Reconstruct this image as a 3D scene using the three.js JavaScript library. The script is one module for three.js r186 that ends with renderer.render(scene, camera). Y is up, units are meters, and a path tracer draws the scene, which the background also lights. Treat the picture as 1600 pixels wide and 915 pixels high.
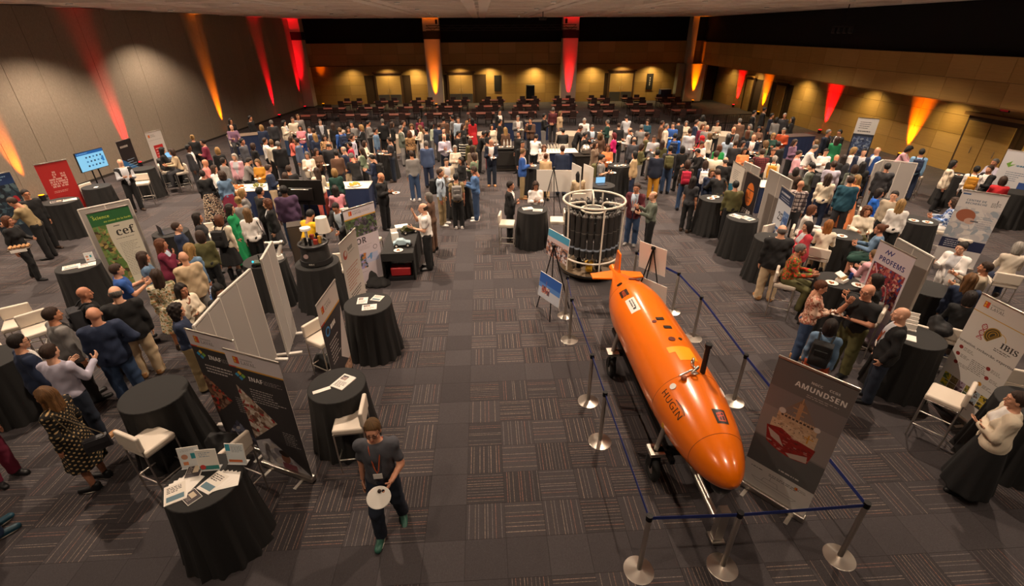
import * as THREE from 'three';
import { mergeGeometries } from 'three/addons/utils/BufferGeometryUtils.js';
import { RoundedBoxGeometry } from 'three/addons/geometries/RoundedBoxGeometry.js';
import { RectAreaLightUniformsLib } from 'three/addons/lights/RectAreaLightUniformsLib.js';

// ---------------------------------------------------------------- camera, exposure, lights
const scene = new THREE.Scene();
scene.background = new THREE.Color(0x000000);
const camera = new THREE.PerspectiveCamera(63.08, 1600 / 915, 0.05, 200);
camera.position.set(0, 5.489, 0);
camera.rotation.order = 'YXZ';
camera.rotation.set(-0.5029, -0.0535, -0.0067);
camera.updateMatrixWorld();
const renderer = new THREE.WebGLRenderer({ antialias: true });
renderer.toneMapping = THREE.LinearToneMapping;
renderer.toneMappingExposure = 1.3;
renderer.shadowMap.enabled = true;
RectAreaLightUniformsLib.init();
const CEIL = 6.4;
const SPOT_I = 120, UP_I = 360;
// ceiling downlights: [x, z, strength]
const DOWN = [];
for (const x of [-13.9, -8.4, -2.9, 2.6, 8.1, 13.6]) for (const [z, k] of [[-1.7, 0.2], [-7.7, 0.62], [-13.7, 1.05], [-19.7, 1.2], [-25.7, 0.85]]) DOWN.push([x, z, k]);
for (const x of [-8.4, -2.9, 2.6, 8.1]) for (const [z, k] of [[-31.7, 0.3], [-37.7, 0.3]]) DOWN.push([x, z, k]);
function spot(x, y, z, tx, ty, tz, color, intensity, angle, penumbra, size = 2) {
  const l = new THREE.SpotLight(color, intensity, 0, angle, penumbra, 2);
  l.position.set(x, y, z); l.target.position.set(tx, ty, tz);
  l.castShadow = true; l.shadow.radius = size;
  scene.add(l); scene.add(l.target);
  return l;
}

// ---------------------------------------------------------------- helpers
function mulberry(a) { return () => { a |= 0; a = a + 0x6D2B79F5 | 0; let t = Math.imul(a ^ a >>> 15, 1 | a); t = t + Math.imul(t ^ t >>> 7, 61 | t) ^ t; return ((t ^ t >>> 14) >>> 0) / 4294967296; }; }
const rnd = mulberry(7);
const V = (x, y, z) => new THREE.Vector3(x, y, z);
const taken = {};
function numbered(n) { const k = taken[n] = (taken[n] ?? -1) + 1; return k ? n + '_' + String(k).padStart(3, '0') : n; }
const mats = {};
function mat(color, rough = 0.8, metal = 0, extra) {
  const key = color + '|' + rough + '|' + metal + '|' + (extra ? JSON.stringify(extra) : '');
  return mats[key] ??= new THREE.MeshStandardMaterial({ color, roughness: rough, metalness: metal, ...(extra || {}) });
}
function mesh(name, geo, m, parent) {
  const o = new THREE.Mesh(geo, m); o.name = name; o.castShadow = o.receiveShadow = true;
  if (parent) parent.add(o);
  return o;
}
function thing(name, label, category, [x, y, z] = [0, 0, 0], turn = 0, group) {
  const o = new THREE.Group(); o.name = numbered(name); o.position.set(x, y, z); o.rotation.y = turn;
  o.userData = { label, category }; if (group) o.userData.group = group;
  scene.add(o); return o;
}
function solo(name, geo, m, label, category, [x, y, z] = [0, 0, 0], turn = 0, group) {
  const o = mesh(numbered(name), geo, m, scene); o.position.set(x, y, z); o.rotation.y = turn;
  o.userData = { label, category }; if (group) o.userData.group = group; return o;
}
function struct(name, geo, m) { const o = mesh(name, geo, m, scene); o.userData.kind = 'structure'; return o; }
const bx = (w, h, d, x = 0, y = 0, z = 0) => new THREE.BoxGeometry(w, h, d).translate(x, y, z);
const rb = (w, h, d, r, x = 0, y = 0, z = 0) => new RoundedBoxGeometry(w, h, d, 2, r).translate(x, y, z);
const cy = (r1, r2, h, x = 0, y = 0, z = 0, n = 16) => new THREE.CylinderGeometry(r1, r2, h, n).translate(x, y, z);
const sph = (r, x = 0, y = 0, z = 0, n = 10) => new THREE.SphereGeometry(r, n, Math.max(6, n * 0.7 | 0)).translate(x, y, z);
function bar(a, b, r, n = 6) {
  const A = V(...a), B = V(...b), d = B.clone().sub(A), g = new THREE.CylinderGeometry(r, r, d.length(), n);
  g.applyQuaternion(new THREE.Quaternion().setFromUnitVectors(V(0, 1, 0), d.normalize()));
  return g.translate((A.x + B.x) / 2, (A.y + B.y) / 2, (A.z + B.z) / 2);
}
const tube = (pts, r, seg = 24, n = 6, closed = false) => new THREE.TubeGeometry(new THREE.CatmullRomCurve3(pts.map(p => V(...p)), closed), seg, r, n, closed);
const join = a => { const l = a.map(g => g.index ? g.toNonIndexed() : g); for (const g of l) for (const k of Object.keys(g.attributes)) if (!['position', 'normal', 'uv'].includes(k)) g.deleteAttribute(k); return mergeGeometries(l); };
const turnY = (g, a) => g.rotateY(a);
function canvas(w, h, draw, opt = {}) {
  const c = document.createElement('canvas'); c.width = w; c.height = h;
  draw(c.getContext('2d'), w, h);
  const t = new THREE.CanvasTexture(c); t.colorSpace = opt.linear ? THREE.NoColorSpace : THREE.SRGBColorSpace; t.anisotropy = 8;
  if (opt.repeat) { t.wrapS = t.wrapT = THREE.RepeatWrapping; t.repeat.set(...opt.repeat); }
  return t;
}
function grain(ctx, w, h, n, colors, s, rng) { for (let i = 0; i < n; i++) { ctx.fillStyle = colors[rng() * colors.length | 0]; ctx.fillRect(rng() * w, rng() * h, s * (0.5 + rng()), s * (0.5 + rng())); } }

// ---------------------------------------------------------------- floor with carpet tiles
const carpetTex = canvas(1024, 768, (c, w, h) => {
  const g = mulberry(11);
  for (let k = 0; k < 12; k++) {
    const ox = k % 4 * 256, oy = (k / 4 | 0) * 256, plain = k >= 9;
    c.save(); c.beginPath(); c.rect(ox, oy, 256, 256); c.clip();
    const b = plain ? [56, 47, 52][k - 9] : [51, 43, 54, 47, 56, 44, 50, 46, 53][k];
    c.fillStyle = `rgb(${b + 6},${b + 1},${b + 3})`; c.fillRect(ox, oy, 256, 256);
    for (let i = 0; i < 2600; i++) { const v = b + (g() - 0.5) * 26; c.fillStyle = `rgb(${v + 6 | 0},${v + 1 | 0},${v + 3 | 0})`; c.fillRect(ox + g() * 256, oy + g() * 256, 1.5, 2 + g() * 7); }
    if (!plain) {
      const n = [5, 9, 6, 8, 5, 10, 7, 6, 8][k], cols = ['#a58a78', '#8d8078', '#a3705a', '#917f6c', '#7a706e', '#b09a86', '#946455'];
      for (let i = 0; i < n; i++) {
        const x = ox + 10 + 236 * (i + 0.15 + g() * 0.7) / n; c.fillStyle = cols[g() * 7 | 0]; const lw = 2.6 + g() * 1.6;
        for (let y = 0; y < 256; y += 5) { c.globalAlpha = 0.35 + g() * 0.5; c.fillRect(x, oy + y, lw, 5); }
        c.globalAlpha = 1;
      }
    }
    c.restore();
  }
});
const carpetMat = new THREE.MeshStandardMaterial({ map: carpetTex, roughness: 0.95 });
const TX0 = -0.8932, TZ0 = -3.7036;
function tileGeo(k, turned) {                       // one carpet tile, top pile face and thin edges
  const g = bx(0.497, 0.008, 0.497, 0, 0.004, 0), uv = g.attributes.uv, nn = g.attributes.normal, pp = g.attributes.position;
  const u0 = (k % 4) / 4, v0 = 1 - ((k / 4 | 0) + 1) / 3;
  for (let i = 0; i < uv.count; i++) {
    let a = pp.getX(i) / 0.497 + 0.5, b = pp.getZ(i) / 0.497 + 0.5; if (turned) [a, b] = [b, a];
    uv.setXY(i, u0 + (0.008 + a * 0.984) / 4, v0 + (0.01 + b * 0.98) / 3);
  }
  return g;
}
const tileVar = {};
const floor = struct('floor', bx(40, 0.2, 52, 0.8, -0.1, -20), mat('#2a2626', 0.95));
{
  const g = mulberry(5), near = [], rest = [], q = V(0, 0, 0);
  for (let i = -36; i < 43; i++) for (let j = -16; j < 81; j++) {
    const x = TX0 + 0.5 * i + 0.25, z = TZ0 - 0.5 * j - 0.25;
    if (x > 20.1 || x < -18.7 || x < -16.9 + (-18.75 - z) * 0.0873 - 0.2) continue;
    const im = ((i % 7) + 7) % 7, jm = ((j % 7) + 7) % 7, plain = im === 0 || jm === 6;
    const k = plain ? 9 + (g() * 3 | 0) : g() * 9 | 0, turned = plain ? g() < 0.5 : (im + jm) % 2 === 0;
    q.set(x, 0, z).project(camera);
    const vis = z < -1 && Math.abs(q.x) < 1.02 && Math.abs(q.y) < 1.02, d = Math.hypot(x, z, 5.5);
    (vis ? near : rest).push([x, z, k, turned, d]);
  }
  near.sort((a, b) => a[4] - b[4]); rest.push(...near.splice(300));
  for (const [x, z, k, t] of near) {
    const o = mesh(numbered('carpet_tile'), tileVar[k + '' + t] ??= tileGeo(k, t), carpetMat, floor); o.position.set(x, 0, z);
  }
  const far = rest.map(([x, z, k, t]) => { const s = (tileVar[k + '' + t] ??= tileGeo(k, t)).toNonIndexed(), a = {}; for (const n of ['position', 'normal', 'uv']) { const it = s.attributes[n].itemSize; a[n] = new THREE.BufferAttribute(s.attributes[n].array.slice(12 * it, 18 * it), it); } const gg = new THREE.BufferGeometry(); for (const n in a) gg.setAttribute(n, a[n]); return gg.translate(x, 0, z); });
  const o = mesh('carpet_tile_field', mergeGeometries(far), carpetMat, floor); o.userData.kind = 'stuff';
}

// ---------------------------------------------------------------- walls and ceiling
const noiseTex = (base, spread, n, s, seed, sz = 256) => canvas(sz, sz, (c, w, h) => { const g = mulberry(seed); c.fillStyle = base; c.fillRect(0, 0, w, h); for (let i = 0; i < n; i++) { const v = (g() - 0.5) * spread; c.fillStyle = v > 0 ? `rgba(255,245,230,${v})` : `rgba(0,0,0,${-v})`; c.fillRect(g() * w, g() * h, s[0], s[1]); } }, { repeat: [1, 1] });
const fabricWall = new THREE.MeshStandardMaterial({ map: noiseTex('#86796a', 0.16, 9000, [2, 2], 3), roughness: 0.95 });
const woodTex = seed => canvas(256, 160, (c, w, h) => { const g = mulberry(seed), b = [['#a9854a', '#b79256', '#96743f'], ['#b08c52', '#be9a60', '#9c7a45'], ['#a37f46', '#b08c50', '#906e3b']][seed % 3]; c.fillStyle = b[0]; c.fillRect(0, 0, w, h); for (let i = 0; i < 420; i++) { c.globalAlpha = 0.1 + g() * 0.15; c.fillStyle = b[1 + (g() < 0.5)]; const y = g() * h; c.fillRect(g() * w - 60, y, 60 + g() * 160, 0.7 + g() * 1.4); } c.globalAlpha = 1; });
const woods = [30, 31, 32].map(s => new THREE.MeshStandardMaterial({ map: woodTex(s), roughness: 0.5 }));
const blackFabric = mat('#0d0d11', 0.95), whitePaint = mat('#f0e6dc', 0.9), darkMetal = mat('#1b1b1c', 0.5, 0.6);
{ // left wall: operable partition of tall fabric panels, slightly turned
  const L = 50, ang = Math.atan(0.0873), wl = struct('wall_left', bx(0.3, CEIL, L, -0.19, CEIL / 2, 0), mat('#5b5148', 0.95));
  const mid = -19.5; wl.position.set(-16.76 + (-18.75 - mid) * 0.0873, 0, mid); wl.rotation.y = -ang;
  const pg = rb(0.05, CEIL - 0.02, 1.312, 0.008, -0.02, CEIL / 2, 0);
  for (let i = 0; i < 37; i++) { const o = mesh(numbered('wall_panel'), pg, fabricWall, wl); o.position.z = -24.3 + i * 1.322; }
  const bb = mesh('baseboard', bx(0.02, 0.1, L, 0.015, 0.05, 0), mat('#2c2622', 0.8), wl);
}
const WZ = -43.2;
function woodPanels(parent, n, w, rows, place) {
  for (let r = 0; r < rows.length - 1; r++) for (let i = 0; i < n; i++) {
    const h = rows[r + 1] - rows[r], g = woodGeo[w + '/' + h] ??= rb(w - 0.012, h - 0.012, 0.03, 0.004, 0, 0, 0);
    const p = place(i, (rows[r] + rows[r + 1]) / 2, r); if (!p) continue;
    const o = mesh(numbered('wood_panel'), g, woods[(i * 7 + r * 5 + (i * i) % 3) % 3], parent); o.position.set(...p);
  }
}
const woodGeo = {};
const groove = mat('#3a2510', 0.9);
const BACKDOORS = [[-7.9, 'double'], [-1.86, 'double'], [11.9, 'double']];
{ // back wall: recessed lower wood wall, wood fascia above, dark upper void
  const wb = struct('wall_back', bx(38, CEIL, 0.3, 1.8, CEIL / 2, WZ - 1.2), groove);
  const isDoor = x => BACKDOORS.some(([d]) => Math.abs(x - d) < 1.05 + 0.6);
  woodPanels(wb, 28, 1.27, [0, 0.75, 1.5, 2.25, 3.0], (i, y, r) => { const x = -15.6 + i * 1.27; return isDoor(x) && r < 3 ? null : [x, y, WZ - 1.03]; });
  const fas = struct('trim_1', bx(35.5, 1.62, 0.5, 1.2, 3.86, WZ - 0.45), groove);
  woodPanels(fas, 26, 1.36, [3.05, 3.86, 4.67], (i, y) => [-15.6 + i * 1.36, y, WZ - 0.185]);
  mesh('soffit_underside', bx(35.5, 0.03, 1.2, 1.2, 3.03, WZ - 0.6), mat('#6b4a24', 0.7), fas);
  struct('trim_2', bx(35.5, CEIL - 4.67, 0.1, 1.2, (CEIL + 4.67) / 2, WZ - 0.62), blackFabric);
}
{ // right wall
  const wr = struct('wall_right', bx(0.3, CEIL, 52, 20.3, CEIL / 2, -18.5), groove);
  const doors = [[-37.8, 0.55], [-33.6, 0.8], [-18.55, 1.3]];
  const g = rb(0.03, 0.75 - 0.012, 1.27 - 0.012, 0.004);
  for (let r = 0; r < 4; r++) for (let i = 0; i < 30; i++) {
    const z = -43.2 + i * 1.27; if (r < 3 && doors.some(([d, w]) => Math.abs(z - d) < w + 0.45)) continue;
    const o = mesh(numbered('wood_panel'), g, woods[(i * 5 + r * 7) % 3], wr); o.position.set(20.12, 0.375 + r * 0.75, z);
  }
  const sf = struct('trim_3', bx(2.1, 1.6, 47, 19.15, 3.8, -20.2), groove);
  const pg = rb(0.03, 0.788, 1.258, 0.004);
  for (let r = 0; r < 2; r++) for (let i = 0; i < 37; i++) { const o = mesh(numbered('wood_panel'), pg, woods[(i * 4 + r * 2 + (i * i) % 2) % 3], sf); o.position.set(18.08, 3.4 + r * 0.8, -42.95 + i * 1.27 + (r ? 0 : 0.1)); }
  mesh('soffit_edge', bx(0.06, 0.05, 47, 18.08, 3.0, -20.2), mat('#8d642f', 0.5), sf);
  struct('trim_4', bx(0.1, CEIL - 4.6, 47, 18.5, (CEIL + 4.6) / 2, -20.2), blackFabric);
}
struct('wall_front', bx(42, CEIL, 0.3, 0.8, CEIL / 2, 5.2), mat('#5b5148', 0.95));
{ // coffered ceiling
  const ce = struct('ceiling', bx(42, 0.3, 52, 0.8, CEIL + 0.47, -19.5), whitePaint);
  const long = bx(0.42, 0.36, 52), cross = bx(42, 0.26, 0.5), slot = bx(0.1, 0.05, 52);
  for (let i = -5; i < 6; i++) { const x = -0.15 + i * 3.6; for (const s of [-0.29, 0.29]) { const o = mesh(numbered('ceiling_beam'), long, whitePaint, ce); o.position.set(x + s, CEIL + 0.15, -19.5); } const d = mesh(numbered('light_slot'), slot, darkMetal, ce); d.position.set(x, CEIL + 0.27, -19.5); }
  for (let i = 0; i < 17; i++) { const o = mesh(numbered('ceiling_rib'), cross, whitePaint, ce); o.position.set(0.8, CEIL + 0.1, -42.6 + i * 2.9); }
}
// columns at the back and their shoulders
const plaster = mat('#b8a99a', 0.85);
function column(x, z, w, label) {
  const t = thing('column', label, 'column', [x, 0, z]);
  mesh('shaft', rb(w, 4.95, 0.9, 0.03, 0, 2.475, 0), plaster, t);
  mesh('collar', bx(w + 0.1, 0.55, 0.95, 0, 5.2, 0), blackFabric, t);
  mesh('capital', bx(w, CEIL - 5.47, 0.9, 0, (CEIL + 5.47) / 2, 0), plaster, t);
  mesh('plinth', bx(w + 0.03, 0.1, 0.93, 0, 0.05, 0), mat('#2c2622', 0.8), t);
}
column(-3.9, WZ + 0.1, 1.25, 'plaster column lit amber at the back wall');
column(7.1, WZ + 0.1, 1.25, 'plaster column lit red at the back wall');
{ const t = thing('column', 'stepped corner column lit amber beside the right wall', 'column', [17.3, 0, WZ + 0.1]);
  mesh('lower_shaft', rb(1.5, 3.0, 0.9, 0.03, 0.45, 1.5, 0), plaster, t); mesh('side_pier', rb(0.55, 3.0, 0.7, 0.02, -0.65, 1.5, -0.25), mat('#8d8a80', 0.85), t); mesh('upper_shaft', rb(0.5, CEIL - 3.0, 0.8, 0.02, -0.2, (CEIL + 3.0) / 2, 0), plaster, t); mesh('plinth', bx(1.53, 0.1, 0.93, 0.45, 0.05, 0), mat('#2c2622', 0.8), t); }
column(-14.3, WZ + 0.1, 0.8, 'plaster corner pilaster lit red beside the left wall');
const PEOPLE = [
[-1.32,-3.93,3,"W","m","t","slate","p","darkjeans","s","sandy",1.046,{"shoe":"greenshoe","lan":1,"gl":1,"near":1},"person in slate T-shirt and dark jeans, striding past carrying a white palette"],
[-5.48,-4.86,273,"S","f","d","dots","n","-","l","darkblond",0.96,{"shoe":"black","dresslen":"k","near":1},"person in dotted dress, with black handbag, bottom left"],
[-6.06,-5.68,176,"G","m","s","lavender","p","darkjeans","s","brown",1.006,{"shoe":"tan","near":1},"person in lavender shirt and dark jeans, gesturing beside the suited man"],
[-6.68,-5.94,143,"S","m","j","navy","p","black","s","darkbrown",1.017,{"gl":1,"near":1},"person in navy blazer and black trousers, in dark suit by the white stool"],
[-6.79,-6.69,145,"S","m","j","grey","p","charcoal","s","brown",1.017,{"near":1},"person in grey blazer and charcoal trousers, standing in front of the white stools"],
[-6.08,-6.61,210,"H","m","j","navy","p","jeans","b","-",1.029,{"shoe":"tan","heavy":1,"near":1},"person in navy blazer and blue jeans, back turned beside the bare table"],
[-6.86,-7.45,137,"S","m","s","black","p","charcoal","b","-",0.994,{"bk":"charcoal","near":1},"person in black shirt and charcoal trousers, next to the brochure table"],
[-6.21,-7.31,212,"S","m","j","black","p","beige","r","grey",1.029,{"shoe":"tan","heavy":1,"near":1},"person in black blazer and beige trousers, back turned among the left group"],
[-6.95,-8.4,134,"G","m","t","blue","p","jeans","s","brown",0.983,{"near":1},"person in blue T-shirt and blue jeans, talking beside the tall green banner"],
[-6.07,-8.15,211,"S","f","d","floral","n","-","l","brown",0.971,{"dresslen":"k","near":1},"person in white flowered dress, back turned with brown hair down"],
[-6.86,-9.03,127,"S","f","s","denim","p","jeans","l","brown",0.96,{},"person in denim top and blue jeans, beside the green banner"],
[-6.87,-9.66,110,"C","f","j","burgundy","k","black","l","auburn",0.971,{},"person in burgundy blazer and black skirt, hand on chin"],
[-7.1,-10.68,113,"S","f","s","navy","p","black","s","brown",0.971,{},"person in navy top and black trousers, white clip in the hair"],
[-5.91,-8.8,223,"S","m","j","beige","p","grey","b","-",1.006,{"near":1},"person in beige blazer and grey trousers, back turned in pale jacket"],
[-6.15,-9.4,158,"S","f","s","denim","k","bluefloral","l","blond",0.96,{},"person in denim top and blue flowered skirt, long straight blond hair"],
[-6.29,-10.13,211,"S","f","s","olive","p","black","m","brown",0.96,{},"person in olive top and black trousers, back turned in olive jacket"],
[-6.99,-11.36,111,"S","f","s","charcoal","p","black","l","darkbrown",0.96,{},"person in charcoal top and black trousers, dark curly hair behind the olive jacket"],
[-6.37,-11.15,179,"S","f","s","cream","k","black","m","auburn",0.96,{"bk":"black","shoe":"black","boots":1},"person in cream top and black skirt, short skirt and bare legs"],
[-6.51,-11.99,108,"S","f","d","green","n","-","l","darkbrown",0.96,{"dresslen":"m"},"person in green dress, long bright dress"],
[-6.55,-12.61,227,"S","f","s","grey","p","charcoal","u","blond",0.96,{},"person in grey top and charcoal trousers, hair tied in a bun"],
[-5.91,-11.61,208,"S","f","s","white","p","black","l","sandy",0.96,{"bag":"black"},"person in white top and black trousers, shoulder bag on right side"],
[-5.38,-7.64,70,"C","f","s","cream","p","black","l","darkbrown",0.949,{"near":1},"person in cream top and black trousers, hand raised to her mouth"],
[-4.73,-7.59,51,"Q","f","s","black","p","black","l","black",0.949,{},"person in black top and black trousers, looking down behind the grey boards"],
[-5.04,-6.86,116,"G","m","s","darkdenim","p","khaki","c","darkbrown",0.96,{"near":1},"person in dark denim shirt and khaki trousers, next to the grey boards"],
[-12.6,-13.48,63,"S","m","s","black","p","black","s","darkbrown",1.0,{"gl":1},"person in black shirt and black trousers, behind the table by ocean banner"],
[-12.15,-12.86,288,"R","m","t","khaki","p","black","s","brown",1.017,{},"person in khaki T-shirt and black trousers, leaning over the ocean banner table"],
[-11.5,-11.52,94,"W","f","s","black","p","black","m","auburn",0.96,{"shoe":"black"},"person in black top and black trousers, walking with a food tray"],
[-12.25,-16.87,45,"Q","m","v","black","p","black","r","grey",1.017,{},"person in black vest and black trousers, looking at a phone before the screen"],
[-12.43,-19.36,123,"T","f","s","black","p","black","l","black",0.971,{},"person in black top and black trousers, seated at the laptop table"],
[-11.82,-19.21,311,"T","f","s","beige","p","charcoal","c","brown",0.96,{},"person in beige top and charcoal trousers, seated on far side of laptop table"],
[-11.13,-18.97,100,"S","m","j","charcoal","p","charcoal","s","black",1.029,{"skin":"d"},"person in charcoal blazer and charcoal trousers, standing right of the laptop table"],
[-12.3,-21.51,199,"S","f","s","black","p","black","u","blond",0.971,{},"person in black top and black trousers, near the left wall uplight"],
[-11.14,-20.12,293,"X","m","s","burgundy","p","black","s","darkbrown",1.017,{},"person in burgundy shirt and black trousers, arms crossed near left wall"],
[-10.08,-18.96,207,"S","f","s","black","p","black","m","blond",0.96,{},"person in black top and black trousers, back turned, near left wall"],
[-9.73,-17.12,109,"T","m","s","salmon","p","charcoal","b","-",0.983,{},"person in salmon shirt and charcoal trousers, at the small group by left aisle"],
[-9.09,-16.44,88,"T","f","s","white","p","black","l","brown",0.96,{},"person in white top and black trousers, at the small group by left aisle"],
[-9.03,-17.12,147,"S","f","s","grey","p","black","s","darkbrown",0.971,{},"person in grey top and black trousers, leaning into the left aisle group"],
[-8.99,-17.92,1,"S","f","j","rose","p","grey","m","white",0.949,{},"person in rose blazer and grey trousers, white haired, by left aisle"],
[-11.85,-24.05,36,"T","m","s","mauve","p","charcoal","r","brown",1.006,{},"person in mauve shirt and charcoal trousers, behind the curved blue bar"],
[-12.68,-25.83,56,"S","f","s","black","p","black","l","black",0.971,{},"person in black top and black trousers, behind the curved blue bar"],
[-8.83,-15.36,214,"S","f","s","black","k","nightfloral","s","darkbrown",0.983,{"bag":"black","dresslen":"m"},"person in black top and black flowered skirt, long flowered skirt"],
[-8.19,-15.26,233,"S","f","s","denim","k","burgundy","c","brown",0.971,{"bag":"tan"},"person in denim top and burgundy skirt, tan bag at her hip"],
[-8.41,-17.17,106,"R","f","s","grey","p","black","s","darkbrown",0.971,{},"person in grey top and black trousers, leaning over the left buffet"],
[-7.8,-16.98,355,"P","f","s","mustard","p","denim","m","sandy",0.949,{},"person in mustard top and denim trousers, behind the left buffet"],
[-11.89,-26.26,84,"S","m","s","black","p","black","s","black",1.006,{},"person in black shirt and black trousers, beside the curved blue bar"],
[-10.4,-23.89,203,"S","f","s","navy","p","black","m","blond",0.96,{},"person in navy top and black trousers, back turned near the curved bar"],
[-10.14,-24.47,207,"S","m","s","charcoal","p","black","s","grey",1.029,{},"person in charcoal shirt and black trousers, back turned near the curved bar"],
[-9.78,-25.0,81,"P","f","j","cream","p","jeans","l","black",0.971,{},"person in cream blazer and blue jeans, far left of crowd"],
[-9.54,-25.59,35,"S","m","s","cream","p","black","s","brown",1.006,{},"person in cream shirt and black trousers, far left of crowd"],
[-9.48,-26.23,29,"S","m","s","grey","p","black","s","sandy",1.029,{},"person in grey shirt and black trousers, far left of crowd"],
[-8.56,-23.7,9,"P","f","s","pink","p","blue","l","darkbrown",0.96,{},"person in pink top and blue trousers, far left of crowd"],
[-7.8,-22.71,348,"S","m","j","charcoal","p","black","s","darkbrown",1.006,{},"person in charcoal blazer and black trousers, far left of crowd"],
[-7.47,-22.17,198,"S","m","j","navy","p","khaki","s","brown",1.017,{},"person in navy blazer and khaki trousers, back turned, far left of crowd"],
[-8.1,-21.07,111,"G","f","s","coral","p","black","l","brown",0.949,{},"person in coral top and black trousers, left of the far crowd"],
[-7.44,-19.95,285,"S","m","j","slateblue","p","grey","s","darkbrown",1.029,{},"person in slate blue blazer and grey trousers, left of the far crowd"],
[-8.88,-20.38,123,"S","m","s","white","p","black","s","brown",0.994,{},"person in white shirt and black trousers, above the left buffet"],
[-8.43,-19.91,192,"S","m","s","ivory","p","black","s","sandy",1.006,{},"person in ivory shirt and black trousers, above the left buffet"],
[-7.99,-19.42,202,"S","m","j","black","p","charcoal","s","grey",1.017,{},"person in black blazer and charcoal trousers, above the left buffet"],
[-6.73,-21.17,27,"P","f","s","leopard","p","black","l","darkbrown",0.96,{},"person in leopard print top and black trousers, behind the long buffet"],
[-5.96,-19.07,202,"H","m","s","charcoal","p","black","r","grey",1.029,{"heavy":1},"person in charcoal shirt and black trousers, behind the long buffet"],
[-6.43,-17.92,14,"P","f","j","cream","p","grey","m","grey",0.96,{},"person in cream blazer and grey trousers, carrying a plate behind the buffet"],
[-6.3,-18.55,48,"P","f","s","brown","p","black","l","brown",0.949,{},"person in brown top and black trousers, behind the long buffet"],
[-5.2,-18.33,265,"P","m","j","navy","p","beige","r","white",1.006,{"gl":1},"person in navy blazer and beige trousers, bending towards the buffet"],
[-6.38,-22.37,215,"S","m","s","blue","p","black","s","sandy",1.006,{"bk":"navy"},"person in blue shirt and black trousers, far crowd left of cocktail table"],
[-6.19,-23.01,25,"P","f","j","black","p","black","l","brown",0.96,{},"person in black blazer and black trousers, far crowd left of cocktail table"],
[-6.16,-23.69,344,"S","m","s","grey","p","black","s","black",1.029,{},"person in grey shirt and black trousers, far crowd left of cocktail table"],
[-5.65,-23.32,283,"P","f","j","black","p","grey","c","blond",0.971,{},"person in black blazer and grey trousers, blond curls, far crowd"],
[-5.31,-19.65,275,"S","f","t","crimson","p","black","s","black",0.949,{},"person in crimson T-shirt and black trousers, behind the right buffet end"],
[-5.44,-20.58,94,"S","m","s","lavender","p","black","s","brown",1.017,{"bk":"black"},"person in lavender shirt and black trousers, behind the right buffet end"],
[-4.53,-17.01,215,"R","m","t","black","p","charcoal","s","grey",1.029,{"lan":1},"person in black T-shirt and charcoal trousers, serving at the right buffet end"],
[-4.94,-20.19,82,"T","f","s","ivory","p","grey","m","brown",0.949,{},"person in ivory top and grey trousers, at the far cocktail table"],
[-4.8,-22.13,92,"S","m","s","denim","p","jeans","s","darkbrown",1.006,{},"person in denim shirt and blue jeans, behind the far cocktail table"],
[-3.78,-19.86,280,"P","m","t","charcoal","p","darkjeans","s","darkbrown",1.017,{},"person in charcoal T-shirt and dark jeans, right of the far cocktail table"],
[-3.91,-17.02,268,"Q","m","s","navy","p","darkjeans","s","black",0.994,{"bk":"black"},"person in navy shirt and dark jeans, looking down, right of the buffet"],
[-3.16,-14.4,72,"P","m","j","black","p","black","b","-",1.017,{},"person in black blazer and black trousers, bald, holding a plate above the aisle"],
[-6.94,-15.67,113,"P","m","s","navy","p","beige","s","brown",1.017,{},"person in navy shirt and beige trousers, at the left buffet end"],
[-6.17,-14.97,197,"S","f","s","skyblue","p","black","m","brown",0.96,{},"person in sky blue top and black trousers, back turned at the buffet"],
[-5.4,-15.6,218,"P","f","s","cream","p","coral","l","brown",0.949,{},"person in cream top and coral trousers, behind the black monitor"],
[-4.79,-15.39,207,"S","f","s","darkgreen","k","black","m","blond",0.96,{},"person in dark green top and black skirt, back turned at the buffet"],
[-5.86,-14.05,202,"S","f","s","charcoal","p","black","u","black",0.949,{"skin":"d"},"person in charcoal top and black trousers, behind the plaid blazer"],
[-5.47,-12.98,204,"S","m","j","plum","p","jeans","s","black",1.051,{"skin":"d","heavy":1},"person in plum blazer and blue jeans, back turned left of black monitor"],
[-6.22,-13.17,145,"S","m","j","black","p","black","s","black",1.006,{},"person in black blazer and black trousers, left of the plaid blazer"],
[-5.68,-12.34,294,"S","f","j","black","k","charcoal","c","auburn",0.96,{"bag":"brown"},"person in black blazer and charcoal skirt, left of the plaid blazer"],
[-6.81,-13.4,116,"S","f","s","grey","k","black","m","blond",0.949,{},"person in grey top and black skirt, between the left groups"],
[-4.31,-13.68,208,"T","f","s","pink","p","black","l","darkbrown",0.949,{},"person in pink top and black trousers, behind the black monitor"],
[-4.37,-11.07,151,"R","m","j","yellow","p","black","s","black",1.006,{},"person in yellow blazer and black trousers, bending over the robot table"],
[-3.74,-11.98,347,"R","m","j","black","p","black","s","darkbrown",1.006,{"gl":1},"person in black blazer and black trousers, working on the black robot"],
[-1.55,-11.45,272,"D","m","t","white","p","black","r","brown",1.006,{"shoe":"black","heavy":1},"person in white T-shirt and black trousers, drinking beside the model car table"],
[-1.53,-12.57,256,"S","f","s","brown","p","brown","m","grey",0.96,{},"person in brown top and brown trousers, behind the drinking man"],
[-1.41,-14.64,80,"S","m","s","lightblue","p","khaki","s","brown",1.029,{"bk":"black","shoe":"white"},"person in light blue shirt and khaki trousers, at the centre cocktail table"],
[-0.9,-14.27,185,"S","m","t","khaki","p","black","s","black",0.994,{"bk":"grey","shoe":"white"},"person in khaki T-shirt and black trousers, back turned at the centre cocktail table"],
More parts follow.
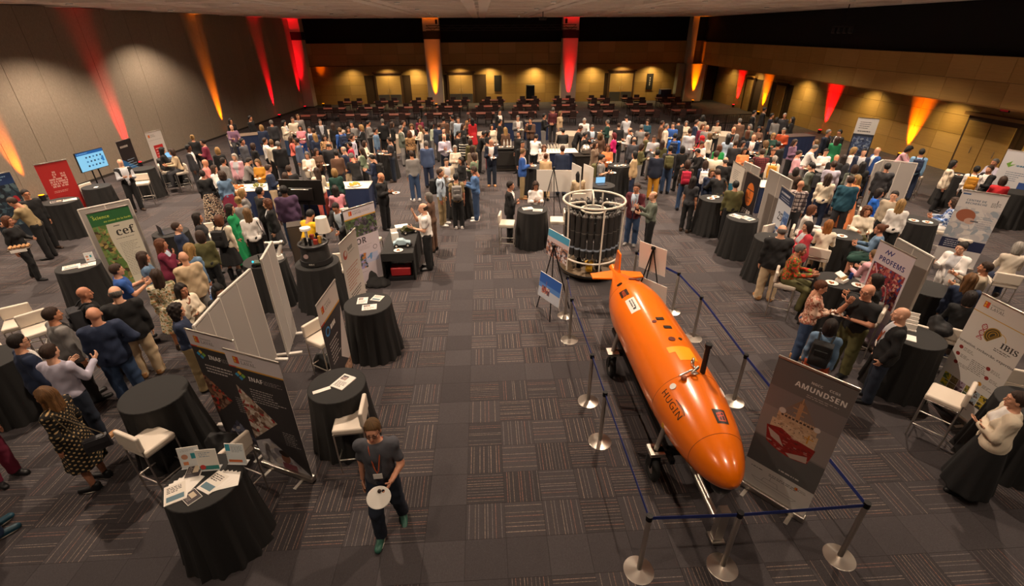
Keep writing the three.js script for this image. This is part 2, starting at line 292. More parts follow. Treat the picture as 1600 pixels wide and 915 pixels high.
[-0.34,-14.99,266,"Q","m","s","denimblue","p","jeans","s","brown",1.006,{"shoe":"white"},"person in denim blue shirt and blue jeans, right of the centre cocktail table"],
[-1.3,-16.11,13,"P","m","j","stone","p","grey","s","brown",1.017,{},"person in stone blazer and grey trousers, behind the centre cocktail table"],
[-1.14,-18.63,8,"X","f","s","ivory","p","grey","m","white",0.949,{},"person in ivory top and grey trousers, behind the centre cocktail table"],
[-0.82,-16.71,302,"S","f","s","black","p","black","l","darkbrown",0.949,{},"person in black top and black trousers, behind the centre cocktail table"],
[-0.39,-17.18,241,"P","f","s","sage","p","black","m","brown",0.96,{},"person in sage top and black trousers, behind the centre cocktail table"],
[-0.48,-18.58,201,"S","f","s","taupe","p","black","l","brown",0.949,{},"person in taupe top and black trousers, middle of the far crowd"],
[-1.65,-20.22,19,"P","m","s","lavender","p","darkjeans","b","-",1.029,{"lan":1},"person in lavender shirt and dark jeans, plate in hand, far aisle"],
[-2.24,-18.9,186,"S","m","j","bluegrey","p","navy","s","grey",1.029,{},"person in blue grey blazer and navy trousers, back turned, far aisle"],
[-2.58,-17.21,203,"S","m","s","grey","p","jeans","s","brown",1.029,{"shoe":"white"},"person in grey shirt and blue jeans, back turned in open aisle"],
[0.24,-18.95,359,"P","m","j","midnight","p","darkjeans","b","-",1.04,{"shoe":"tan"},"person in midnight blue blazer and dark jeans, walking down the aisle with a plate"],
[-0.85,-20.47,182,"S","f","s","stripes","p","black","l","black",0.96,{},"person in striped top and black trousers, striped top, far crowd"],
[-4.42,-24.18,100,"S","f","s","black","p","black","l","brown",0.96,{},"person in black top and black trousers, far crowd beside amber column"],
[-3.75,-22.55,99,"P","m","j","greygreen","p","grey","s","grey",1.017,{},"person in grey green blazer and grey trousers, far crowd beside amber column"],
[-3.83,-23.96,69,"S","m","s","charcoal","p","black","s","brown",1.006,{},"person in charcoal shirt and black trousers, far crowd beside amber column"],
[-3.39,-23.52,8,"P","f","j","black","p","cream","c","sandy",0.96,{},"person in black blazer and cream trousers, far crowd below amber column"],
[-3.26,-21.76,188,"S","f","s","leopard","p","black","c","auburn",0.949,{},"person in leopard print top and black trousers, far crowd below amber column"],
[-2.93,-23.08,272,"P","f","s","cream","p","white","l","sandy",0.96,{},"person in cream top and white trousers, far crowd below amber column"],
[-2.56,-22.08,256,"S","m","j","charcoal","p","black","s","black",1.006,{},"person in charcoal blazer and black trousers, far crowd below amber column"],
[-2.48,-23.68,95,"P","f","s","palegreen","p","grey","l","black",0.96,{},"person in pale green top and grey trousers, far crowd below amber column"],
[-1.97,-24.64,174,"S","m","j","brown","p","black","s","black",1.029,{},"person in brown blazer and black trousers, far crowd right of amber column"],
[-1.58,-25.27,253,"S","m","s","grey","p","charcoal","s","black",1.017,{},"person in grey shirt and charcoal trousers, far crowd right of amber column"],
[-1.8,-22.01,14,"S","m","s","black","p","black","s","black",1.006,{},"person in black shirt and black trousers, far crowd right of amber column"],
[-1.0,-23.34,62,"P","f","s","black","p","black","l","brown",0.96,{},"person in black top and black trousers, middle of the far crowd"],
[-1.11,-21.06,63,"P","m","s","black","p","black","s","black",1.006,{},"person in black shirt and black trousers, middle of the far crowd"],
[-0.58,-24.86,201,"S","f","d","red","n","-","l","black",0.96,{"dresslen":"k"},"person in red dress, red dress in far crowd"],
[-0.71,-25.49,10,"P","f","s","brown","p","black","l","black",0.949,{},"black-haired person in brown top and black trousers, middle of the far crowd"],
[-0.76,-26.11,14,"P","f","s","tan","p","black","l","brown",0.949,{},"person in tan top and black trousers, middle of the far crowd"],
[0.83,-26.8,28,"S","m","j","black","p","black","s","black",1.029,{},"person in black blazer and black trousers, far behind the middle crowd"],
[0.34,-23.16,19,"S","f","s","cream","p","black","m","darkbrown",0.949,{},"person in cream top and black trousers, left of the black bar"],
[0.15,-21.56,59,"P","f","s","black","p","red","l","black",0.96,{},"person in black top and red trousers, left of the black bar"],
[-0.25,-21.06,90,"R","m","t","black","p","black","s","black",1.017,{},"person in black T-shirt and black trousers, left of the black bar"],
[-0.58,-19.89,201,"S","f","s","olive","p","black","m","brown",0.949,{},"person in olive top and black trousers, middle of the far crowd"],
[1.67,-24.77,11,"P","m","j","grey","p","black","s","grey",1.029,{},"person in grey blazer and black trousers, at the far blue counter"],
[2.25,-24.19,334,"C","m","j","brown","p","charcoal","s","black",1.006,{},"person in brown blazer and charcoal trousers, at the far blue counter"],
[3.01,-25.12,73,"G","m","s","black","p","grey","s","black",1.04,{},"person in black shirt and grey trousers, beside the far blue counter"],
[3.75,-27.23,172,"S","m","s","redcheck","p","charcoal","s","grey",1.04,{},"person in red checked shirt and charcoal trousers, far back below red column"],
[4.05,-26.64,51,"S","f","s","beige","p","grey","m","sandy",0.971,{},"person in beige top and grey trousers, far back below red column"],
[1.45,-20.73,315,"S","m","s","black","p","black","s","black",1.017,{},"person in black shirt and black trousers, between the two black bars"],
[1.43,-18.68,15,"S","m","s","black","p","black","s","black",1.017,{},"person in black shirt and black trousers, behind the blue blazer"],
[1.33,-17.22,85,"P","m","j","blue","p","khaki","s","sandy",1.029,{"shoe":"tan"},"person in blue blazer and khaki trousers, at the cocktail table by champagne bar"],
[2.03,-20.07,153,"R","m","s","white","p","black","s","darkbrown",1.006,{},"person in white shirt and black trousers, waiter at the champagne bar"],
[2.23,-18.37,3,"P","f","s","lace","p","black","l","auburn",0.96,{},"person in white lace top and black trousers, at the cocktail table by champagne bar"],
[2.13,-16.92,172,"S","f","j","sand","p","sand","u","auburn",0.96,{"bag":"tan"},"person in sand blazer and sand trousers, back turned near champagne bar"],
[2.8,-17.49,170,"S","m","j","navy","p","navy","s","brown",1.04,{},"person in navy blazer and navy trousers, back turned before champagne bar"],
[3.47,-21.66,180,"T","m","j","black","p","black","s","black",1.006,{},"person in black blazer and black trousers, seated behind champagne bar"],
[4.05,-21.9,89,"R","m","s","black","p","black","s","brown",1.029,{},"brown-haired person in black shirt and black trousers, serving at the black food cart"],
[4.92,-24.34,348,"R","m","s","white","p","black","s","white",1.006,{},"person in white shirt and black trousers, waiter behind the food cart"],
[4.17,-20.43,83,"P","m","s","black","p","black","s","black",0.994,{},"black-haired person in black shirt and black trousers, serving at the black food cart"],
[5.92,-23.64,250,"P","f","s","darkgreen","p","black","s","grey",0.971,{},"person in dark green top and black trousers, right of the food cart"],
[7.11,-24.49,184,"R","m","s","palegrey","p","grey","s","black",1.017,{},"person in pale grey shirt and grey trousers, leaning on the far round table"],
[4.83,-20.39,186,"S","f","s","brown","p","black","c","sandy",0.971,{},"person in brown top and black trousers, right of the food cart"],
[4.26,-18.72,47,"S","f","d","taupe","n","-","l","brown",0.971,{"dresslen":"m"},"person in taupe dress, right of the food cart"],
[5.46,-20.49,247,"P","f","s","magenta","p","black","m","redhair",0.96,{},"person in magenta top and black trousers, bright pink top and red hair"],
[6.28,-21.03,233,"P","m","s","white","p","black","r","grey",1.017,{"bk":"black"},"person in white shirt and black trousers, white shirt beside pink top"],
[5.87,-19.02,167,"S","m","s","slate","p","charcoal","r","grey",1.017,{},"person in slate shirt and charcoal trousers, behind the round cocktail table"],
[4.64,-18.22,350,"P","f","s","apricot","p","black","l","auburn",0.96,{},"person in apricot top and black trousers, at the right cocktail table"],
[3.94,-16.18,71,"P","m","t","grey","p","jeans","s","black",1.017,{"bk":"olive"},"person in grey T-shirt and blue jeans, left of the right cocktail table"],
[5.34,-17.01,248,"S","f","j","sand","p","navy","m","black",0.96,{},"person in sand blazer and navy trousers, right of the right cocktail table"],
[1.43,-13.54,4,"Q","f","s","white","p","jeans","l","brown",0.949,{},"person in white top and blue jeans, behind the magazine table"],
[0.66,-13.19,81,"X","m","j","black","p","black","s","darkbrown",1.017,{},"person in black blazer and black trousers, left of the magazine table"],
[4.13,-12.65,331,"G","m","j","maroon","p","jeans","s","brown",1.029,{"shoe":"grey","lan":1,"near":1},"person in maroon blazer and blue jeans, gesturing beside the bottle frame"],
[4.4,-11.99,264,"G","m","s","greygreen","p","black","r","sandy",1.006,{"near":1},"person in grey green shirt and black trousers, listening to the maroon blazer"],
[2.91,-14.66,178,"T","f","s","beige","p","black","l","black",0.949,{},"person in beige top and black trousers, seated behind the bottle frame"],
[6.93,-21.63,132,"S","m","j","grey","p","black","s","grey",1.029,{},"person in grey blazer and black trousers, right centre of far crowd"],
[8.14,-21.89,69,"S","m","s","cream","p","beige","s","grey",1.017,{},"person in cream shirt and beige trousers, right centre of far crowd"],
[8.27,-22.84,80,"S","m","s","brown","p","black","s","brown",1.006,{},"person in brown shirt and black trousers, right centre of far crowd"],
[8.61,-22.29,318,"P","m","s","blue","p","navy","s","brown",1.006,{},"person in blue shirt and navy trousers, behind the pale round table"],
[9.79,-23.71,337,"T","f","s","cream","p","beige","m","grey",0.949,{},"person in cream top and beige trousers, behind the pale round table"],
[6.8,-19.43,340,"P","m","s","palegrey","p","grey","s","brown",1.006,{},"person in pale grey shirt and grey trousers, front of far crowd right"],
[6.69,-20.06,71,"P","m","s","olive","p","charcoal","s","brown",1.006,{},"person in olive shirt and charcoal trousers, front of far crowd right"],
[6.93,-18.79,149,"S","f","s","olive","p","black","l","brown",0.96,{},"person in olive top and black trousers, front of far crowd right"],
[7.73,-19.63,158,"S","m","s","brightblue","p","jeans","s","black",1.017,{"bk":"navy"},"person in bright blue shirt and blue jeans, bright blue jacket, far crowd"],
[8.63,-20.38,177,"S","m","j","palegrey","p","grey","s","brown",1.04,{},"person in pale grey blazer and grey trousers, pale suit, far crowd"],
[9.95,-22.21,5,"S","f","s","burgundy","p","black","m","auburn",0.96,{},"person in burgundy top and black trousers, below the railing"],
[9.87,-21.54,345,"P","m","s","grey","p","black","b","-",1.006,{},"person in grey shirt and black trousers, below the railing"],
[8.9,-19.67,235,"P","f","s","red","p","black","k","scarlet",0.949,{},"person in red top and black trousers, red headscarf and top"],
[9.39,-20.09,224,"S","f","s","cream","p","black","m","sandy",0.96,{},"person in cream top and black trousers, beside the red headscarf"],
[10.86,-24.38,155,"S","f","s","stone","p","black","c","black",0.983,{},"person in stone top and black trousers, dark curls at the railing"],
[10.66,-20.67,317,"P","m","j","grey","p","grey","b","-",1.04,{"lan":1},"person in grey blazer and grey trousers, grey suit beside round table"],
[9.87,-19.44,158,"S","f","d","paleblue","n","-","l","black",0.971,{"bag":"grey","dresslen":"k"},"person in pale blue dress, pale blue dress"],
[8.39,-18.54,5,"P","f","s","white","p","black","u","brown",0.96,{},"person in white top and black trousers, white blouse in right crowd"],
[8.78,-17.82,153,"S","f","s","brightgreen","p","black","m","auburn",0.96,{},"person in bright green top and black trousers, bright green top"],
[10.71,-19.07,330,"P","m","j","midnight","p","black","b","-",1.029,{"lan":1},"person in midnight blue blazer and black trousers, dark suit facing forward, right crowd"],
[9.49,-17.32,351,"P","f","s","apricot","p","black","l","darkbrown",0.96,{},"person in apricot top and black trousers, long hair behind grey panels"],
[10.06,-18.6,11,"P","f","s","taupe","p","black","l","darkbrown",0.949,{},"person in taupe top and black trousers, behind the grey panels"],
[12.21,-21.47,340,"P","f","s","brown","p","black","l","black",0.96,{},"person in brown top and black trousers, right crowd near wall"],
[12.13,-22.09,291,"S","f","s","greygreen","p","black","m","grey",0.949,{},"person in grey green top and black trousers, right crowd near wall"],
[9.8,-16.65,154,"S","m","s","redcheck","p","black","s","brown",1.006,{"heavy":1},"person in red checked shirt and black trousers, checked shirt behind grey panels"],
[10.92,-18.45,219,"P","f","s","sage","p","black","c","sandy",0.949,{},"person in sage top and black trousers, right crowd near wall"],
[6.03,-16.69,158,"S","m","j","midnight","p","mustard","s","black",1.029,{},"person in midnight blue blazer and mustard trousers, mustard trousers, back turned"],
[6.76,-17.43,163,"S","m","s","charcoal","p","jeans","s","black",1.006,{"bk":"olive"},"person in charcoal shirt and blue jeans, beside the mustard trousers"],
[7.33,-17.7,177,"S","f","s","black","p","black","m","black",0.96,{},"person in black top and black trousers, right crowd before white blouse"],
[5.95,-18.28,81,"P","f","s","olive","p","grey","m","brown",0.96,{},"person in olive top and grey trousers, holding plate left of mustard trousers"],
[6.66,-15.47,161,"S","f","s","darkbrown","p","jeans","m","brown",0.971,{"bk":"crimson"},"person in dark brown top and blue jeans, red backpack"],
[7.84,-17.06,275,"R","m","s","black","p","black","s","black",1.006,{},"person in black shirt and black trousers, bent forward in right crowd"],
[7.29,-15.52,164,"S","f","s","navy","p","navy","m","brown",0.949,{"bk":"white"},"person in navy top and navy trousers, small white backpack"],
[7.88,-16.12,158,"S","m","t","cream","p","khaki","s","brown",1.051,{"heavy":1},"person in cream T-shirt and khaki trousers, broad back in cream shirt"],
[7.91,-15.46,152,"S","m","s","black","p","black","r","grey",1.017,{},"person in black shirt and black trousers, right of the cream shirt"],
[6.06,-13.52,134,"S","f","t","charcoal","p","black","l","darkbrown",0.971,{},"person in charcoal T-shirt and black trousers, left of the black snack table"],
[7.05,-14.5,354,"S","f","s","navy","p","black","m","sandy",0.949,{},"person in navy top and black trousers, behind the black snack table"],
[7.13,-13.99,187,"R","m","s","black","p","olive","s","brown",1.006,{"bag":"tan"},"person in black shirt and olive trousers, leaning on the black snack table"],
[13.89,-25.24,61,"S","m","j","black","p","black","s","black",1.029,{},"person in black blazer and black trousers, left of two by right wall uplight"],
[14.91,-26.14,70,"S","m","j","black","p","black","s","black",1.04,{},"person in black blazer and black trousers, right of two by right wall uplight"],
[14.65,-24.88,49,"S","f","s","midnight","p","black","s","black",0.971,{},"person in midnight blue top and black trousers, by right wall uplight"],
[14.26,-23.72,118,"S","f","s","grey","p","black","m","black",0.96,{},"person in grey top and black trousers, by right wall uplight"],
[15.02,-24.36,328,"S","m","s","charcoal","p","black","s","white",1.017,{},"person in charcoal shirt and black trousers, beside the right blue counter"],
[15.11,-23.74,237,"S","f","s","black","p","black","l","black",0.96,{},"person in black top and black trousers, beside the right blue counter"],
[12.75,-20.45,313,"P","m","s","rust","p","grey","s","grey",1.017,{},"person in rust shirt and grey trousers, below the right blue counter"],
[14.18,-19.69,24,"S","m","j","midnight","p","black","s","grey",1.04,{},"person in midnight blue blazer and black trousers, suited, below the white wall sign"],
[14.79,-19.82,283,"P","m","j","black","p","black","s","black",1.017,{},"person in black blazer and black trousers, suited, below the white wall sign"],
[14.15,-19.0,148,"S","f","d","emerald","n","-","l","brown",0.949,{"dresslen":"k"},"person in emerald dress, emerald dress"],
[11.91,-17.37,60,"R","m","s","white","p","grey","s","grey",1.017,{},"person in white shirt and grey trousers, reaching over the right buffet"],
[10.98,-16.43,46,"P","m","s","rose","p","grey","s","darkbrown",0.994,{},"person in rose shirt and grey trousers, behind the right buffet"],
[10.42,-17.03,328,"P","f","j","charcoal","p","black","s","auburn",0.96,{},"person in charcoal blazer and black trousers, white plate before her chest"],
[8.85,-15.57,339,"S","f","s","white","p","black","m","brown",0.949,{},"person in white top and black trousers, left of the mustard backpack"],
[9.93,-16.04,147,"S","f","s","cream","p","grey","s","white",0.949,{"bk":"mustard"},"person in cream top and grey trousers, mustard backpack"],
[10.33,-14.6,230,"P","m","j","greygreen","p","black","s","black",1.006,{"bk":"charcoal"},"person in grey green blazer and black trousers, at the right buffet"],
[12.23,-16.8,343,"P","f","s","white","p","black","s","darkbrown",0.971,{},"person in white top and black trousers, behind the lavender shirt"],
[11.81,-15.62,328,"S","m","s","black","p","black","b","-",1.006,{},"person in black shirt and black trousers, behind the lavender shirt"],
[10.97,-14.53,153,"S","m","s","lavender","p","navy","s","brown",1.04,{},"person in lavender shirt and navy trousers, tall, lavender shirt"],
[13.33,-16.91,46,"P","f","s","white","p","black","m","blond",0.971,{},"person in white top and black trousers, facing the navy suits"],
[13.22,-16.25,320,"S","m","j","navy","p","navy","s","black",1.029,{},"person in navy blazer and navy trousers, right group before wall uplight"],
[13.83,-16.39,259,"S","m","j","blue","p","navy","b","-",1.029,{},"person in blue blazer and navy trousers, arm on the panel by uplight"],
[12.23,-14.88,150,"S","f","s","black","p","black","l","black",0.96,{},"person in black top and black trousers, behind the teal blazer"],
[11.7,-14.52,141,"S","f","s","greygreen","p","black","m","brown",0.96,{"bk":"grey"},"person in grey green top and black trousers, behind the teal blazer"],
[8.74,-12.6,145,"S","m","s","plaid","p","charcoal","b","-",1.017,{},"person in plaid shirt and charcoal trousers, plaid shirt at right buffet"],
[10.09,-13.42,143,"S","f","s","cream","p","navy","l","brown",0.983,{"shoe":"rose","near":1},"person in cream top and navy trousers, long hair and wide navy trousers"],
[10.31,-12.8,146,"S","m","j","teal","p","charcoal","s","brown",1.04,{"near":1},"person in teal blazer and charcoal trousers, back turned in teal jacket"],
[10.9,-13.29,260,"S","f","d","apricot","n","-","l","blond",0.971,{"dresslen":"m"},"person in apricot dress, orange scarf beside teal blazer"],
[10.71,-12.26,53,"T","f","d","brightblue","n","-","m","darkbrown",0.96,{},"person in bright blue dress, seated in bright blue dress"],
[8.05,-11.06,53,"T","f","s","white","p","black","m","auburn",0.96,{},"person in white top and black trousers, seated behind the red blazer"],
[7.21,-9.73,264,"X","f","j","scarletrose","p","black","m","darkbrown",0.96,{"near":1},"person in red blazer and black trousers, red blazer"],
[6.3,-9.25,160,"S","m","j","black","p","beige","r","grey",1.029,{"shoe":"tan","heavy":1,"near":1},"person in black blazer and beige trousers, back turned in black jacket, centre right"],
[9.44,-10.9,334,"T","f","s","ivory","p","olive","c","auburn",0.96,{"near":1},"person in ivory top and olive trousers, curly hair, eating at round table"],
[8.91,-9.59,228,"T","f","s","denim","k","darkgreen","u","auburn",0.96,{"near":1},"person in denim top and dark green skirt, seated in denim jacket"],
[7.82,-9.91,141,"T","f","s","ivory","p","beige","l","orangehair",0.96,{"near":1},"person in ivory top and beige trousers, seated with back to camera"],
[10.7,-11.62,306,"S","m","s","stone","p","black","s","darkbrown",0.994,{},"person in stone shirt and black trousers, behind the plate table"],
[10.42,-11.03,136,"S","f","s","white","p","black","l","blond",0.971,{},"person in white top and black trousers, blond, white blouse, black trousers"],
[12.17,-11.25,229,"T","f","s","bluefloral","p","white","c","brown",0.96,{},"person in blue flowered top and white trousers, seated in blue patterned blouse"],
[15.17,-14.78,39,"S","f","j","cream","p","black","m","black",0.971,{},"person in cream blazer and black trousers, cream blazer near right door"],
[16.93,-14.99,273,"T","m","s","lavender","p","grey","s","grey",0.994,{},"person in lavender shirt and grey trousers, grey haired near right door"],
[15.35,-14.1,137,"S","f","s","white","p","black","s","black",0.96,{"bk":"mustard"},"person in white top and black trousers, back turned near right door"],
[15.97,-14.19,270,"T","m","j","black","p","black","s","brown",0.994,{},"person in black blazer and black trousers, seated before the white banner"],
[15.29,-13.12,140,"T","f","s","red","p","black","m","brown",0.949,{},"person in red top and black trousers, seated in red top"],
[15.49,-17.28,38,"R","f","j","rose","p","black","m","black",0.971,{},"person in rose blazer and black trousers, leaning at the amber uplight"],
[15.14,-16.03,141,"S","m","s","skyblue","p","navy","s","black",1.029,{"bk":"navy"},"person in sky blue shirt and navy trousers, back turned by white stool"],
[9.54,-8.34,291,"G","f","j","white","p","white","u","darkbrown",0.971,{"near":1},"person in white blazer and white trousers, white blazer before research banner"],
[8.44,-6.98,136,"S","f","s","navy","p","navy","l","darkblond",0.971,{"near":1},"person in navy top and navy trousers, back turned, facing white blazer"],
[9.26,-7.49,223,"G","f","s","stone","p","grey","s","brown",0.949,{"near":1},"person in stone top and grey trousers, beige cardigan, palm out"],
[8.03,-6.5,138,"T","f","s","black","p","black","m","darkbrown",0.949,{"near":1},"person in black top and black trousers, seated in black by the science banner"],
[6.27,-8.63,56,"T","m","s","redfloral","p","olive","s","grey",0.983,{"near":1},"person in red flowered shirt and olive trousers, red and green flowered shirt"],
[5.66,-6.93,60,"P","f","s","pinkfloral","p","jeans","s","auburn",0.971,{"shoe":"tan","near":1},"person in pink flowered top and blue jeans, white plate in hand, centre right"],
[7.82,-8.33,187,"T","f","s","rose","p","grey","s","sandy",0.926,{"near":1},"person in rose top and grey trousers, pale cap, eating"],
[7.04,-7.22,222,"T","f","s","black","p","charcoal","m","darkbrown",0.949,{"bag":"white","near":1},"person in black top and charcoal trousers, white shoulder bag"],
[6.27,-6.59,291,"C","m","t","black","p","olive","b","-",1.017,{"gl":1,"heavy":1,"near":1},"person in black T-shirt and olive trousers, thinking, hand on chin"],
[5.12,-5.78,138,"S","f","s","denim","p","rust","m","darkbrown",0.937,{"bk":"black","near":1},"person in denim top and rust trousers, black backpack, rust trousers"],
[6.25,-5.83,237,"K","m","j","black","p","darkjeans","b","-",1.017,{"lan":1,"near":1},"person in black blazer and dark jeans, dark hooded jacket"],
[6.28,-4.02,232,"X","f","j","cream","k","black","s","brown",0.96,{"dresslen":"m","near":1},"person in cream blazer and black skirt, cream blazer at right edge"],
[10.89,-8.41,147,"T","f","s","fur","p","navy","m","white",0.949,{},"person in pale fur top and navy trousers, pale fur jacket, far right edge"],
[-6.84,-5.02,73,"S","m","s","black","p","burgundy","s","brown",1.0,{},"person in black shirt and burgundy trousers, burgundy trousers at left edge"],
[-6.27,-4.16,146,"S","m","s","charcoal","p","jeans","s","brown",1.006,{"shoe":"teal"},"person in charcoal shirt and blue jeans, teal shoe at left edge"],
[-7.95,-24.77,27,"S","m","j","charcoal","p","black","s","brown",1.006,{},"person in charcoal blazer and black trousers, left of the far crowd"],
[-7.2,-24.19,216,"S","f","s","black","p","black","l","brown",0.949,{},"person in black top and black trousers, left of the far crowd"],
[-5.53,-24.18,102,"P","m","s","grey","p","black","s","black",1.006,{},"person in grey shirt and black trousers, behind the left buffets"],
[-4.92,-24.58,191,"S","m","j","black","p","black","s","grey",1.006,{},"grey-haired person in black blazer and black trousers, middle of the far crowd"],
[-3.28,-25.69,27,"P","f","s","burgundy","p","black","l","black",0.949,{},"person in burgundy top and black trousers, middle of the far crowd"],
[-2.11,-23.17,175,"S","m","j","navy","p","charcoal","s","brown",1.006,{},"person in navy blazer and charcoal trousers, middle of the far crowd"],
[-1.26,-24.72,352,"S","m","s","lightblue","p","black","s","brown",1.006,{},"person in light blue shirt and black trousers, middle of the far crowd"],
[0.75,-23.96,88,"S","m","j","black","p","black","s","black",1.006,{},"black-haired person in black blazer and black trousers, middle of the far crowd"],
[0.95,-22.29,197,"S","f","s","brown","p","black","l","blond",0.949,{},"blond-haired person in brown top and black trousers, middle of the far crowd"],
[4.82,-22.04,7,"P","m","j","charcoal","p","charcoal","s","grey",1.006,{},"person in charcoal blazer and charcoal trousers, right of the food cart"],
[6.13,-22.41,164,"S","m","j","black","p","black","s","brown",1.006,{},"person in black blazer and black trousers, right of the food cart"],
[7.93,-23.87,321,"P","f","s","teal","p","black","m","brown",0.949,{},"person in teal top and black trousers, right far crowd"],
[9.25,-23.32,158,"S","m","s","charcoal","p","black","s","black",1.006,{},"black-haired person in charcoal shirt and black trousers, right far crowd"],
[9.94,-22.92,66,"S","m","j","navy","p","grey","s","brown",1.006,{},"person in navy blazer and grey trousers, right far crowd"],
[11.1,-23.21,344,"P","f","s","stone","p","black","l","darkbrown",0.949,{},"person in stone top and black trousers, right far crowd"],
[12.11,-23.08,152,"S","m","j","brown","p","black","s","grey",1.006,{},"person in brown blazer and black trousers, right far crowd"],
[11.3,-20.66,161,"S","f","s","black","p","black","l","auburn",0.949,{},"person in black top and black trousers, right far crowd"],
[9.57,-18.19,152,"S","m","s","charcoal","p","black","s","brown",1.006,{},"brown-haired person in charcoal shirt and black trousers, right far crowd"],
[12.05,-19.98,348,"P","f","s","darkgreen","p","black","m","blond",0.949,{},"person in dark green top and black trousers, right far crowd"],
[11.04,-17.84,138,"S","m","j","black","p","black","s","black",1.006,{},"person in black blazer and black trousers, right far crowd"],
[12.18,-18.67,26,"P","f","s","mauve","p","black","l","brown",0.949,{},"person in mauve top and black trousers, right far crowd"],
[12.64,-18.04,224,"S","m","s","navy","p","charcoal","s","sandy",1.006,{},"person in navy shirt and charcoal trousers, right far crowd"],
[12.34,-15.96,147,"S","f","s","charcoal","p","black","l","darkbrown",0.949,{},"person in charcoal top and black trousers, right crowd near the panels"],
[12.61,-14.35,148,"S","m","j","charcoal","p","black","s","black",1.006,{},"person in charcoal blazer and black trousers, right crowd near the panels"],
[9.73,-14.43,146,"S","f","s","darkbrown","p","black","m","darkbrown",0.949,{},"person in dark brown top and black trousers, right crowd near the panels"],
[8.55,-15.01,350,"P","f","s","ivory","p","black","s","darkbrown",0.949,{},"person in ivory top and black trousers, right crowd near the panels"],
[6.98,-12.78,161,"S","m","s","olive","p","black","s","black",1.006,{},"person in olive shirt and black trousers, right crowd near the panels"],
[-6.26,-15.58,200,"S","m","j","black","p","black","s","brown",1.006,{},"person in black blazer and black trousers, behind the left buffets"],
[-9.11,-19.75,144,"S","f","s","black","p","jeans","m","brown",0.949,{},"person in black top and blue jeans, behind the left buffets"],
[-9.7,-20.21,85,"S","m","s","slate","p","black","s","black",1.006,{},"person in slate shirt and black trousers, behind the left buffets"],
[-7.24,-21.56,218,"S","f","s","navy","p","black","l","blond",0.949,{},"person in navy top and black trousers, behind the left buffets"],
[-5.33,-17.7,206,"S","m","s","brown","p","charcoal","s","black",1.006,{},"person in brown shirt and charcoal trousers, behind the left buffets"],
[-4.61,-18.59,268,"P","f","s","sage","p","black","l","brown",0.949,{},"person in sage top and black trousers, behind the left buffets"]
];
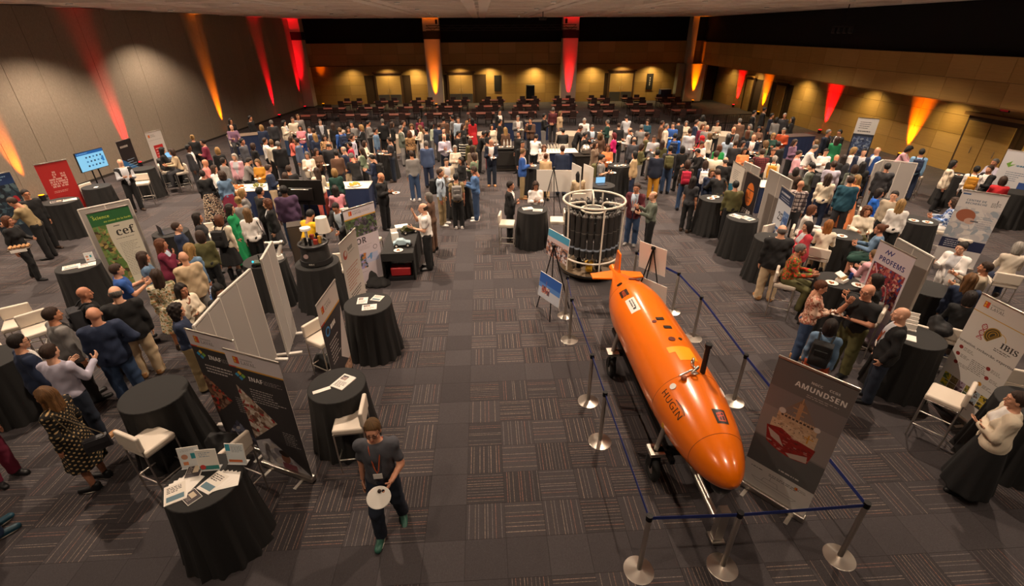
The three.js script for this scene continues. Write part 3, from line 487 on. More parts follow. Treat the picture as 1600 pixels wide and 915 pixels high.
// ---------------------------------------------------------------- distance fields and surface nets (people, cloth, gear)
class Field {
  constructor(lo, hi, h) {
    this.h = h; this.o = lo.map(v => v - 2.5 * h); this.n = lo.map((v, i) => Math.ceil((hi[i] - v) / h) + 6);
    this.d = new Float32Array(this.n[0] * this.n[1] * this.n[2]).fill(9);
  }
  add(lo, hi, fn, k = 0.03) {
    const { h, o, n, d } = this, m = k + 2.2 * h, a = [], b = [];
    for (let i = 0; i < 3; i++) { a[i] = Math.max(0, Math.floor((lo[i] - m - o[i]) / h)); b[i] = Math.min(n[i] - 1, Math.ceil((hi[i] + m - o[i]) / h)); }
    for (let z = a[2]; z <= b[2]; z++) for (let y = a[1]; y <= b[1]; y++) { let q = (z * n[1] + y) * n[0] + a[0]; for (let x = a[0]; x <= b[0]; x++, q++) {
      const v = fn(o[0] + x * h, o[1] + y * h, o[2] + z * h), w = d[q], e = k - Math.abs(v - w);
      d[q] = Math.min(v, w) - (e > 0 ? e * e / k * 0.25 : 0);
    } }
  }
  cut(fn) { const { h, o, n, d } = this; let q = 0; for (let z = 0; z < n[2]; z++) for (let y = 0; y < n[1]; y++) for (let x = 0; x < n[0]; x++, q++) if (d[q] < 3 * h) { const v = fn(o[0] + x * h, o[1] + y * h, o[2] + z * h); if (v > d[q]) d[q] = v; } }
  warp(fn) { const { h, o, n, d } = this; let q = 0; for (let z = 0; z < n[2]; z++) for (let y = 0; y < n[1]; y++) for (let x = 0; x < n[0]; x++, q++) if (d[q] < 3 * h) d[q] += fn(o[0] + x * h, o[1] + y * h, o[2] + z * h); }
  cap(a, b, ra, rb, k) {
    const bx = b[0] - a[0], by = b[1] - a[1], bz = b[2] - a[2], L = bx * bx + by * by + bz * bz || 1e-9, r = Math.max(ra, rb);
    this.add(a.map((v, i) => Math.min(v, b[i]) - r), a.map((v, i) => Math.max(v, b[i]) + r), (x, y, z) => {
      const px = x - a[0], py = y - a[1], pz = z - a[2]; let t = (px * bx + py * by + pz * bz) / L; t = t < 0 ? 0 : t > 1 ? 1 : t;
      const ex = px - t * bx, ey = py - t * by, ez = pz - t * bz; return Math.sqrt(ex * ex + ey * ey + ez * ez) - ra - (rb - ra) * t;
    }, k);
  }
  ell(c, r, k, tf) {                                  // ellipsoid; tf maps a world point into the frame of the ellipsoid
    const R = Math.max(...r), f = (x, y, z) => { const X = (x - c[0]) / r[0], Y = (y - c[1]) / r[1], Z = (z - c[2]) / r[2], k0 = Math.sqrt(X * X + Y * Y + Z * Z), a = X / r[0], b = Y / r[1], e = Z / r[2], k1 = Math.sqrt(a * a + b * b + e * e); return k1 < 1e-6 ? -Math.min(...r) : k0 * (k0 - 1) / k1; };
    if (!tf) this.add(c.map((v, i) => v - r[i]), c.map((v, i) => v + r[i]), f, k);
    else { const w = tf.out(c); this.add(w.map(v => v - R), w.map(v => v + R), (x, y, z) => { const p = tf.in(x, y, z); return f(p[0], p[1], p[2]); }, k); }
  }
  mesh() {
    const { h, o, n, d } = this, [nx, ny, nz] = n, id = new Int32Array(nx * ny * nz).fill(-1), P = [], I = [], st = [1, nx, nx * ny];
    const cs = [0, 1, nx, nx + 1, nx * ny, nx * ny + 1, nx * ny + nx, nx * ny + nx + 1];
    for (let z = 0; z < nz - 1; z++) for (let y = 0; y < ny - 1; y++) for (let x = 0; x < nx - 1; x++) {
      const q = (z * ny + y) * nx + x; let m = 0; for (let i = 0; i < 8; i++) if (d[q + cs[i]] < 0) m |= 1 << i;
      if (m === 0 || m === 255) continue;
      let sx = 0, sy = 0, sz = 0, c = 0;
      for (let i = 0; i < 8; i++) for (let ax = 0; ax < 3; ax++) { const j = i | 1 << ax; if (j === i) continue; const A = d[q + cs[i]], B = d[q + cs[j]]; if (A < 0 === B < 0) continue; const t = A / (A - B); sx += (i & 1) + (ax === 0 ? t : 0); sy += (i >> 1 & 1) + (ax === 1 ? t : 0); sz += (i >> 2 & 1) + (ax === 2 ? t : 0); c++; }
      id[q] = P.length / 3; P.push(o[0] + (x + sx / c) * h, o[1] + (y + sy / c) * h, o[2] + (z + sz / c) * h);
    }
    for (let z = 1; z < nz - 1; z++) for (let y = 1; y < ny - 1; y++) for (let x = 1; x < nx - 1; x++) {
      const q = (z * ny + y) * nx + x, A = d[q] < 0;
      for (let ax = 0; ax < 3; ax++) {
        if (A === d[q + st[ax]] < 0) continue;
        const u = st[(ax + 1) % 3], v = st[(ax + 2) % 3], a = id[q], b = id[q - u], c = id[q - u - v], e = id[q - v];
        if (a < 0 || b < 0 || c < 0 || e < 0) continue;
        if (A) I.push(a, b, c, a, c, e); else I.push(a, c, b, a, e, c);
      }
    }
    const g = new THREE.BufferGeometry(); g.setAttribute('position', new THREE.Float32BufferAttribute(P, 3)); g.setIndex(I); g.computeVertexNormals();
    const uv = new Float32Array(P.length / 3 * 2); for (let i = 0; i < uv.length / 2; i++) { uv[2 * i] = Math.atan2(P[3 * i], P[3 * i + 2]) * 0.17; uv[2 * i + 1] = P[3 * i + 1]; }
    g.setAttribute('uv', new THREE.BufferAttribute(uv, 2)); return g;
  }
}
// ---------------------------------------------------------------- people
const nrm = a => { const l = Math.hypot(...a); return a.map(v => v / l); }, addv = (a, b, s = 1) => a.map((v, i) => v + b[i] * s);
// arms: [upper direction, forearm direction] with x pointing outwards; legs the same; lean is the torso's forward tilt
const HANG = [[0.13, -1, 0], [0.04, -1, 0.16]];
const POSES = {
  S: { R: HANG, L: HANG }, X: { R: [[0.22, -0.9, 0.22], [-1, 0.12, 0.45]], L: [[0.22, -0.9, 0.26], [-1, 0.02, 0.62]] },
  P: { R: [[0.2, -1, 0.12], [-0.5, 0.3, 0.9]], L: [[0.16, -1, 0.08], [-0.35, 0, 1]], hp: 0.22 },
  G: { R: [[0.22, -0.85, 0.35], [-0.1, 0.45, 0.85]], L: [[0.2, -0.9, 0.3], [-0.15, 0.25, 0.9]] },
  W: { R: [[0.14, -1, -0.22], [0.05, -1, 0.2]], L: [[0.26, -1, 0.16], [-0.38, -0.08, 0.95]], legs: { R: [[0.05, -1, 0.36], [0.02, -1, -0.05]], L: [[0.05, -1, -0.1], [0.04, -1, -0.35]] } },
  T: { R: [[0.16, -0.9, 0.4], [-0.3, 0.1, 1]], L: [[0.16, -0.9, 0.35], [-0.35, 0.05, 1]], legs: { L: [[0.16, -0.22, 1], [0, -1, 0.05]], R: [[0.14, -0.25, 1], [0, -1, -0.12]] }, lean: 0.12, seat: 0.8 },
  C: { R: [[0.12, -0.85, 0.5], [-0.42, 1, 0.22]], L: [[0.2, -0.9, 0.24], [-1, 0.1, 0.6]] },
  K: { R: [[0.34, -1, -0.12], [-0.25, -1, 0.35]], L: [[0.34, -1, -0.12], [-0.25, -1, 0.35]] },
  D: { R: [[0.25, -0.55, 0.65], [-0.45, 0.9, 0.2]], L: [[0.15, -1, 0.1], [-0.3, 0.2, 0.9]] },
  H: { R: [[0.55, -0.9, -0.25], [-0.75, -0.4, 0.45]], L: HANG },
  R: { R: [[0.12, -0.75, 0.6], [-0.1, -0.25, 1]], L: [[0.14, -0.8, 0.5], [-0.2, -0.3, 1]], lean: 0.32, hp: 0.35 },
  Q: { R: [[0.15, -1, 0.2], [-0.42, 0.3, 0.9]], L: [[0.15, -1, 0.18], [-0.42, 0.25, 0.9]], hp: 0.42 },
};
function skeleton(pose, sex) {
  const P = POSES[pose], f = sex === 'f', lean = P.lean || 0.02, sw = f ? 0.156 : 0.172, hipw = f ? 0.088 : 0.085;
  const J = {}, legs = P.legs || { L: [[0.045, -1, 0.03], [0.0, -1, -0.04]], R: [[0.06, -1, -0.01], [0.01, -1, -0.03]] };
  let low = 9;
  for (const [k, s] of [['L', 1], ['R', -1]]) {
    const hip = [s * hipw, -0.03, 0], kn = addv(hip, nrm([legs[k][0][0] * s, legs[k][0][1], legs[k][0][2]]), 0.43), an = addv(kn, nrm([legs[k][1][0] * s, legs[k][1][1], legs[k][1][2]]), 0.42);
    Object.assign(J, { ['hip' + k]: hip, ['knee' + k]: kn, ['ankle' + k]: an }); low = Math.min(low, an[1]);
  }
  const py = P.seat ? P.seat + 0.1 : 0.085 - low, c = Math.cos(lean), s = Math.sin(lean);
  for (const k in J) J[k][1] += py;
  const tf = { in: (x, y, z) => { const Y = y - py; return [x, c * Y + s * z + 0.95, -s * Y + c * z]; }, out: p => { const Y = p[1] - 0.95; return [p[0], c * Y - s * p[2] * 1 + py, s * Y + c * p[2]]; } };
  J.tf = tf; J.py = py; J.neck = tf.out([0, 1.46, -0.015]); J.head = tf.out([0, 1.625, 0.015]); J.hp = (P.hp || 0.04) + lean * 0.5;
  for (const [k, sg] of [['L', 1], ['R', -1]]) {
    const sh = tf.out([sg * sw, 1.405, -0.01]), a = P[k], el = addv(sh, nrm([a[0][0] * sg, a[0][1], a[0][2]]), 0.285), wd = nrm([a[1][0] * sg, a[1][1], a[1][2]]), wr = addv(el, wd, 0.25);
    Object.assign(J, { ['sh' + k]: sh, ['el' + k]: el, ['wr' + k]: wr, ['wd' + k]: wd });
  }
  return J;
}
function torso(F, J, f, e, k) {
  F.ell([0, 1.3, 0], [(f ? 0.15 : 0.17) + e, 0.19, (f ? 0.108 : 0.118) + e], k, J.tf);
  F.ell([0, 1.1, 0.008], [(f ? 0.128 : 0.152) + e, 0.19, (f ? 0.1 : 0.116) + e], k, J.tf);
  F.ell([0, 0.95, -0.005], [(f ? 0.17 : 0.165) + e, 0.13, (f ? 0.122 : 0.118) + e], k, J.tf);
  if (f) for (const s of [-1, 1]) F.ell([s * 0.068, 1.27, 0.085], [0.06 + e, 0.062 + e, 0.055 + e], k, J.tf);
  const a = J.shL, b = J.shR; F.cap(a, b, 0.055 + e, 0.055 + e, k);
}
const LO = [-0.72, -0.02, -0.62], HI = [0.72, 1.78, 0.85];
const cache = {};
const memo = (k, fn) => cache[k] ??= fn();
const paintG = (g, r, gg, b) => { const n = g.attributes.position.count, a = new Float32Array(n * 3); for (let i = 0; i < n; i++) { a[3 * i] = r; a[3 * i + 1] = gg; a[3 * i + 2] = b; } g.setAttribute('color', new THREE.BufferAttribute(a, 3)); return g; };
const flat = g => { const q = g.index ? g.toNonIndexed() : g; if (!q.attributes.uv) q.setAttribute('uv', new THREE.BufferAttribute(new Float32Array(q.attributes.position.count * 2), 2)); return q; };
function headGeo(sex, lod) {
  return memo('head' + sex + lod, () => {
    const f = sex === 'f', F = new Field([-0.1, -0.2, -0.13], [0.1, 0.14, 0.14], [0.0085, 0.013, 0.02][lod]);
    F.ell([0, 0.025, -0.012], [0.077, 0.1, 0.097], 0.02); F.ell([0, -0.05, 0.026], [f ? 0.05 : 0.056, 0.066, 0.062], 0.035);
    F.cap([0, -0.07, -0.025], [0, -0.22, -0.035], f ? 0.046 : 0.054, f ? 0.052 : 0.062, 0.02);
    if (lod < 2) {
      F.cap([0, 0.012, 0.088], [0, -0.028, 0.104], 0.009, 0.014, 0.012); F.cap([-0.04, 0.036, 0.078], [0.04, 0.036, 0.078], 0.009, 0.009, 0.015);
      F.cap([-0.018, -0.062, 0.083], [0.018, -0.062, 0.083], 0.009, 0.009, 0.01); F.ell([0, -0.098, 0.07], [0.022, 0.018, 0.018], 0.02);
      for (const s of [-1, 1]) { F.ell([s * 0.081, -0.004, -0.004], [0.01, 0.032, 0.02], 0.008); F.ell([s * 0.045, -0.02, 0.062], [0.02, 0.022, 0.018], 0.02); }
    }
    const gs = [paintG(flat(F.mesh()), 1, 1, 1)];
    if (lod < 2) {
      for (const s of [-1, 1]) {
        gs.push(paintG(flat(new THREE.SphereGeometry(0.0115, 7, 5).translate(s * 0.031, 0.012, 0.0795)), 1, 1.1, 1.2), paintG(flat(new THREE.SphereGeometry(0.0065, 6, 4).translate(s * 0.031, 0.011, 0.0875)), 0.06, 0.05, 0.05));
        gs.push(paintG(flat(bar([s * 0.016, 0.033, 0.091], [s * 0.046, 0.034, 0.08], 0.0042, 4)), 0.2, 0.14, 0.1));
      }
      gs.push(paintG(flat(new THREE.SphereGeometry(1, 7, 5).scale(0.02, 0.007, 0.007).translate(0, -0.063, 0.09)), 0.8, 0.45, 0.42));
    }
    for (const g of gs) for (const k of Object.keys(g.attributes)) if (!['position', 'normal', 'uv', 'color'].includes(k)) g.deleteAttribute(k);
    return mergeGeometries(gs);
  });
}
function handGeo(side, curl, lod) {               // palm and five unequal bent fingers along -y from the wrist, palm facing inwards
  return memo('hand' + side + curl + lod, () => {
    const gs = [], n = lod > 1 ? 4 : 6, s = side;
    gs.push(new THREE.SphereGeometry(1, lod > 1 ? 6 : 9, lod > 1 ? 5 : 7).scale(0.018, 0.055, 0.042).translate(0, -0.05, 0));
    const fg = (base, dir, len, r, bend) => { let p = base, d = dir; const pts = [p]; for (let i = 0; i < 3; i++) { p = addv(p, d, len * [0.44, 0.32, 0.24][i]); pts.push(p); d = nrm([d[0] - s * bend * [0.7, 0.9, 0.5][i], d[1] + (i ? bend * 0.25 : 0), d[2]]); } gs.push(tube(pts, r, lod > 1 ? 3 : 6, n), new THREE.SphereGeometry(r, n, 4).translate(...pts[3])); };
    [[-0.028, 0.062], [-0.009, 0.075], [0.01, 0.08], [0.028, 0.072]].forEach(([z, l], i) => fg([0, -0.088, z], nrm([-s * 0.1, -1, z * 1.5]), l, 0.0088 - (i === 0 ? 0.001 : 0), curl));
    fg([-s * 0.006, -0.03, 0.034], nrm([-s * 0.35, -0.75, 0.6]), 0.065, 0.0098, curl * 0.4);
    return mergeGeometries(gs.map(g => { const q = flat(g); return paintG(q, 1, 1, 1); }));
  });
}
const M4 = () => new THREE.Matrix4();
function bodyGeo(pose, sex, lod) {
  return memo('body' + pose + sex + lod, () => {
    const J = skeleton(pose, sex), f = sex === 'f', F = new Field(LO, HI, [0.024, 0.032, 0.042][lod]), k = 0.045;
    torso(F, J, f, 0, k); F.cap(J.neck, addv(J.head, [0, -0.06, -0.02]), 0.058, 0.05, 0.03);
    for (const s of ['L', 'R']) {
      const sc = f ? 0.88 : 1; F.cap(J['sh' + s], J['el' + s], 0.052 * sc, 0.042 * sc, 0.03); F.cap(J['el' + s], J['wr' + s], 0.043 * sc, 0.03 * sc, 0.02);
      F.cap(J['hip' + s], J['knee' + s], 0.084, 0.056, 0.03); F.cap(J['knee' + s], J['ankle' + s], 0.056, 0.036, 0.02); F.cap(J['ankle' + s], addv(J['ankle' + s], [s === 'L' ? 0.012 : -0.012, -0.05, 0.07]), 0.036, 0.022, 0.02);
    }
    const gs = [paintG(flat(F.mesh()), 1, 1, 1)];
    gs.push(headGeo(sex, lod).clone().applyMatrix4(M4().makeRotationX(J.hp)).translate(...J.head));
    for (const [s, sg] of [['L', 1], ['R', -1]]) {
      const q = new THREE.Quaternion().setFromUnitVectors(V(0, -1, 0), V(...J['wd' + s])), sc = f ? 0.9 : 1;
      gs.push(handGeo(sg, pose === 'S' || pose === 'W' ? 0.25 : 0.55, lod).clone().scale(sc, sc, sc).applyQuaternion(q).translate(...J['wr' + s]));
    }
    return mergeGeometries(gs);
  });
}
const wrinkle = (x, y, z) => 0.0062 * Math.sin(34 * y + 5 * Math.sin(8 * x + 3 * z) + 14 * x) * Math.sin(15 * x + 12 * z + 6 * y + 1) + 0.004 * Math.sin(21 * y - 26 * x + 9 * z);
function topGeo(type, pose, sex, lod) {           // upper garment; 'i' is the shirt seen under an open jacket
  return memo('top' + type + pose + sex + lod, () => {
    const J = skeleton(pose, sex), f = sex === 'f', F = new Field(LO, HI, [0.018, 0.025, 0.034][lod]), e = type === 'j' || type === 'v' ? 0.028 : type === 'i' ? 0.015 : 0.02;
    torso(F, J, f, e, 0.045);
    if (type === 'j') F.ell([0, 0.93, 0], [0.172 + e, 0.4, 0.125 + e], 0.05, J.tf);
    for (const s of ['L', 'R']) {
      const a = J['sh' + s], b = J['el' + s], c = J['wr' + s];
      if (type === 't') F.cap(a, addv(a, b.map((v, i) => v - a[i]), 0.66), 0.057, 0.061, 0.03);
      else if (type !== 'i' && type !== 'v') { const w = type === 'j' ? 0.006 : 0; F.cap(a, b, 0.066 + w, 0.056 + w, 0.025); F.cap(b, addv(b, c.map((v, i) => v - b[i]), 0.97), 0.056 + w, 0.044 + w, 0.02); }
    }
    if (lod < 2) F.warp(wrinkle);
    const hem = type === 'j' ? 0.79 : type === 'i' ? 0.93 : type === 'v' ? 0.88 : f ? 0.87 : 0.885, sleeves = [];
    if (type !== 'i' && type !== 'v') for (const s of ['L', 'R']) sleeves.push([J['el' + s], J['wr' + s], J['sh' + s]]);
    F.cut((x, y, z) => {
      const p = J.tf.in(x, y, z); let arm = 9;
      for (const [a, b, s] of sleeves) for (const [u, v] of [[a, b], [s, a]]) { const dx = v[0] - u[0], dy = v[1] - u[1], dz = v[2] - u[2], L = dx * dx + dy * dy + dz * dz; let t = ((x - u[0]) * dx + (y - u[1]) * dy + (z - u[2]) * dz) / L; t = Math.max(0, Math.min(1, t)); arm = Math.min(arm, Math.hypot(x - u[0] - t * dx, y - u[1] - t * dy, z - u[2] - t * dz)); }
      let v = arm < 0.085 ? -9 : Math.max(hem - p[1], p[1] - 1.475);
      if (type === 'j' || type === 'v') { const w = 0.075 * Math.max(0, Math.min(1, (p[1] - 1.0) / 0.3)) + 0.012; if (p[2] > 0.03 && arm > 0.075) v = Math.max(v, Math.min(w - Math.abs(p[0]), p[2] - 0.03)); }
      return v;
    });
    return F.mesh();
  });
}
function legsGeo(type, pose, sex, lod, len) {     // trousers, skirt or the lower half of a dress
  return memo('leg' + type + pose + sex + lod + len, () => {
    const J = skeleton(pose, sex), f = sex === 'f', F = new Field(LO, HI, [0.018, 0.025, 0.034][lod]), seated = pose === 'T';
    F.ell([0, 0.95, -0.005], [0.182, 0.14, 0.135], 0.04, J.tf);
    if (type === 'p') for (const s of ['L', 'R']) { const w = f ? 0 : 0.006; F.cap(J['hip' + s], J['knee' + s], 0.1 + w, 0.078 + w, 0.03); F.cap(J['knee' + s], addv(J['ankle' + s], [0, -0.03, 0]), 0.076 + w, 0.068 + w, 0.025); }
    else if (seated) { for (const s of ['L', 'R']) F.cap(J['hip' + s], J['knee' + s], 0.115, 0.1, 0.1); F.cap(addv(J.hipL, J.hipR.map((v, i) => v - J.hipL[i]), 0.5), addv(J.kneeL, J.kneeR.map((v, i) => v - J.kneeL[i]), 0.5), 0.1, 0.09, 0.06); }
    else {
      const y1 = J.py + 0.06, y0 = len === 'm' ? 0.14 : 0.46, r0 = len === 'm' ? 0.33 : 0.255;
      F.add([-0.4, y0, -0.4], [0.4, y1, 0.4], (x, y, z) => { const t = Math.max(0, Math.min(1, (y1 - y) / (y1 - y0))), r = (0.165 + (r0 - 0.165) * Math.pow(t, 0.8)) * (1 + 0.05 * t * Math.sin(9 * Math.atan2(x, z))), q = Math.hypot(x, z * 1.18) - r; return Math.max(q, y0 - y, y - y1) * 0.9; }, 0.02);
    }
    if (lod < 2 && type === 'p') F.warp((x, y, z) => 0.6 * wrinkle(x, y * 1.1, z));
    F.cut((x, y, z) => { const p = J.tf.in(x, y, z); return Math.max(z < 0.25 ? p[1] - 1.03 : -1, type === 'p' && !seated ? 0.05 - y : -1); });
    return F.mesh();
  });
}
function hairGeo(type, lod) {
  return memo('hair' + type + lod, () => {
    const F = new Field([-0.17, -0.42, -0.22], [0.17, 0.18, 0.14], [0.011, 0.015, 0.022][lod]), e = { s: 0.012, r: 0.006, l: 0.02, m: 0.022, u: 0.012, c: 0.032, k: 0.02, a: 0.014 }[type];
    F.ell([0, 0.03, -0.016], [0.077 + e, 0.1 + e, 0.098 + e], 0.01);
    const face = (x, y, z) => -0.008 - (y * 0.62 - z * 0.78);                       // cut off in front of the hairline
    if (type === 's') F.cut((x, y, z) => Math.max(face(x, y, z), -0.065 - y, Math.abs(x) > 0.06 && z > 0.03 ? 0.01 : -1));
    if (type === 'r') F.cut((x, y, z) => Math.max(-0.065 - y, y - 0.035 + 0.35 * z, z - 0.025));
    if (type === 'u') { F.cut((x, y, z) => Math.max(face(x, y, z), -0.06 - y)); F.ell([0, 0.085, -0.125], [0.048, 0.045, 0.045], 0.01); }
    if (type === 'l') { F.ell([0, -0.14, -0.075], [0.1, 0.235, 0.05], 0.03); for (const s of [-1, 1]) F.cap([s * 0.075, 0.02, -0.005], [s * 0.088, -0.24, 0.02], 0.026, 0.022, 0.03); F.cut((x, y, z) => z > 0 && Math.abs(x) < 0.068 ? face(x, y, z) : -1); F.warp((x, y, z) => 0.005 * Math.sin(x * 95 + 14 * y)); }
    if (type === 'm' || type === 'c') { F.ell([0, -0.05, -0.035], [type === 'c' ? 0.125 : 0.106, type === 'c' ? 0.15 : 0.125, 0.088], 0.03); F.cut((x, y, z) => z > -0.01 && Math.abs(x) < 0.07 ? face(x, y, z) : -1); if (type === 'c') F.warp((x, y, z) => 0.013 * Math.sin(x * 62) * Math.sin(y * 58) * Math.sin(z * 60 + 1)); }
    if (type === 'k') { F.ell([0, -0.11, 0], [0.11, 0.13, 0.11], 0.04); F.cut((x, y, z) => z > 0.02 ? 0.06 - Math.hypot(x, (y + 0.02) * 0.75) : -1); }
    return F.mesh();
  });
}
const shoeGeo = memo('shoe', () => { const F = new Field([-0.07, -0.01, -0.1], [0.07, 0.12, 0.21], 0.014); F.cap([0, 0.042, -0.03], [0.004, 0.034, 0.14], 0.047, 0.041, 0.03); F.cap([0, 0.06, -0.03], [0, 0.1, -0.035], 0.048, 0.05, 0.03); F.cut((x, y) => 0.004 - y); return F.mesh(); });
const soleGeo = memo('sole', () => { const s = new THREE.Shape(); s.absellipse(0, 0, 0.045, 0.118, 0, Math.PI * 2); return new THREE.ExtrudeGeometry(s, { depth: 0.016, bevelEnabled: false, curveSegments: 7 }).rotateX(-Math.PI / 2).translate(0.002, 0, 0.05); });
const bootGeo = memo('boot', () => { const F = new Field([-0.08, -0.01, -0.12], [0.08, 0.34, 0.21], 0.018); F.cap([0, 0.04, -0.03], [0.004, 0.03, 0.13], 0.043, 0.036, 0.03); F.cap([0, 0.05, -0.035], [0, 0.28, -0.03], 0.05, 0.062, 0.02); F.cut((x, y) => 0.004 - y); return F.mesh(); });
// clothing colours
const C = { slate: '#4a4b52', darkjeans: '#1d2636', jeans: '#2f4464', lavender: '#b9b4c6', navy: '#1e2a44', black: '#151517', grey: '#7d7a78', charcoal: '#2f2f33', beige: '#bfa888', blue: '#2c549c', denim: '#5d7894', burgundy: '#6e1a34', olive: '#55522f', cream: '#e0d2bb', green: '#12874f', white: '#e6e2de', darkdenim: '#25304a', khaki: '#8d7a58', salmon: '#cc7f78', rose: '#d3a0aa', apricot: '#e58a54', mauve: '#7a5c74', ivory: '#e3d7c2', coral: '#d3675a', pink: '#d78a96', slateblue: '#596680', brown: '#5f4434', skyblue: '#7fa6cc', darkgreen: '#1d4038', plum: '#4a3450', yellow: '#e5b416', lightblue: '#a9bacb', denimblue: '#4a6c9a', stone: '#a89a86', sage: '#74836a', taupe: '#83715f', bluegrey: '#46577a', midnight: '#151d30', greygreen: '#5c6358', palegreen: '#b9c4ae', red: '#b81f26', tan: '#a8794c', sand: '#bfa27a', palegrey: '#b7b9bf', magenta: '#d3186c', peach: '#dba583', maroon: '#56202a', brightblue: '#1c62c8', paleblue: '#b5c8de', brightgreen: '#27a052', mustard: '#b67f22', darkbrown: '#3a2a20', crimson: '#b01c3a', rust: '#a2421c', emerald: '#1f7a4d', teal: '#1d4a5c', scarletrose: '#b23440', fur: '#cfc4b4', greenshoe: '#28584a' };
const HC = { sandy: '#8f6a3e', darkblond: '#96683a', brown: '#4a3020', darkbrown: '#2a1b14', grey: '#8a847e', auburn: '#7a4322', black: '#141011', blond: '#c79b5c', white: '#cfc8be', redhair: '#8e2230', orangehair: '#c0762e', scarlet: '#c01a24' };
const SKIN = ['#c98f72', '#d09a7c', '#b97f62', '#c78a68', '#d6a386'];
const pat = (n, w, h, rep, draw) => () => canvas(w, h, draw, { repeat: rep });
const PATS = {
  dots: [pat('dots', 64, 64, [14, 14], (c, w, h) => { c.fillStyle = '#15120f'; c.fillRect(0, 0, w, h); c.fillStyle = '#b99a6a'; for (const [x, y] of [[16, 16], [48, 48]]) { c.beginPath(); c.arc(x, y, 11, 0, 7); c.fill(); } })],
  floral: ['#d8cdb4', ['#6f7a58', '#8d7a4a', '#b9a878', '#5d6a50', '#c98a5a']], bluefloral: ['#c3cfe0', ['#3c64a8', '#5e86c6', '#24407a']], nightfloral: ['#17151a', ['#c9b8a0', '#a08a70', '#6a4a40']], redfloral: ['#5a4a1c', ['#c8391c', '#d85a24', '#6a7a24', '#8a9a3a', '#b82a1a']], pinkfloral: ['#cfae98', ['#a8604c', '#b87a68', '#8a5a44']], leopard: ['#8d6a44', ['#2a1c14', '#4a3220', '#b08a5c']], lace: ['#e2d6c8', ['#c7b4a4', '#f0e8de', '#b89c8c']],
  stripes: [pat('st', 16, 64, [4, 9], (c, w, h) => { c.fillStyle = '#17161a'; c.fillRect(0, 0, w, h); c.fillStyle = '#d9d2c6'; c.fillRect(0, 10, w, 24); })],
  plaid: [pat('pl', 64, 64, [9, 9], (c, w, h) => { c.fillStyle = '#cfc6c0'; c.fillRect(0, 0, w, h); c.fillStyle = 'rgba(40,30,38,0.62)'; c.fillRect(0, 0, 26, h); c.fillRect(0, 0, w, 26); c.fillStyle = 'rgba(90,30,30,.5)'; c.fillRect(44, 0, 5, h); c.fillRect(0, 44, w, 5); })],
  redcheck: [pat('rc', 32, 32, [16, 16], (c, w, h) => { c.fillStyle = '#7a3034'; c.fillRect(0, 0, w, h); c.fillStyle = 'rgba(30,10,14,.55)'; c.fillRect(0, 0, 15, h); c.fillRect(0, 0, w, 15); })],
};
function cloth(c, rough = 0.88) {
  return mats['cloth' + c + rough] ??= (() => {
    const p = PATS[c]; if (!p) return new THREE.MeshStandardMaterial({ color: C[c] || c, roughness: rough });
    const t = p.length === 1 ? p[0]() : canvas(256, 256, (x, w, h) => { const g = mulberry(c.length * 13 + 1); x.fillStyle = p[0]; x.fillRect(0, 0, w, h); for (let i = 0; i < 150; i++) { x.fillStyle = p[1][g() * p[1].length | 0]; x.beginPath(); const X = g() * w, Y = g() * h; for (let k = 0; k < 7; k++) { const a = k * 0.9, r = 5 + g() * 12; x.lineTo(X + Math.cos(a) * r, Y + Math.sin(a) * r); } x.fill(); } }, { repeat: [2.6, 2.6] });
    return new THREE.MeshStandardMaterial({ map: t, roughness: rough });
  })();
}
const hairTex = canvas(128, 128, (c, w, h) => { const g = mulberry(91); c.fillStyle = '#c8c8c8'; c.fillRect(0, 0, w, h); for (let i = 0; i < 420; i++) { const v = 110 + g() * 145 | 0; c.fillStyle = `rgba(${v},${v},${v},0.6)`; c.fillRect(g() * w, g() * h - 30, 1 + g() * 2, 20 + g() * 60); } }, { repeat: [5, 5] });
const hairMat = (c, t) => mats['hair' + c + (t === 'k')] ??= new THREE.MeshStandardMaterial(t === 'k' ? { color: c, roughness: 0.9 } : { color: c, map: hairTex, bumpMap: hairTex, bumpScale: 0.006, roughness: 0.62 });
const skinMat = c => mats['skin' + c] ??= new THREE.MeshStandardMaterial({ color: c, roughness: 0.55, vertexColors: true });
const lanyardGeo = memo('lan', () => join([tube([[-0.075, 1.47, -0.03], [-0.06, 1.42, 0.1], [0, 1.13, 0.165], [0.06, 1.42, 0.1], [0.075, 1.47, -0.03]], 0.007, 18, 4)]));
const glassesGeo = memo('gl', () => join([new THREE.TorusGeometry(0.021, 0.0028, 4, 12).translate(-0.031, 0.008, 0.097), new THREE.TorusGeometry(0.021, 0.0028, 4, 12).translate(0.031, 0.008, 0.097), bar([-0.011, 0.012, 0.1], [0.011, 0.012, 0.1], 0.0028, 4), bar([-0.052, 0.012, 0.094], [-0.082, 0.008, 0.0], 0.0028, 4), bar([0.052, 0.012, 0.094], [0.082, 0.008, 0.0], 0.0028, 4)]));
const backpackGeo = memo('bp', () => { const F = new Field([-0.2, -0.27, -0.15], [0.2, 0.27, 0.13], 0.022); F.ell([0, 0, -0.01], [0.165, 0.25, 0.1], 0.03); F.add([-0.15, -0.22, -0.1], [0.15, 0.2, 0.08], (x, y, z) => Math.max(Math.abs(x) - 0.13, Math.abs(y + 0.01) - 0.2, Math.abs(z) - 0.075) - 0.02, 0.03); F.ell([0, -0.09, -0.1], [0.12, 0.11, 0.05], 0.02); return F.mesh(); });
const strapGeo = s => tube([[s * 0.09, 0.2, 0.05], [s * 0.11, 0.29, 0.17], [s * 0.12, 0.14, 0.33], [s * 0.15, -0.05, 0.28], [s * 0.13, -0.17, 0.06]], 0.017, 16, 5);
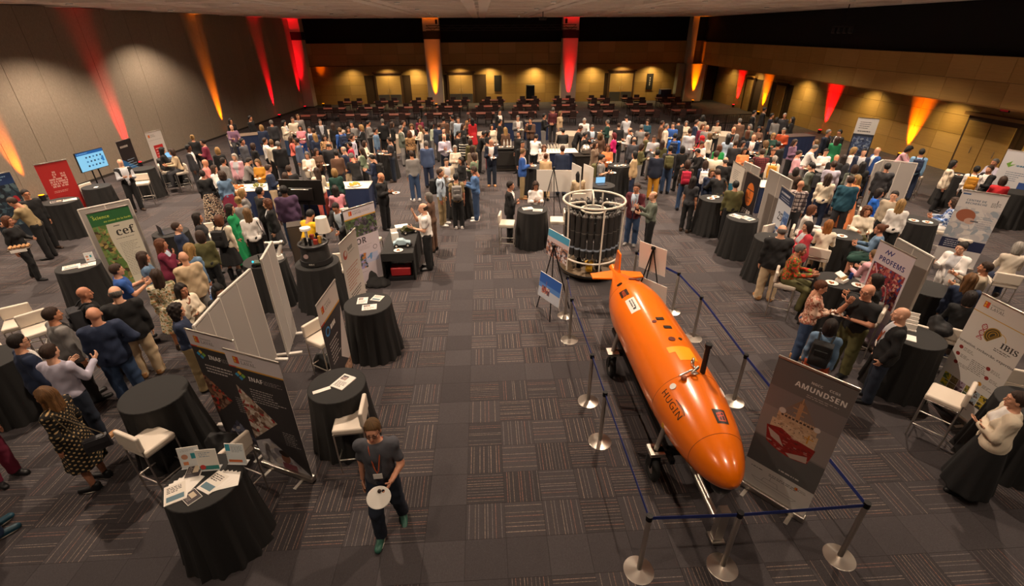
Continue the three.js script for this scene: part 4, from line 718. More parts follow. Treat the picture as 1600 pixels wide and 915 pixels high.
const bagGeo = memo('bag', () => { const s = new THREE.Shape([[-0.13, 0], [0.13, 0], [0.115, 0.17], [-0.115, 0.17]].map(p => new THREE.Vector2(...p))); return new THREE.ExtrudeGeometry(s, { depth: 0.06, bevelEnabled: true, bevelSize: 0.012, bevelThickness: 0.012, bevelSegments: 2 }).translate(0, 0, -0.03); });
const plateGeo = memo('plate', () => new THREE.LatheGeometry([[0, 0], [0.06, 0], [0.075, 0.006], [0.115, 0.016], [0.115, 0.02], [0.074, 0.011], [0, 0.006]].map(p => new THREE.Vector2(...p)), 20));
const foodGeo = memo('food', () => join([sph(0.022, 0.02, 0.02, 0.01, 6), sph(0.018, -0.025, 0.018, 0.02, 6), bx(0.04, 0.02, 0.03, -0.01, 0.018, -0.03)]));
let plateNo = 0;
function person([x, z, face, pose, sex, tt, tc, bt, bc, ht, hc, k, ex, label], i) {
  const lod = ex.near || z > -9.5 ? 0 : z > -15.5 ? 1 : 2, t = thing('person', label, 'person', [x, 0, z], THREE.MathUtils.degToRad(face), 'conference attendees');
  const w = ex.heavy ? k * 1.12 : k * (0.97 + 0.06 * ((i * 37) % 10) / 10); t.scale.set(w, k, w);
  const J = skeleton(pose, sex), skin = ex.skin === 'd' ? '#5d3a28' : SKIN[(i * 7) % 5];
  mesh('body', bodyGeo(pose, sex, lod), skinMat(skin), t);
  if (tt === 'j' || tt === 'v') {
    mesh('shirt', topGeo(tt === 'v' ? 's' : 'i', pose, sex, lod), cloth(['white', 'palegrey', 'black', 'lightblue', 'white'][(i * 3) % 5]), t).name = 'shirt';
    mesh(tt === 'v' ? 'vest' : 'jacket', topGeo(tt, pose, sex, lod), cloth(tc), t);
  } else mesh(tt === 'd' ? 'dress_bodice' : tt === 't' ? 't_shirt' : 'shirt', topGeo(tt === 'd' ? 's' : tt, pose, sex, lod), cloth(tc), t);
  if (tt === 'd') mesh('dress_skirt', legsGeo('k', pose, sex, lod, ex.dresslen || 'k'), cloth(tc), t);
  else mesh(bt === 'k' ? 'skirt' : 'trousers', legsGeo(bt, pose, sex, lod, ex.dresslen || 'k'), cloth(bc), t);
  for (const s of ['L', 'R']) {
    const a = J['ankle' + s], sh = mesh(ex.boots ? 'boot' : 'shoe', ex.boots ? bootGeo : shoeGeo, cloth(ex.shoe || (i % 3 ? 'black' : 'darkbrown'), 0.5), t);
    sh.position.set(a[0], a[1] - 0.085, a[2] + 0.015); sh.scale.set(1.06, 1, 1.14); sh.rotation.y = s === 'L' ? 0.14 : -0.14; if (pose === 'W' && s === 'L') sh.rotation.x = 0.35;
    if (lod === 0) mesh('sole', soleGeo, mat(ex.shoe ? '#d8d0c4' : '#1c1a19', 0.8), sh);
  }
  if (ht !== 'b') { const h = mesh(ht === 'k' ? 'headscarf' : 'hair', hairGeo(ht, lod), hairMat(HC[hc] || '#2a1b14', ht), t); h.position.set(...J.head); h.rotation.x = J.hp; }
  if (ex.gl) { const g = mesh('glasses', glassesGeo, mat('#121212', 0.3), t); g.position.set(...J.head); g.rotation.x = J.hp; }
  if (ex.lan) { mesh('lanyard', lanyardGeo, mat('#b9542c', 0.8), t); mesh('name_badge', rb(0.1, 0.075, 0.006, 0.003, 0, 1.09, 0.168), mat('#e8e4de', 0.6), t); }
  t.updateMatrixWorld(true);
  const at = p => V(...p).applyMatrix4(t.matrixWorld), short = label.replace(/^.*?person in /, '').split(/ and |,/)[0];
  if (ex.bk) {
    const p = at(J.tf.out([0, 1.22, -0.215])), b = thing('backpack', `${ex.bk} backpack worn over ${short} by ${label.split(', ')[1] || 'attendee'}`.split(' ').slice(0, 16).join(' '), 'backpack', [p.x, p.y, p.z], t.rotation.y, 'backpacks');
    b.scale.setScalar(k * 0.95); mesh('pack', backpackGeo, cloth(ex.bk), b); for (const s of [-1, 1]) mesh('strap', memo('strap' + s, () => strapGeo(s)), cloth(ex.bk === 'white' ? 'palegrey' : 'black'), b);
    mesh('pocket_flap', memo('flap', () => rb(0.2, 0.1, 0.03, 0.012, 0, 0.06, -0.115)), cloth(ex.bk), b);
  }
  if (ex.bag) {
    const p = at([-0.26, 0.86, -0.02]), b = thing('shoulder_bag', `${ex.bag} shoulder bag hanging beside ${short}`, 'bag', [p.x, p.y, p.z], t.rotation.y + Math.PI / 2, 'shoulder bags');
    mesh('bag_body', bagGeo, cloth(ex.bag, 0.5), b); mesh('flap', memo('bagflap', () => rb(0.23, 0.09, 0.012, 0.005, 0, 0.13, 0.048)), cloth(ex.bag, 0.5), b);
    mesh('bag_strap', memo('bagstrap', () => tube([[-0.11, 0.17, 0], [-0.1, 0.38, 0.04], [0.03, 0.56, 0.1], [0.09, 0.38, 0.05], [0.11, 0.17, 0]], 0.008, 14, 4)), cloth(ex.bag, 0.5), b);
  }
  if (pose === 'T') stool(x, z, t.rotation.y, `white bar stool sat on by ${label.replace(/^.*?person in/, 'person in')}`.split(' ').slice(0, 16).join(' '), k);
  if (pose === 'P') {
    const p = at(addv(J.wrL, J.wdL, 0.15)), b = thing('plate', `white plate of canapes held by ${label.replace(/^.*?person in/, 'person in')}`.split(' ').slice(0, 16).join(' '), 'plate', [p.x, p.y + 0.015, p.z], 0, 'plates held by guests');
    mesh('dish', plateGeo, mat('#e9e4dc', 0.35), b); mesh('canapes', foodGeo, mat(['#b9803c', '#8a4a2a', '#a39a4a'][plateNo++ % 3], 0.7), b);
  }
  return t;
}
// ---------------------------------------------------------------- furniture builders
const blackCloth = new THREE.MeshStandardMaterial({ color: '#1c1b1b', roughness: 0.82, side: THREE.DoubleSide }), blueCloth = new THREE.MeshStandardMaterial({ color: '#16264a', roughness: 0.8, side: THREE.DoubleSide });
const chrome = mat('#c8c4be', 0.22, 1), steel = mat('#d0cac2', 0.34, 1), whiteVinyl = mat('#d6cabb', 0.5), paper = mat('#e6e0d8', 0.7), blackPlastic = mat('#17171a', 0.45), whiteFrame = mat('#d8d2ca', 0.5, 0.2);
function skirtGeo(path, top, folds, flare, amp, seed, rows = 9) {   // pleated cloth hanging from a closed outline to the floor
  const g = mulberry(seed), P = [], I = [], n = path.length, ph = [g() * 6, g() * 6, g() * 6];
  for (let r = 0; r <= rows; r++) for (let i = 0; i <= n; i++) {
    const [x, z, nx, nz] = path[i % n], t = r / rows, a = i / n * Math.PI * 2, s = Math.pow(t, 0.8);
    const w = flare * t * t * 0.6 + flare * t * 0.4 + amp * s * (Math.sin(folds * a + ph[0]) + 0.5 * Math.sin((folds * 2 - 1) * a + ph[1] + t) + 0.45 * Math.sin(3 * a + ph[2] + t * 2));
    P.push(x + nx * w, top * (1 - t) + 0.006, z + nz * w);
  }
  for (let r = 0; r < rows; r++) for (let i = 0; i < n; i++) { const a = r * (n + 1) + i, b = a + n + 1; I.push(a, b, a + 1, a + 1, b, b + 1); }
  const q = new THREE.BufferGeometry(); q.setAttribute('position', new THREE.Float32BufferAttribute(P, 3)); q.setIndex(I); q.computeVertexNormals(); return q;
}
const ring = (r, n = 84) => Array.from({ length: n }, (_, i) => { const a = i / n * Math.PI * 2; return [Math.sin(a) * r, Math.cos(a) * r, Math.sin(a), Math.cos(a)]; });
function rect(w, d, step = 0.05) { const p = [], nx = Math.round(w / step), nz = Math.round(d / step); for (let i = 0; i < nx; i++) p.push([-w / 2 + i * w / nx, d / 2, 0, 1]); for (let i = 0; i < nz; i++) p.push([w / 2, d / 2 - i * d / nz, 1, 0]); for (let i = 0; i < nx; i++) p.push([w / 2 - i * w / nx, -d / 2, 0, -1]); for (let i = 0; i < nz; i++) p.push([-w / 2, -d / 2 + i * d / nz, -1, 0]); return p; }
const ctSkirt = [0, 1, 2, 3].map(k => skirtGeo(ring(0.4), 1.065, [15, 17, 14, 16][k], 0.085, 0.026, 40 + k)), ctTop = new THREE.LatheGeometry([[0, 1.075], [0.385, 1.075], [0.4, 1.07], [0.402, 1.06]].map(p => new THREE.Vector2(...p)), 42);
let ctN = 0;
function cocktail(x, z, label, s = 1) {
  const t = thing('cocktail_table', label, 'table', [x, 0, z], ctN * 1.3, 'tall round cocktail tables'); t.scale.set(s, 1, s);
  mesh('tabletop_cloth', ctTop, blackCloth, t); mesh('tablecloth_skirt', ctSkirt[ctN++ % 4], blackCloth, t); mesh('pole', cy(0.035, 0.035, 1.0, 0, 0.53, 0, 8), darkMetal, t);
  return t;
}
const stSeat = rb(0.44, 0.09, 0.42, 0.03, 0, 0.77, 0), stBack = rb(0.44, 0.24, 0.06, 0.025, 0, 0.95, -0.2).rotateX(0), stFrame = join([bar([-0.2, 0.72, 0.19], [-0.2, 0.72, -0.19], 0.011), bar([0.2, 0.72, 0.19], [0.2, 0.72, -0.19], 0.011)]), stRest = join([bar([-0.2, 0.25, 0.2], [0.2, 0.25, 0.2], 0.011), bar([-0.2, 0.25, -0.2], [0.2, 0.25, -0.2], 0.011), bar([-0.2, 0.25, -0.2], [-0.2, 0.25, 0.2], 0.011), bar([0.2, 0.25, -0.2], [0.2, 0.25, 0.2], 0.011)]);
const stLeg = bar([0, 0, 0], [0, 0.73, 0], 0.012);
function stool(x, z, turn, label, sy = 1) {
  const t = thing('bar_stool', label, 'stool', [x, 0, z], turn, 'white bar stools'); t.scale.y = sy;
  mesh('seat', stSeat, whiteVinyl, t); mesh('backrest', stBack, whiteVinyl, t); mesh('seat_frame', stFrame, steel, t); mesh('footrest', stRest, steel, t);
  for (const [a, b] of [[-0.2, 0.2], [0.2, 0.2], [-0.2, -0.2], [0.2, -0.2]]) mesh('leg', stLeg, steel, t).position.set(a, 0, b);
  for (const s of [-1, 1]) mesh('back_post', memo('bp' + s, () => bar([s * 0.2, 0.72, -0.2], [s * 0.2, 1.05, -0.21], 0.011)), steel, t);
}
const printMats = {};
function printMat(key, w, h, draw) { return printMats[key] ??= new THREE.MeshStandardMaterial({ map: canvas(w, h, draw), roughness: 0.65 }); }
function frontPlane(w, h, z = 0, y = 0) { return new THREE.PlaneGeometry(w, h).translate(0, y, z); }
function between(l, r) { const dx = r[0] - l[0], dz = r[1] - l[1]; return [[(l[0] + r[0]) / 2, 0, (l[1] + r[1]) / 2], Math.atan2(-dz, dx), Math.hypot(dx, dz)]; }
function rollup(l, r, h, m, label, w0) {            // retractable banner standing from l to r as read from its front
  const [p, a, w1] = between(l, r), w = w0 || Math.max(0.8, Math.min(0.88, w1)), t = thing('roll_up_banner', label, 'banner', p, a, 'roll-up banners');
  mesh('banner_sheet', bx(w, h - 0.09, 0.004, 0, (h + 0.09) / 2, -0.003), mat('#c9c4be', 0.7), t); mesh('print', frontPlane(w, h - 0.09, 0.001, (h + 0.09) / 2), m, t);
  mesh('top_rail', rb(w + 0.01, 0.03, 0.022, 0.006, 0, h, 0), steel, t); mesh('cassette', rb(w + 0.04, 0.09, 0.1, 0.02, 0, 0.055, 0), steel, t); mesh('support_pole', bar([0, 0.09, -0.02], [0, h, -0.015], 0.009), steel, t);
  for (const s of [-1, 1]) mesh('foot', memo('rf' + s, () => rb(0.05, 0.015, 0.32, 0.004, s * 0.28, 0.008, 0.04)), steel, t);
  return t;
}
const boardGrey = mat('#a49d98', 0.9);
function partition(l, r, h, label, panels = 2) {
  const [p, a, w] = between(l, r), t = thing('display_partition', label, 'partition', p, a, 'folding display partitions'), pw = w / panels;
  for (let i = 0; i < panels; i++) mesh('fabric_panel', bx(pw - 0.02, h - 0.06, 0.03, -w / 2 + pw * (i + 0.5), h / 2, 0), boardGrey, t);
  for (let i = 0; i <= panels; i++) mesh('upright', bx(0.022, h, 0.036, -w / 2 + pw * i, h / 2, 0), whiteFrame, t);
  mesh('top_rail', bx(w, 0.025, 0.036, 0, h, 0), whiteFrame, t);
  for (const s of [-1, 1]) mesh('foot', rb(0.07, 0.04, 0.5, 0.01, s * (w / 2 - 0.06), 0.02, 0), whiteFrame, t);
  return t;
}
// ---------------------------------------------------------------- prints
const txt = (c, s, x, y, size, col, font = 'sans-serif', w = '', al = 'left') => { c.fillStyle = col; c.font = `${w} ${size}px ${font}`; c.textAlign = al; c.fillText(s, x, y); };
const lines = (c, x, y, w, n, lh, col, th = 3, seed = 1) => { const g = mulberry(seed); c.fillStyle = col; for (let i = 0; i < n; i++) { let q = x; const e = x + w * (0.55 + g() * 0.45); while (q < e) { const k = 6 + g() * 22; c.fillRect(q, y + i * lh, Math.min(k, e - q), th); q += k + 5; } } };
const blotch = (c, x, y, w, h, cols, n, seed, s = 20) => { const g = mulberry(seed); c.save(); c.beginPath(); c.rect(x, y, w, h); c.clip(); c.fillStyle = cols[0]; c.fillRect(x, y, w, h); for (let i = 0; i < n; i++) { c.fillStyle = cols[g() * cols.length | 0]; c.beginPath(); c.ellipse(x + g() * w, y + g() * h, s * (0.3 + g()), s * (0.2 + g() * 0.8), g() * 3, 0, 7); c.fill(); } c.restore(); };
const laval = (c, x, y, k = 1, dark = '#333') => { c.fillStyle = '#c0561e'; c.fillRect(x, y, 34 * k, 42 * k); c.fillStyle = '#e7b13c'; for (const [a, b] of [[4, 4], [19, 4], [4, 23], [19, 23]]) { c.fillRect(x + a * k, y + b * k, 11 * k, 14 * k); c.fillStyle = c.fillStyle === '#e7b13c' ? '#d8402a' : '#e7b13c'; } txt(c, 'UNIVERSITÉ', x + 44 * k, y + 14 * k, 13 * k, dark, 'serif'); txt(c, 'LAVAL', x + 44 * k, y + 40 * k, 27 * k, dark, 'serif'); };
const inaf = photo => (c, w, h) => {
  c.fillStyle = '#332f31'; c.fillRect(0, 0, w, h); c.fillStyle = '#d3c9cb'; c.fillRect(0, 0, w, 118); c.fillStyle = '#d69a2c'; c.fillRect(0, 112, w, 10); c.fillStyle = '#c43a24'; c.fillRect(0, 112, 52, 10); laval(c, 50, 38, 1.15);
  [['#d8b43a', 62, 158], ['#7cab3c', 84, 176], ['#3a8fc0', 62, 196], ['#2f9ad0', 40, 176]].forEach(([k, x, y]) => { c.fillStyle = k; c.save(); c.translate(x, y); c.rotate(0.78); c.fillRect(-12, -12, 24, 24); c.restore(); });
  txt(c, 'INAF', 118, 200, 44, '#e8e2de', 'sans-serif', 'bold'); lines(c, 226, 172, 140, 3, 11, '#9a9492', 4, 3);
  if (photo) { lines(c, 60, 252, 250, 3, 24, '#cfc8c4', 9, 4); c.save(); c.beginPath(); c.moveTo(0, 330); c.lineTo(190, 520); c.lineTo(0, 680); c.fill(); c.clip(); blotch(c, 0, 320, 200, 370, ['#5a3a2c', '#7a5a44', '#a06a50', '#3a2420', '#b02a20', '#8a7060'], 190, 5, 22); c.restore(); lines(c, 226, 470, 140, 8, 17, '#a9a39f', 5, 6); c.save(); c.beginPath(); c.moveTo(0, 900); c.lineTo(160, 690); c.lineTo(340, 900); c.clip(); blotch(c, 0, 690, 340, 220, ['#4a4a5c', '#787c90', '#b0a8a8', '#2a2430'], 60, 7, 30); c.restore(); }
  else { lines(c, 100, 262, 270, 6, 19, '#bdb6b2', 6, 8); c.save(); c.beginPath(); c.moveTo(0, 260); c.lineTo(230, 500); c.lineTo(0, 700); c.fill(); c.clip(); blotch(c, 0, 250, 240, 450, ['#b09c8a', '#8a6a58', '#c9bcae', '#6a4a3c', '#a02a26', '#d4c8bc'], 190, 9, 24); c.restore(); c.save(); c.beginPath(); c.moveTo(0, 720); c.lineTo(120, 660); c.lineTo(384, 900); c.lineTo(0, 900); c.clip(); blotch(c, 0, 640, 384, 260, ['#b6b2b6', '#d2cccc', '#8d8890', '#c9bfb8'], 50, 10, 36); c.fillStyle = '#8c5c48'; c.beginPath(); c.ellipse(210, 800, 34, 48, 0.2, 0, 7); c.fill(); c.fillStyle = '#2c1e1a'; c.beginPath(); c.ellipse(206, 762, 38, 26, 0.2, 0, 7); c.fill(); c.fillStyle = '#8a4a54'; c.fillRect(170, 846, 110, 60); c.restore(); lines(c, 250, 560, 110, 7, 17, '#a9a39f', 5, 11); }
};
const blotch2 = c => { c.save(); c.clip(); const g = mulberry(77); for (let i = 0; i < 160; i++) { c.fillStyle = ['#7a1c16', '#a02c20', '#5a1a18', '#c9b4a8', '#9a4034', '#3a2a2a'][g() * 6 | 0]; c.globalAlpha = 0.5; c.fillRect(50 + g() * 280, 440 + g() * 180, 6 + g() * 26, 3 + g() * 8); } c.globalAlpha = 1; c.restore(); };
const PR = {
  amundsen: printMat('amundsen', 400, 960, (c, w, h) => {
    c.fillStyle = '#7d7473'; c.fillRect(0, 0, w, h); c.fillStyle = '#6a6462'; c.fillRect(0, 0, w, 190); c.fillStyle = '#8d8380'; c.fillRect(0, 330, w, 220); c.fillStyle = '#5f5c5b'; c.fillRect(0, 560, w, 210); c.fillStyle = '#d4cec8'; c.fillRect(0, 765, w, 200);
    txt(c, 'NGCC', 190, 84, 21, '#d8d2cc', 'sans-serif', 'bold'); txt(c, 'CCGS', 280, 84, 21, '#d8d2cc', 'sans-serif', 'bold'); txt(c, 'AMUNDSEN', 378, 134, 46, '#eae5df', 'sans-serif', 'bold', 'right'); lines(c, 190, 156, 180, 2, 12, '#b9b2ac', 4, 2);
    c.fillStyle = '#cdb193'; c.fillRect(66, 392, 250, 100); c.fillStyle = '#c2a283'; c.fillRect(86, 330, 216, 66); { const g = mulberry(21); for (let i = 0; i < 150; i++) { c.globalAlpha = 0.45; c.fillStyle = ['#a8825e', '#e0cdb4', '#8a6a50', '#d8b890', '#6a5448'][g() * 5 | 0]; c.fillRect(68 + g() * 240, 334 + g() * 150, 3 + g() * 14, 2 + g() * 9); } c.globalAlpha = 1; } c.fillStyle = '#5a4a40'; for (let i = 0; i < 10; i++) c.fillRect(80 + i * 23, 410 + (i % 3) * 9, 6, 6); c.strokeStyle = '#8a6c54'; c.lineWidth = 3; for (let i = 0; i < 7; i++) { c.beginPath(); c.moveTo(176 - i * 14, 340); c.lineTo(186, 200); c.lineTo(200 + i * 14, 340); c.stroke(); } c.fillStyle = '#4a3a34'; for (let i = 0; i < 9; i++) c.fillRect(104 + i * 20, 342, 13, 12); c.fillStyle = '#b58a66'; c.fillRect(176, 230, 22, 110); c.fillRect(150, 268, 74, 8); c.fillRect(160, 300, 56, 7); c.fillRect(184, 190, 5, 50); c.fillStyle = '#cfc6c0'; c.beginPath(); c.arc(104, 322, 19, 0, 7); c.fill(); c.beginPath(); c.arc(296, 345, 17, 0, 7); c.fill(); c.fillStyle = '#c98f3a'; c.fillRect(268, 400, 8, 60); c.fillRect(250, 420, 50, 7);
    c.fillStyle = '#8e1f18'; c.beginPath(); c.moveTo(50, 460); c.lineTo(130, 440); c.lineTo(200, 470); c.lineTo(326, 480); c.lineTo(310, 590); c.quadraticCurveTo(190, 640, 72, 570); c.fill(); blotch2(c); c.fillStyle = '#b8a296'; c.beginPath(); c.moveTo(60, 475); c.lineTo(130, 500); c.lineTo(170, 560); c.lineTo(90, 530); c.fill(); c.beginPath(); c.moveTo(190, 590); c.lineTo(300, 545); c.lineTo(306, 590); c.lineTo(220, 610); c.fill();
    lines(c, 190, 728, 170, 1, 10, '#cfc8c2', 9, 12); lines(c, 40, 800, 80, 1, 10, '#555', 6, 3); lines(c, 150, 800, 180, 2, 12, '#666', 5, 4); laval(c, 300, 788, 0.5); c.strokeStyle = '#77706c'; c.lineWidth = 2; c.beginPath(); c.moveTo(60, 880); c.lineTo(330, 886); c.lineTo(310, 905); c.lineTo(90, 900); c.closePath(); c.moveTo(120, 880); c.lineTo(130, 852); c.lineTo(210, 850); c.lineTo(220, 882); c.moveTo(165, 850); c.lineTo(168, 815); c.stroke();
  }),
  inaf1: printMat('inaf1', 384, 900, inaf(true)), inaf2: printMat('inaf2', 384, 900, inaf(false)),
  ibis: printMat('ibis', 400, 940, (c, w, h) => {
    c.fillStyle = '#d6d0ca'; c.fillRect(0, 0, w, h); laval(c, 44, 36, 1.1); c.fillStyle = '#c99a34'; c.fillRect(0, 128, w, 6); c.strokeStyle = '#a0262c'; c.lineWidth = 5; for (const p of [0, Math.PI]) { c.beginPath(); for (let y = 0; y < 130; y += 4) c.lineTo(120 + Math.sin(y / 16 + p) * 18, 190 + y); c.stroke(); } c.lineWidth = 3; for (let y = 6; y < 130; y += 12) { c.beginPath(); c.moveTo(120 + Math.sin(y / 16) * 18, 190 + y); c.lineTo(120 - Math.sin(y / 16) * 18, 190 + y); c.stroke(); }
    for (let i = 0; i < 6; i++) { c.fillStyle = i % 2 ? '#3f3420' : '#a5802c'; c.beginPath(); c.ellipse(188, 246, 52 - i * 8, 62 - i * 8, 0.5, 1.2, 5.4); c.fill(); } c.strokeStyle = '#c99a34'; c.lineWidth = 4; c.beginPath(); c.arc(236, 250, 44, 4.4, 6.3); c.stroke(); txt(c, 'IBIS', 262, 300, 58, '#2f2a28', 'serif', 'bold'); lines(c, 236, 318, 130, 2, 14, '#5a5450', 6, 2);
    txt(c, 'Formation, recherche, expertise', w / 2, 400, 25, '#3a3634', 'serif', 'bold', 'center'); for (const [x, y] of [[46, 430], [46, 490], [270, 470], [290, 540], [60, 560], [270, 610]]) { c.fillStyle = ['#b03a30', '#c98a2c', '#8a2a24'][(x + y) % 3]; c.beginPath(); c.arc(x, y + 14, 15, 0, 7); c.fill(); lines(c, x + 22, y + 4, 80, 3, 10, '#7a726c', 4, x + y); } lines(c, 150, 486, 130, 7, 14, '#6a635e', 5, 5);
    for (let i = 0; i < 12; i++) blotch(c, 30 + (i % 6) * 57, 690 + (i / 6 | 0) * 60, 53, 56, [['#5c6b2c', '#c9b02c'], ['#6a5a3a', '#8a7a50'], ['#a08a98', '#5a4048'], ['#46543a', '#9a8a3a'], ['#9aa8b0', '#5c4434'], ['#c4a83a', '#3a3a2c']][i % 6], 14, i + 20, 16); c.fillStyle = '#8a2a24'; c.fillRect(34, 836, 26, 26); c.fillStyle = '#6a8a3a'; c.fillRect(34, 868, 26, 26); lines(c, 76, 836, 250, 5, 15, '#6a635e', 5, 9);
  }),
  profems: printMat('profems', 384, 900, (c, w, h) => { c.fillStyle = '#cdc3cb'; c.fillRect(0, 0, w, h); c.strokeStyle = '#2c2c74'; c.lineWidth = 9; c.beginPath(); c.moveTo(96, 84); c.lineTo(116, 50); c.lineTo(130, 82); c.lineTo(148, 48); c.lineTo(162, 80); c.lineTo(186, 44); c.stroke(); txt(c, 'PROFEMS', w / 2, 160, 62, '#2c2c6c', 'sans-serif', 'bold', 'center'); blotch(c, 20, 190, 344, 330, ['#8a2a34', '#5a2030', '#b04a4c', '#c07a6c', '#3a4a8a', '#301c24', '#d09a86'], 330, 31, 17); c.strokeStyle = '#c9a0b4'; c.lineWidth = 12; c.beginPath(); c.moveTo(40, 200); c.lineTo(230, 480); c.stroke(); lines(c, 30, 550, 260, 5, 17, '#55505c', 5, 8); c.fillStyle = '#b8abc4'; c.fillRect(0, 660, w, 240); }),
  centre: printMat('centre', 400, 940, (c, w, h) => { c.fillStyle = '#cfcac8'; c.fillRect(0, 0, w, h); c.fillStyle = '#3a5a8a'; c.fillRect(14, 34, 70, 16); txt(c, 'CENTRE DE', 66, 122, 34, '#5c6a7c', 'sans-serif', 'bold'); txt(c, 'RECHERCHE', 66, 158, 34, '#5c6a7c', 'sans-serif', 'bold'); lines(c, 290, 110, 90, 4, 14, '#4a4a50', 6, 2); c.fillStyle = '#333'; c.fillRect(330, 74, 6, 34); blotch(c, 0, 200, w, 400, ['#b9b7ba', '#a9adb4', '#c9c4c2', '#98a2ae', '#d2cecb'], 90, 14, 50); c.fillStyle = '#9a5a40'; c.beginPath(); c.ellipse(120, 300, 88, 78, 0.3, 0, 7); c.fill(); c.fillStyle = '#c3a090'; c.beginPath(); c.ellipse(170, 360, 46, 38, 0, 0, 7); c.fill(); c.fillStyle = '#55565c'; c.fillRect(180, 350, 70, 16); lines(c, 250, 290, 120, 6, 26, '#8a8a94', 5, 4); c.fillStyle = '#20284a'; c.fillRect(0, 600, w, 130); lines(c, 40, 624, 300, 4, 25, '#d4d4dc', 8, 6); lines(c, 250, 812, 120, 1, 10, '#3a7aa0', 20, 12); }),
  jefar: printMat('jefar', 384, 900, (c, w, h) => { c.fillStyle = '#241d1f'; c.fillRect(0, 0, w, h); c.fillStyle = '#d9742c'; c.beginPath(); c.ellipse(192, 260, 104, 150, 0, 0, 7); c.fill(); c.fillStyle = '#241d1f'; c.fillRect(80, 196, 224, 12); c.fillRect(180, 206, 8, 210); c.fillRect(205, 206, 8, 210); c.fillRect(150, 300, 90, 7); c.fillRect(160, 350, 70, 7); txt(c, 'JEFAR', 192, 520, 88, '#e8ded6', 'sans-serif', 'bold', 'center'); lines(c, 90, 548, 240, 4, 22, '#c9b8ac', 7, 3); blotch(c, 0, 690, w, 210, ['#241d1f', '#b0602c', '#7a4420', '#c98a4c'], 50, 12, 26); }),
  wave: printMat('wave', 300, 900, (c, w, h) => { c.fillStyle = '#d8d2c8'; c.fillRect(0, 0, w, h); c.fillStyle = '#2f7a98'; c.beginPath(); c.moveTo(0, 320); c.quadraticCurveTo(150, 240, 300, 380); c.lineTo(300, 560); c.quadraticCurveTo(150, 430, 0, 500); c.fill(); c.fillStyle = '#d9a02c'; c.beginPath(); c.moveTo(0, 520); c.quadraticCurveTo(150, 440, 300, 570); c.lineTo(300, 900); c.lineTo(0, 900); c.fill(); lines(c, 60, 90, 180, 6, 24, '#6a6a6a', 7, 3); }),
  e25: printMat('e25', 400, 900, (c, w, h) => { c.fillStyle = '#c9cdd6'; c.fillRect(0, 0, w, h); c.fillStyle = '#2a3a5c'; c.fillRect(0, 0, w, 150); lines(c, 40, 46, 320, 1, 10, '#d8dce4', 22, 13); lines(c, 60, 96, 280, 2, 24, '#b4bccc', 9, 2); txt(c, '25', 170, 370, 130, '#1c2030', 'serif', 'bold', 'center'); txt(c, 'e', 250, 310, 60, '#1c2030', 'serif', 'bold'); blotch(c, 240, 230, 160, 190, ['#5c7cb0', '#8aa4cc', '#3c5c94'], 20, 3, 40); blotch(c, 0, 460, w, 360, ['#3a62a0', '#c4cede', '#6a8cc0', '#23406c', '#e0e4ea'], 70, 9, 46); txt(c, 'CQ', 40, 860, 70, '#1c2030', 'sans-serif', 'bold'); }),
  wall: printMat('wall', 360, 900, (c, w, h) => { c.fillStyle = '#1c2436'; c.fillRect(0, 0, w, h); c.fillStyle = '#c4c2c0'; c.fillRect(0, 0, w, 330); lines(c, 60, 80, 220, 4, 40, '#4a4a4e', 14, 3); lines(c, 60, 262, 250, 1, 10, '#33333a', 22, 5); blotch(c, 20, 380, 320, 330, ['#3a4a6c', '#6a7c98', '#22304c', '#8a98a8'], 90, 6, 30); lines(c, 50, 740, 250, 5, 26, '#7a88a0', 8, 7); }),
  white: printMat('white', 400, 940, (c, w, h) => { c.fillStyle = '#c3c3c6'; c.fillRect(0, 0, w, h); c.fillStyle = '#6a9a3a'; c.beginPath(); c.moveTo(60, 200); c.lineTo(120, 150); c.lineTo(110, 210); c.lineTo(170, 190); c.lineTo(100, 250); c.fill(); lines(c, 180, 200, 130, 1, 10, '#3a6a8a', 24, 3); lines(c, 100, 310, 250, 5, 30, '#5a6a80', 10, 4); lines(c, 90, 560, 240, 6, 26, '#7a86a0', 8, 6); c.fillStyle = '#2c4a8a'; c.fillRect(300, 440, 100, 120); }),
  cef: printMat('cef', 400, 900, (c, w, h) => { c.fillStyle = '#d3cdbb'; c.fillRect(0, 0, w, h); c.fillStyle = '#2f6a3a'; c.fillRect(0, 0, w, 160); blotch(c, 0, 160, 170, 740, ['#5c7a3c', '#7a8a4a', '#8a7a4c', '#4a3a24', '#b09a5c', '#6a9a54'], 120, 5, 36); c.fillStyle = '#d3cdbb'; c.beginPath(); c.moveTo(130, 160); c.quadraticCurveTo(90, 500, 260, 900); c.lineTo(400, 900); c.lineTo(400, 160); c.fill(); txt(c, 'La', 24, 48, 22, '#d4d86c', 'sans-serif', 'bold'); txt(c, 'Science', 34, 86, 44, '#c9d85a', 'sans-serif', 'bold'); txt(c, 'au coeur de la forêt', 120, 134, 28, '#c9d85a', 'sans-serif', 'bold'); txt(c, 'cef', 186, 310, 120, '#2f2c28', 'serif', 'bold'); c.fillRect(190, 190, 60, 8); lines(c, 170, 340, 200, 1, 10, '#6a655a', 6, 2); lines(c, 180, 400, 190, 22, 19, '#7d786c', 5, 4); c.strokeStyle = '#4a7a3c'; c.lineWidth = 4; c.strokeRect(330, 850, 34, 26); }),
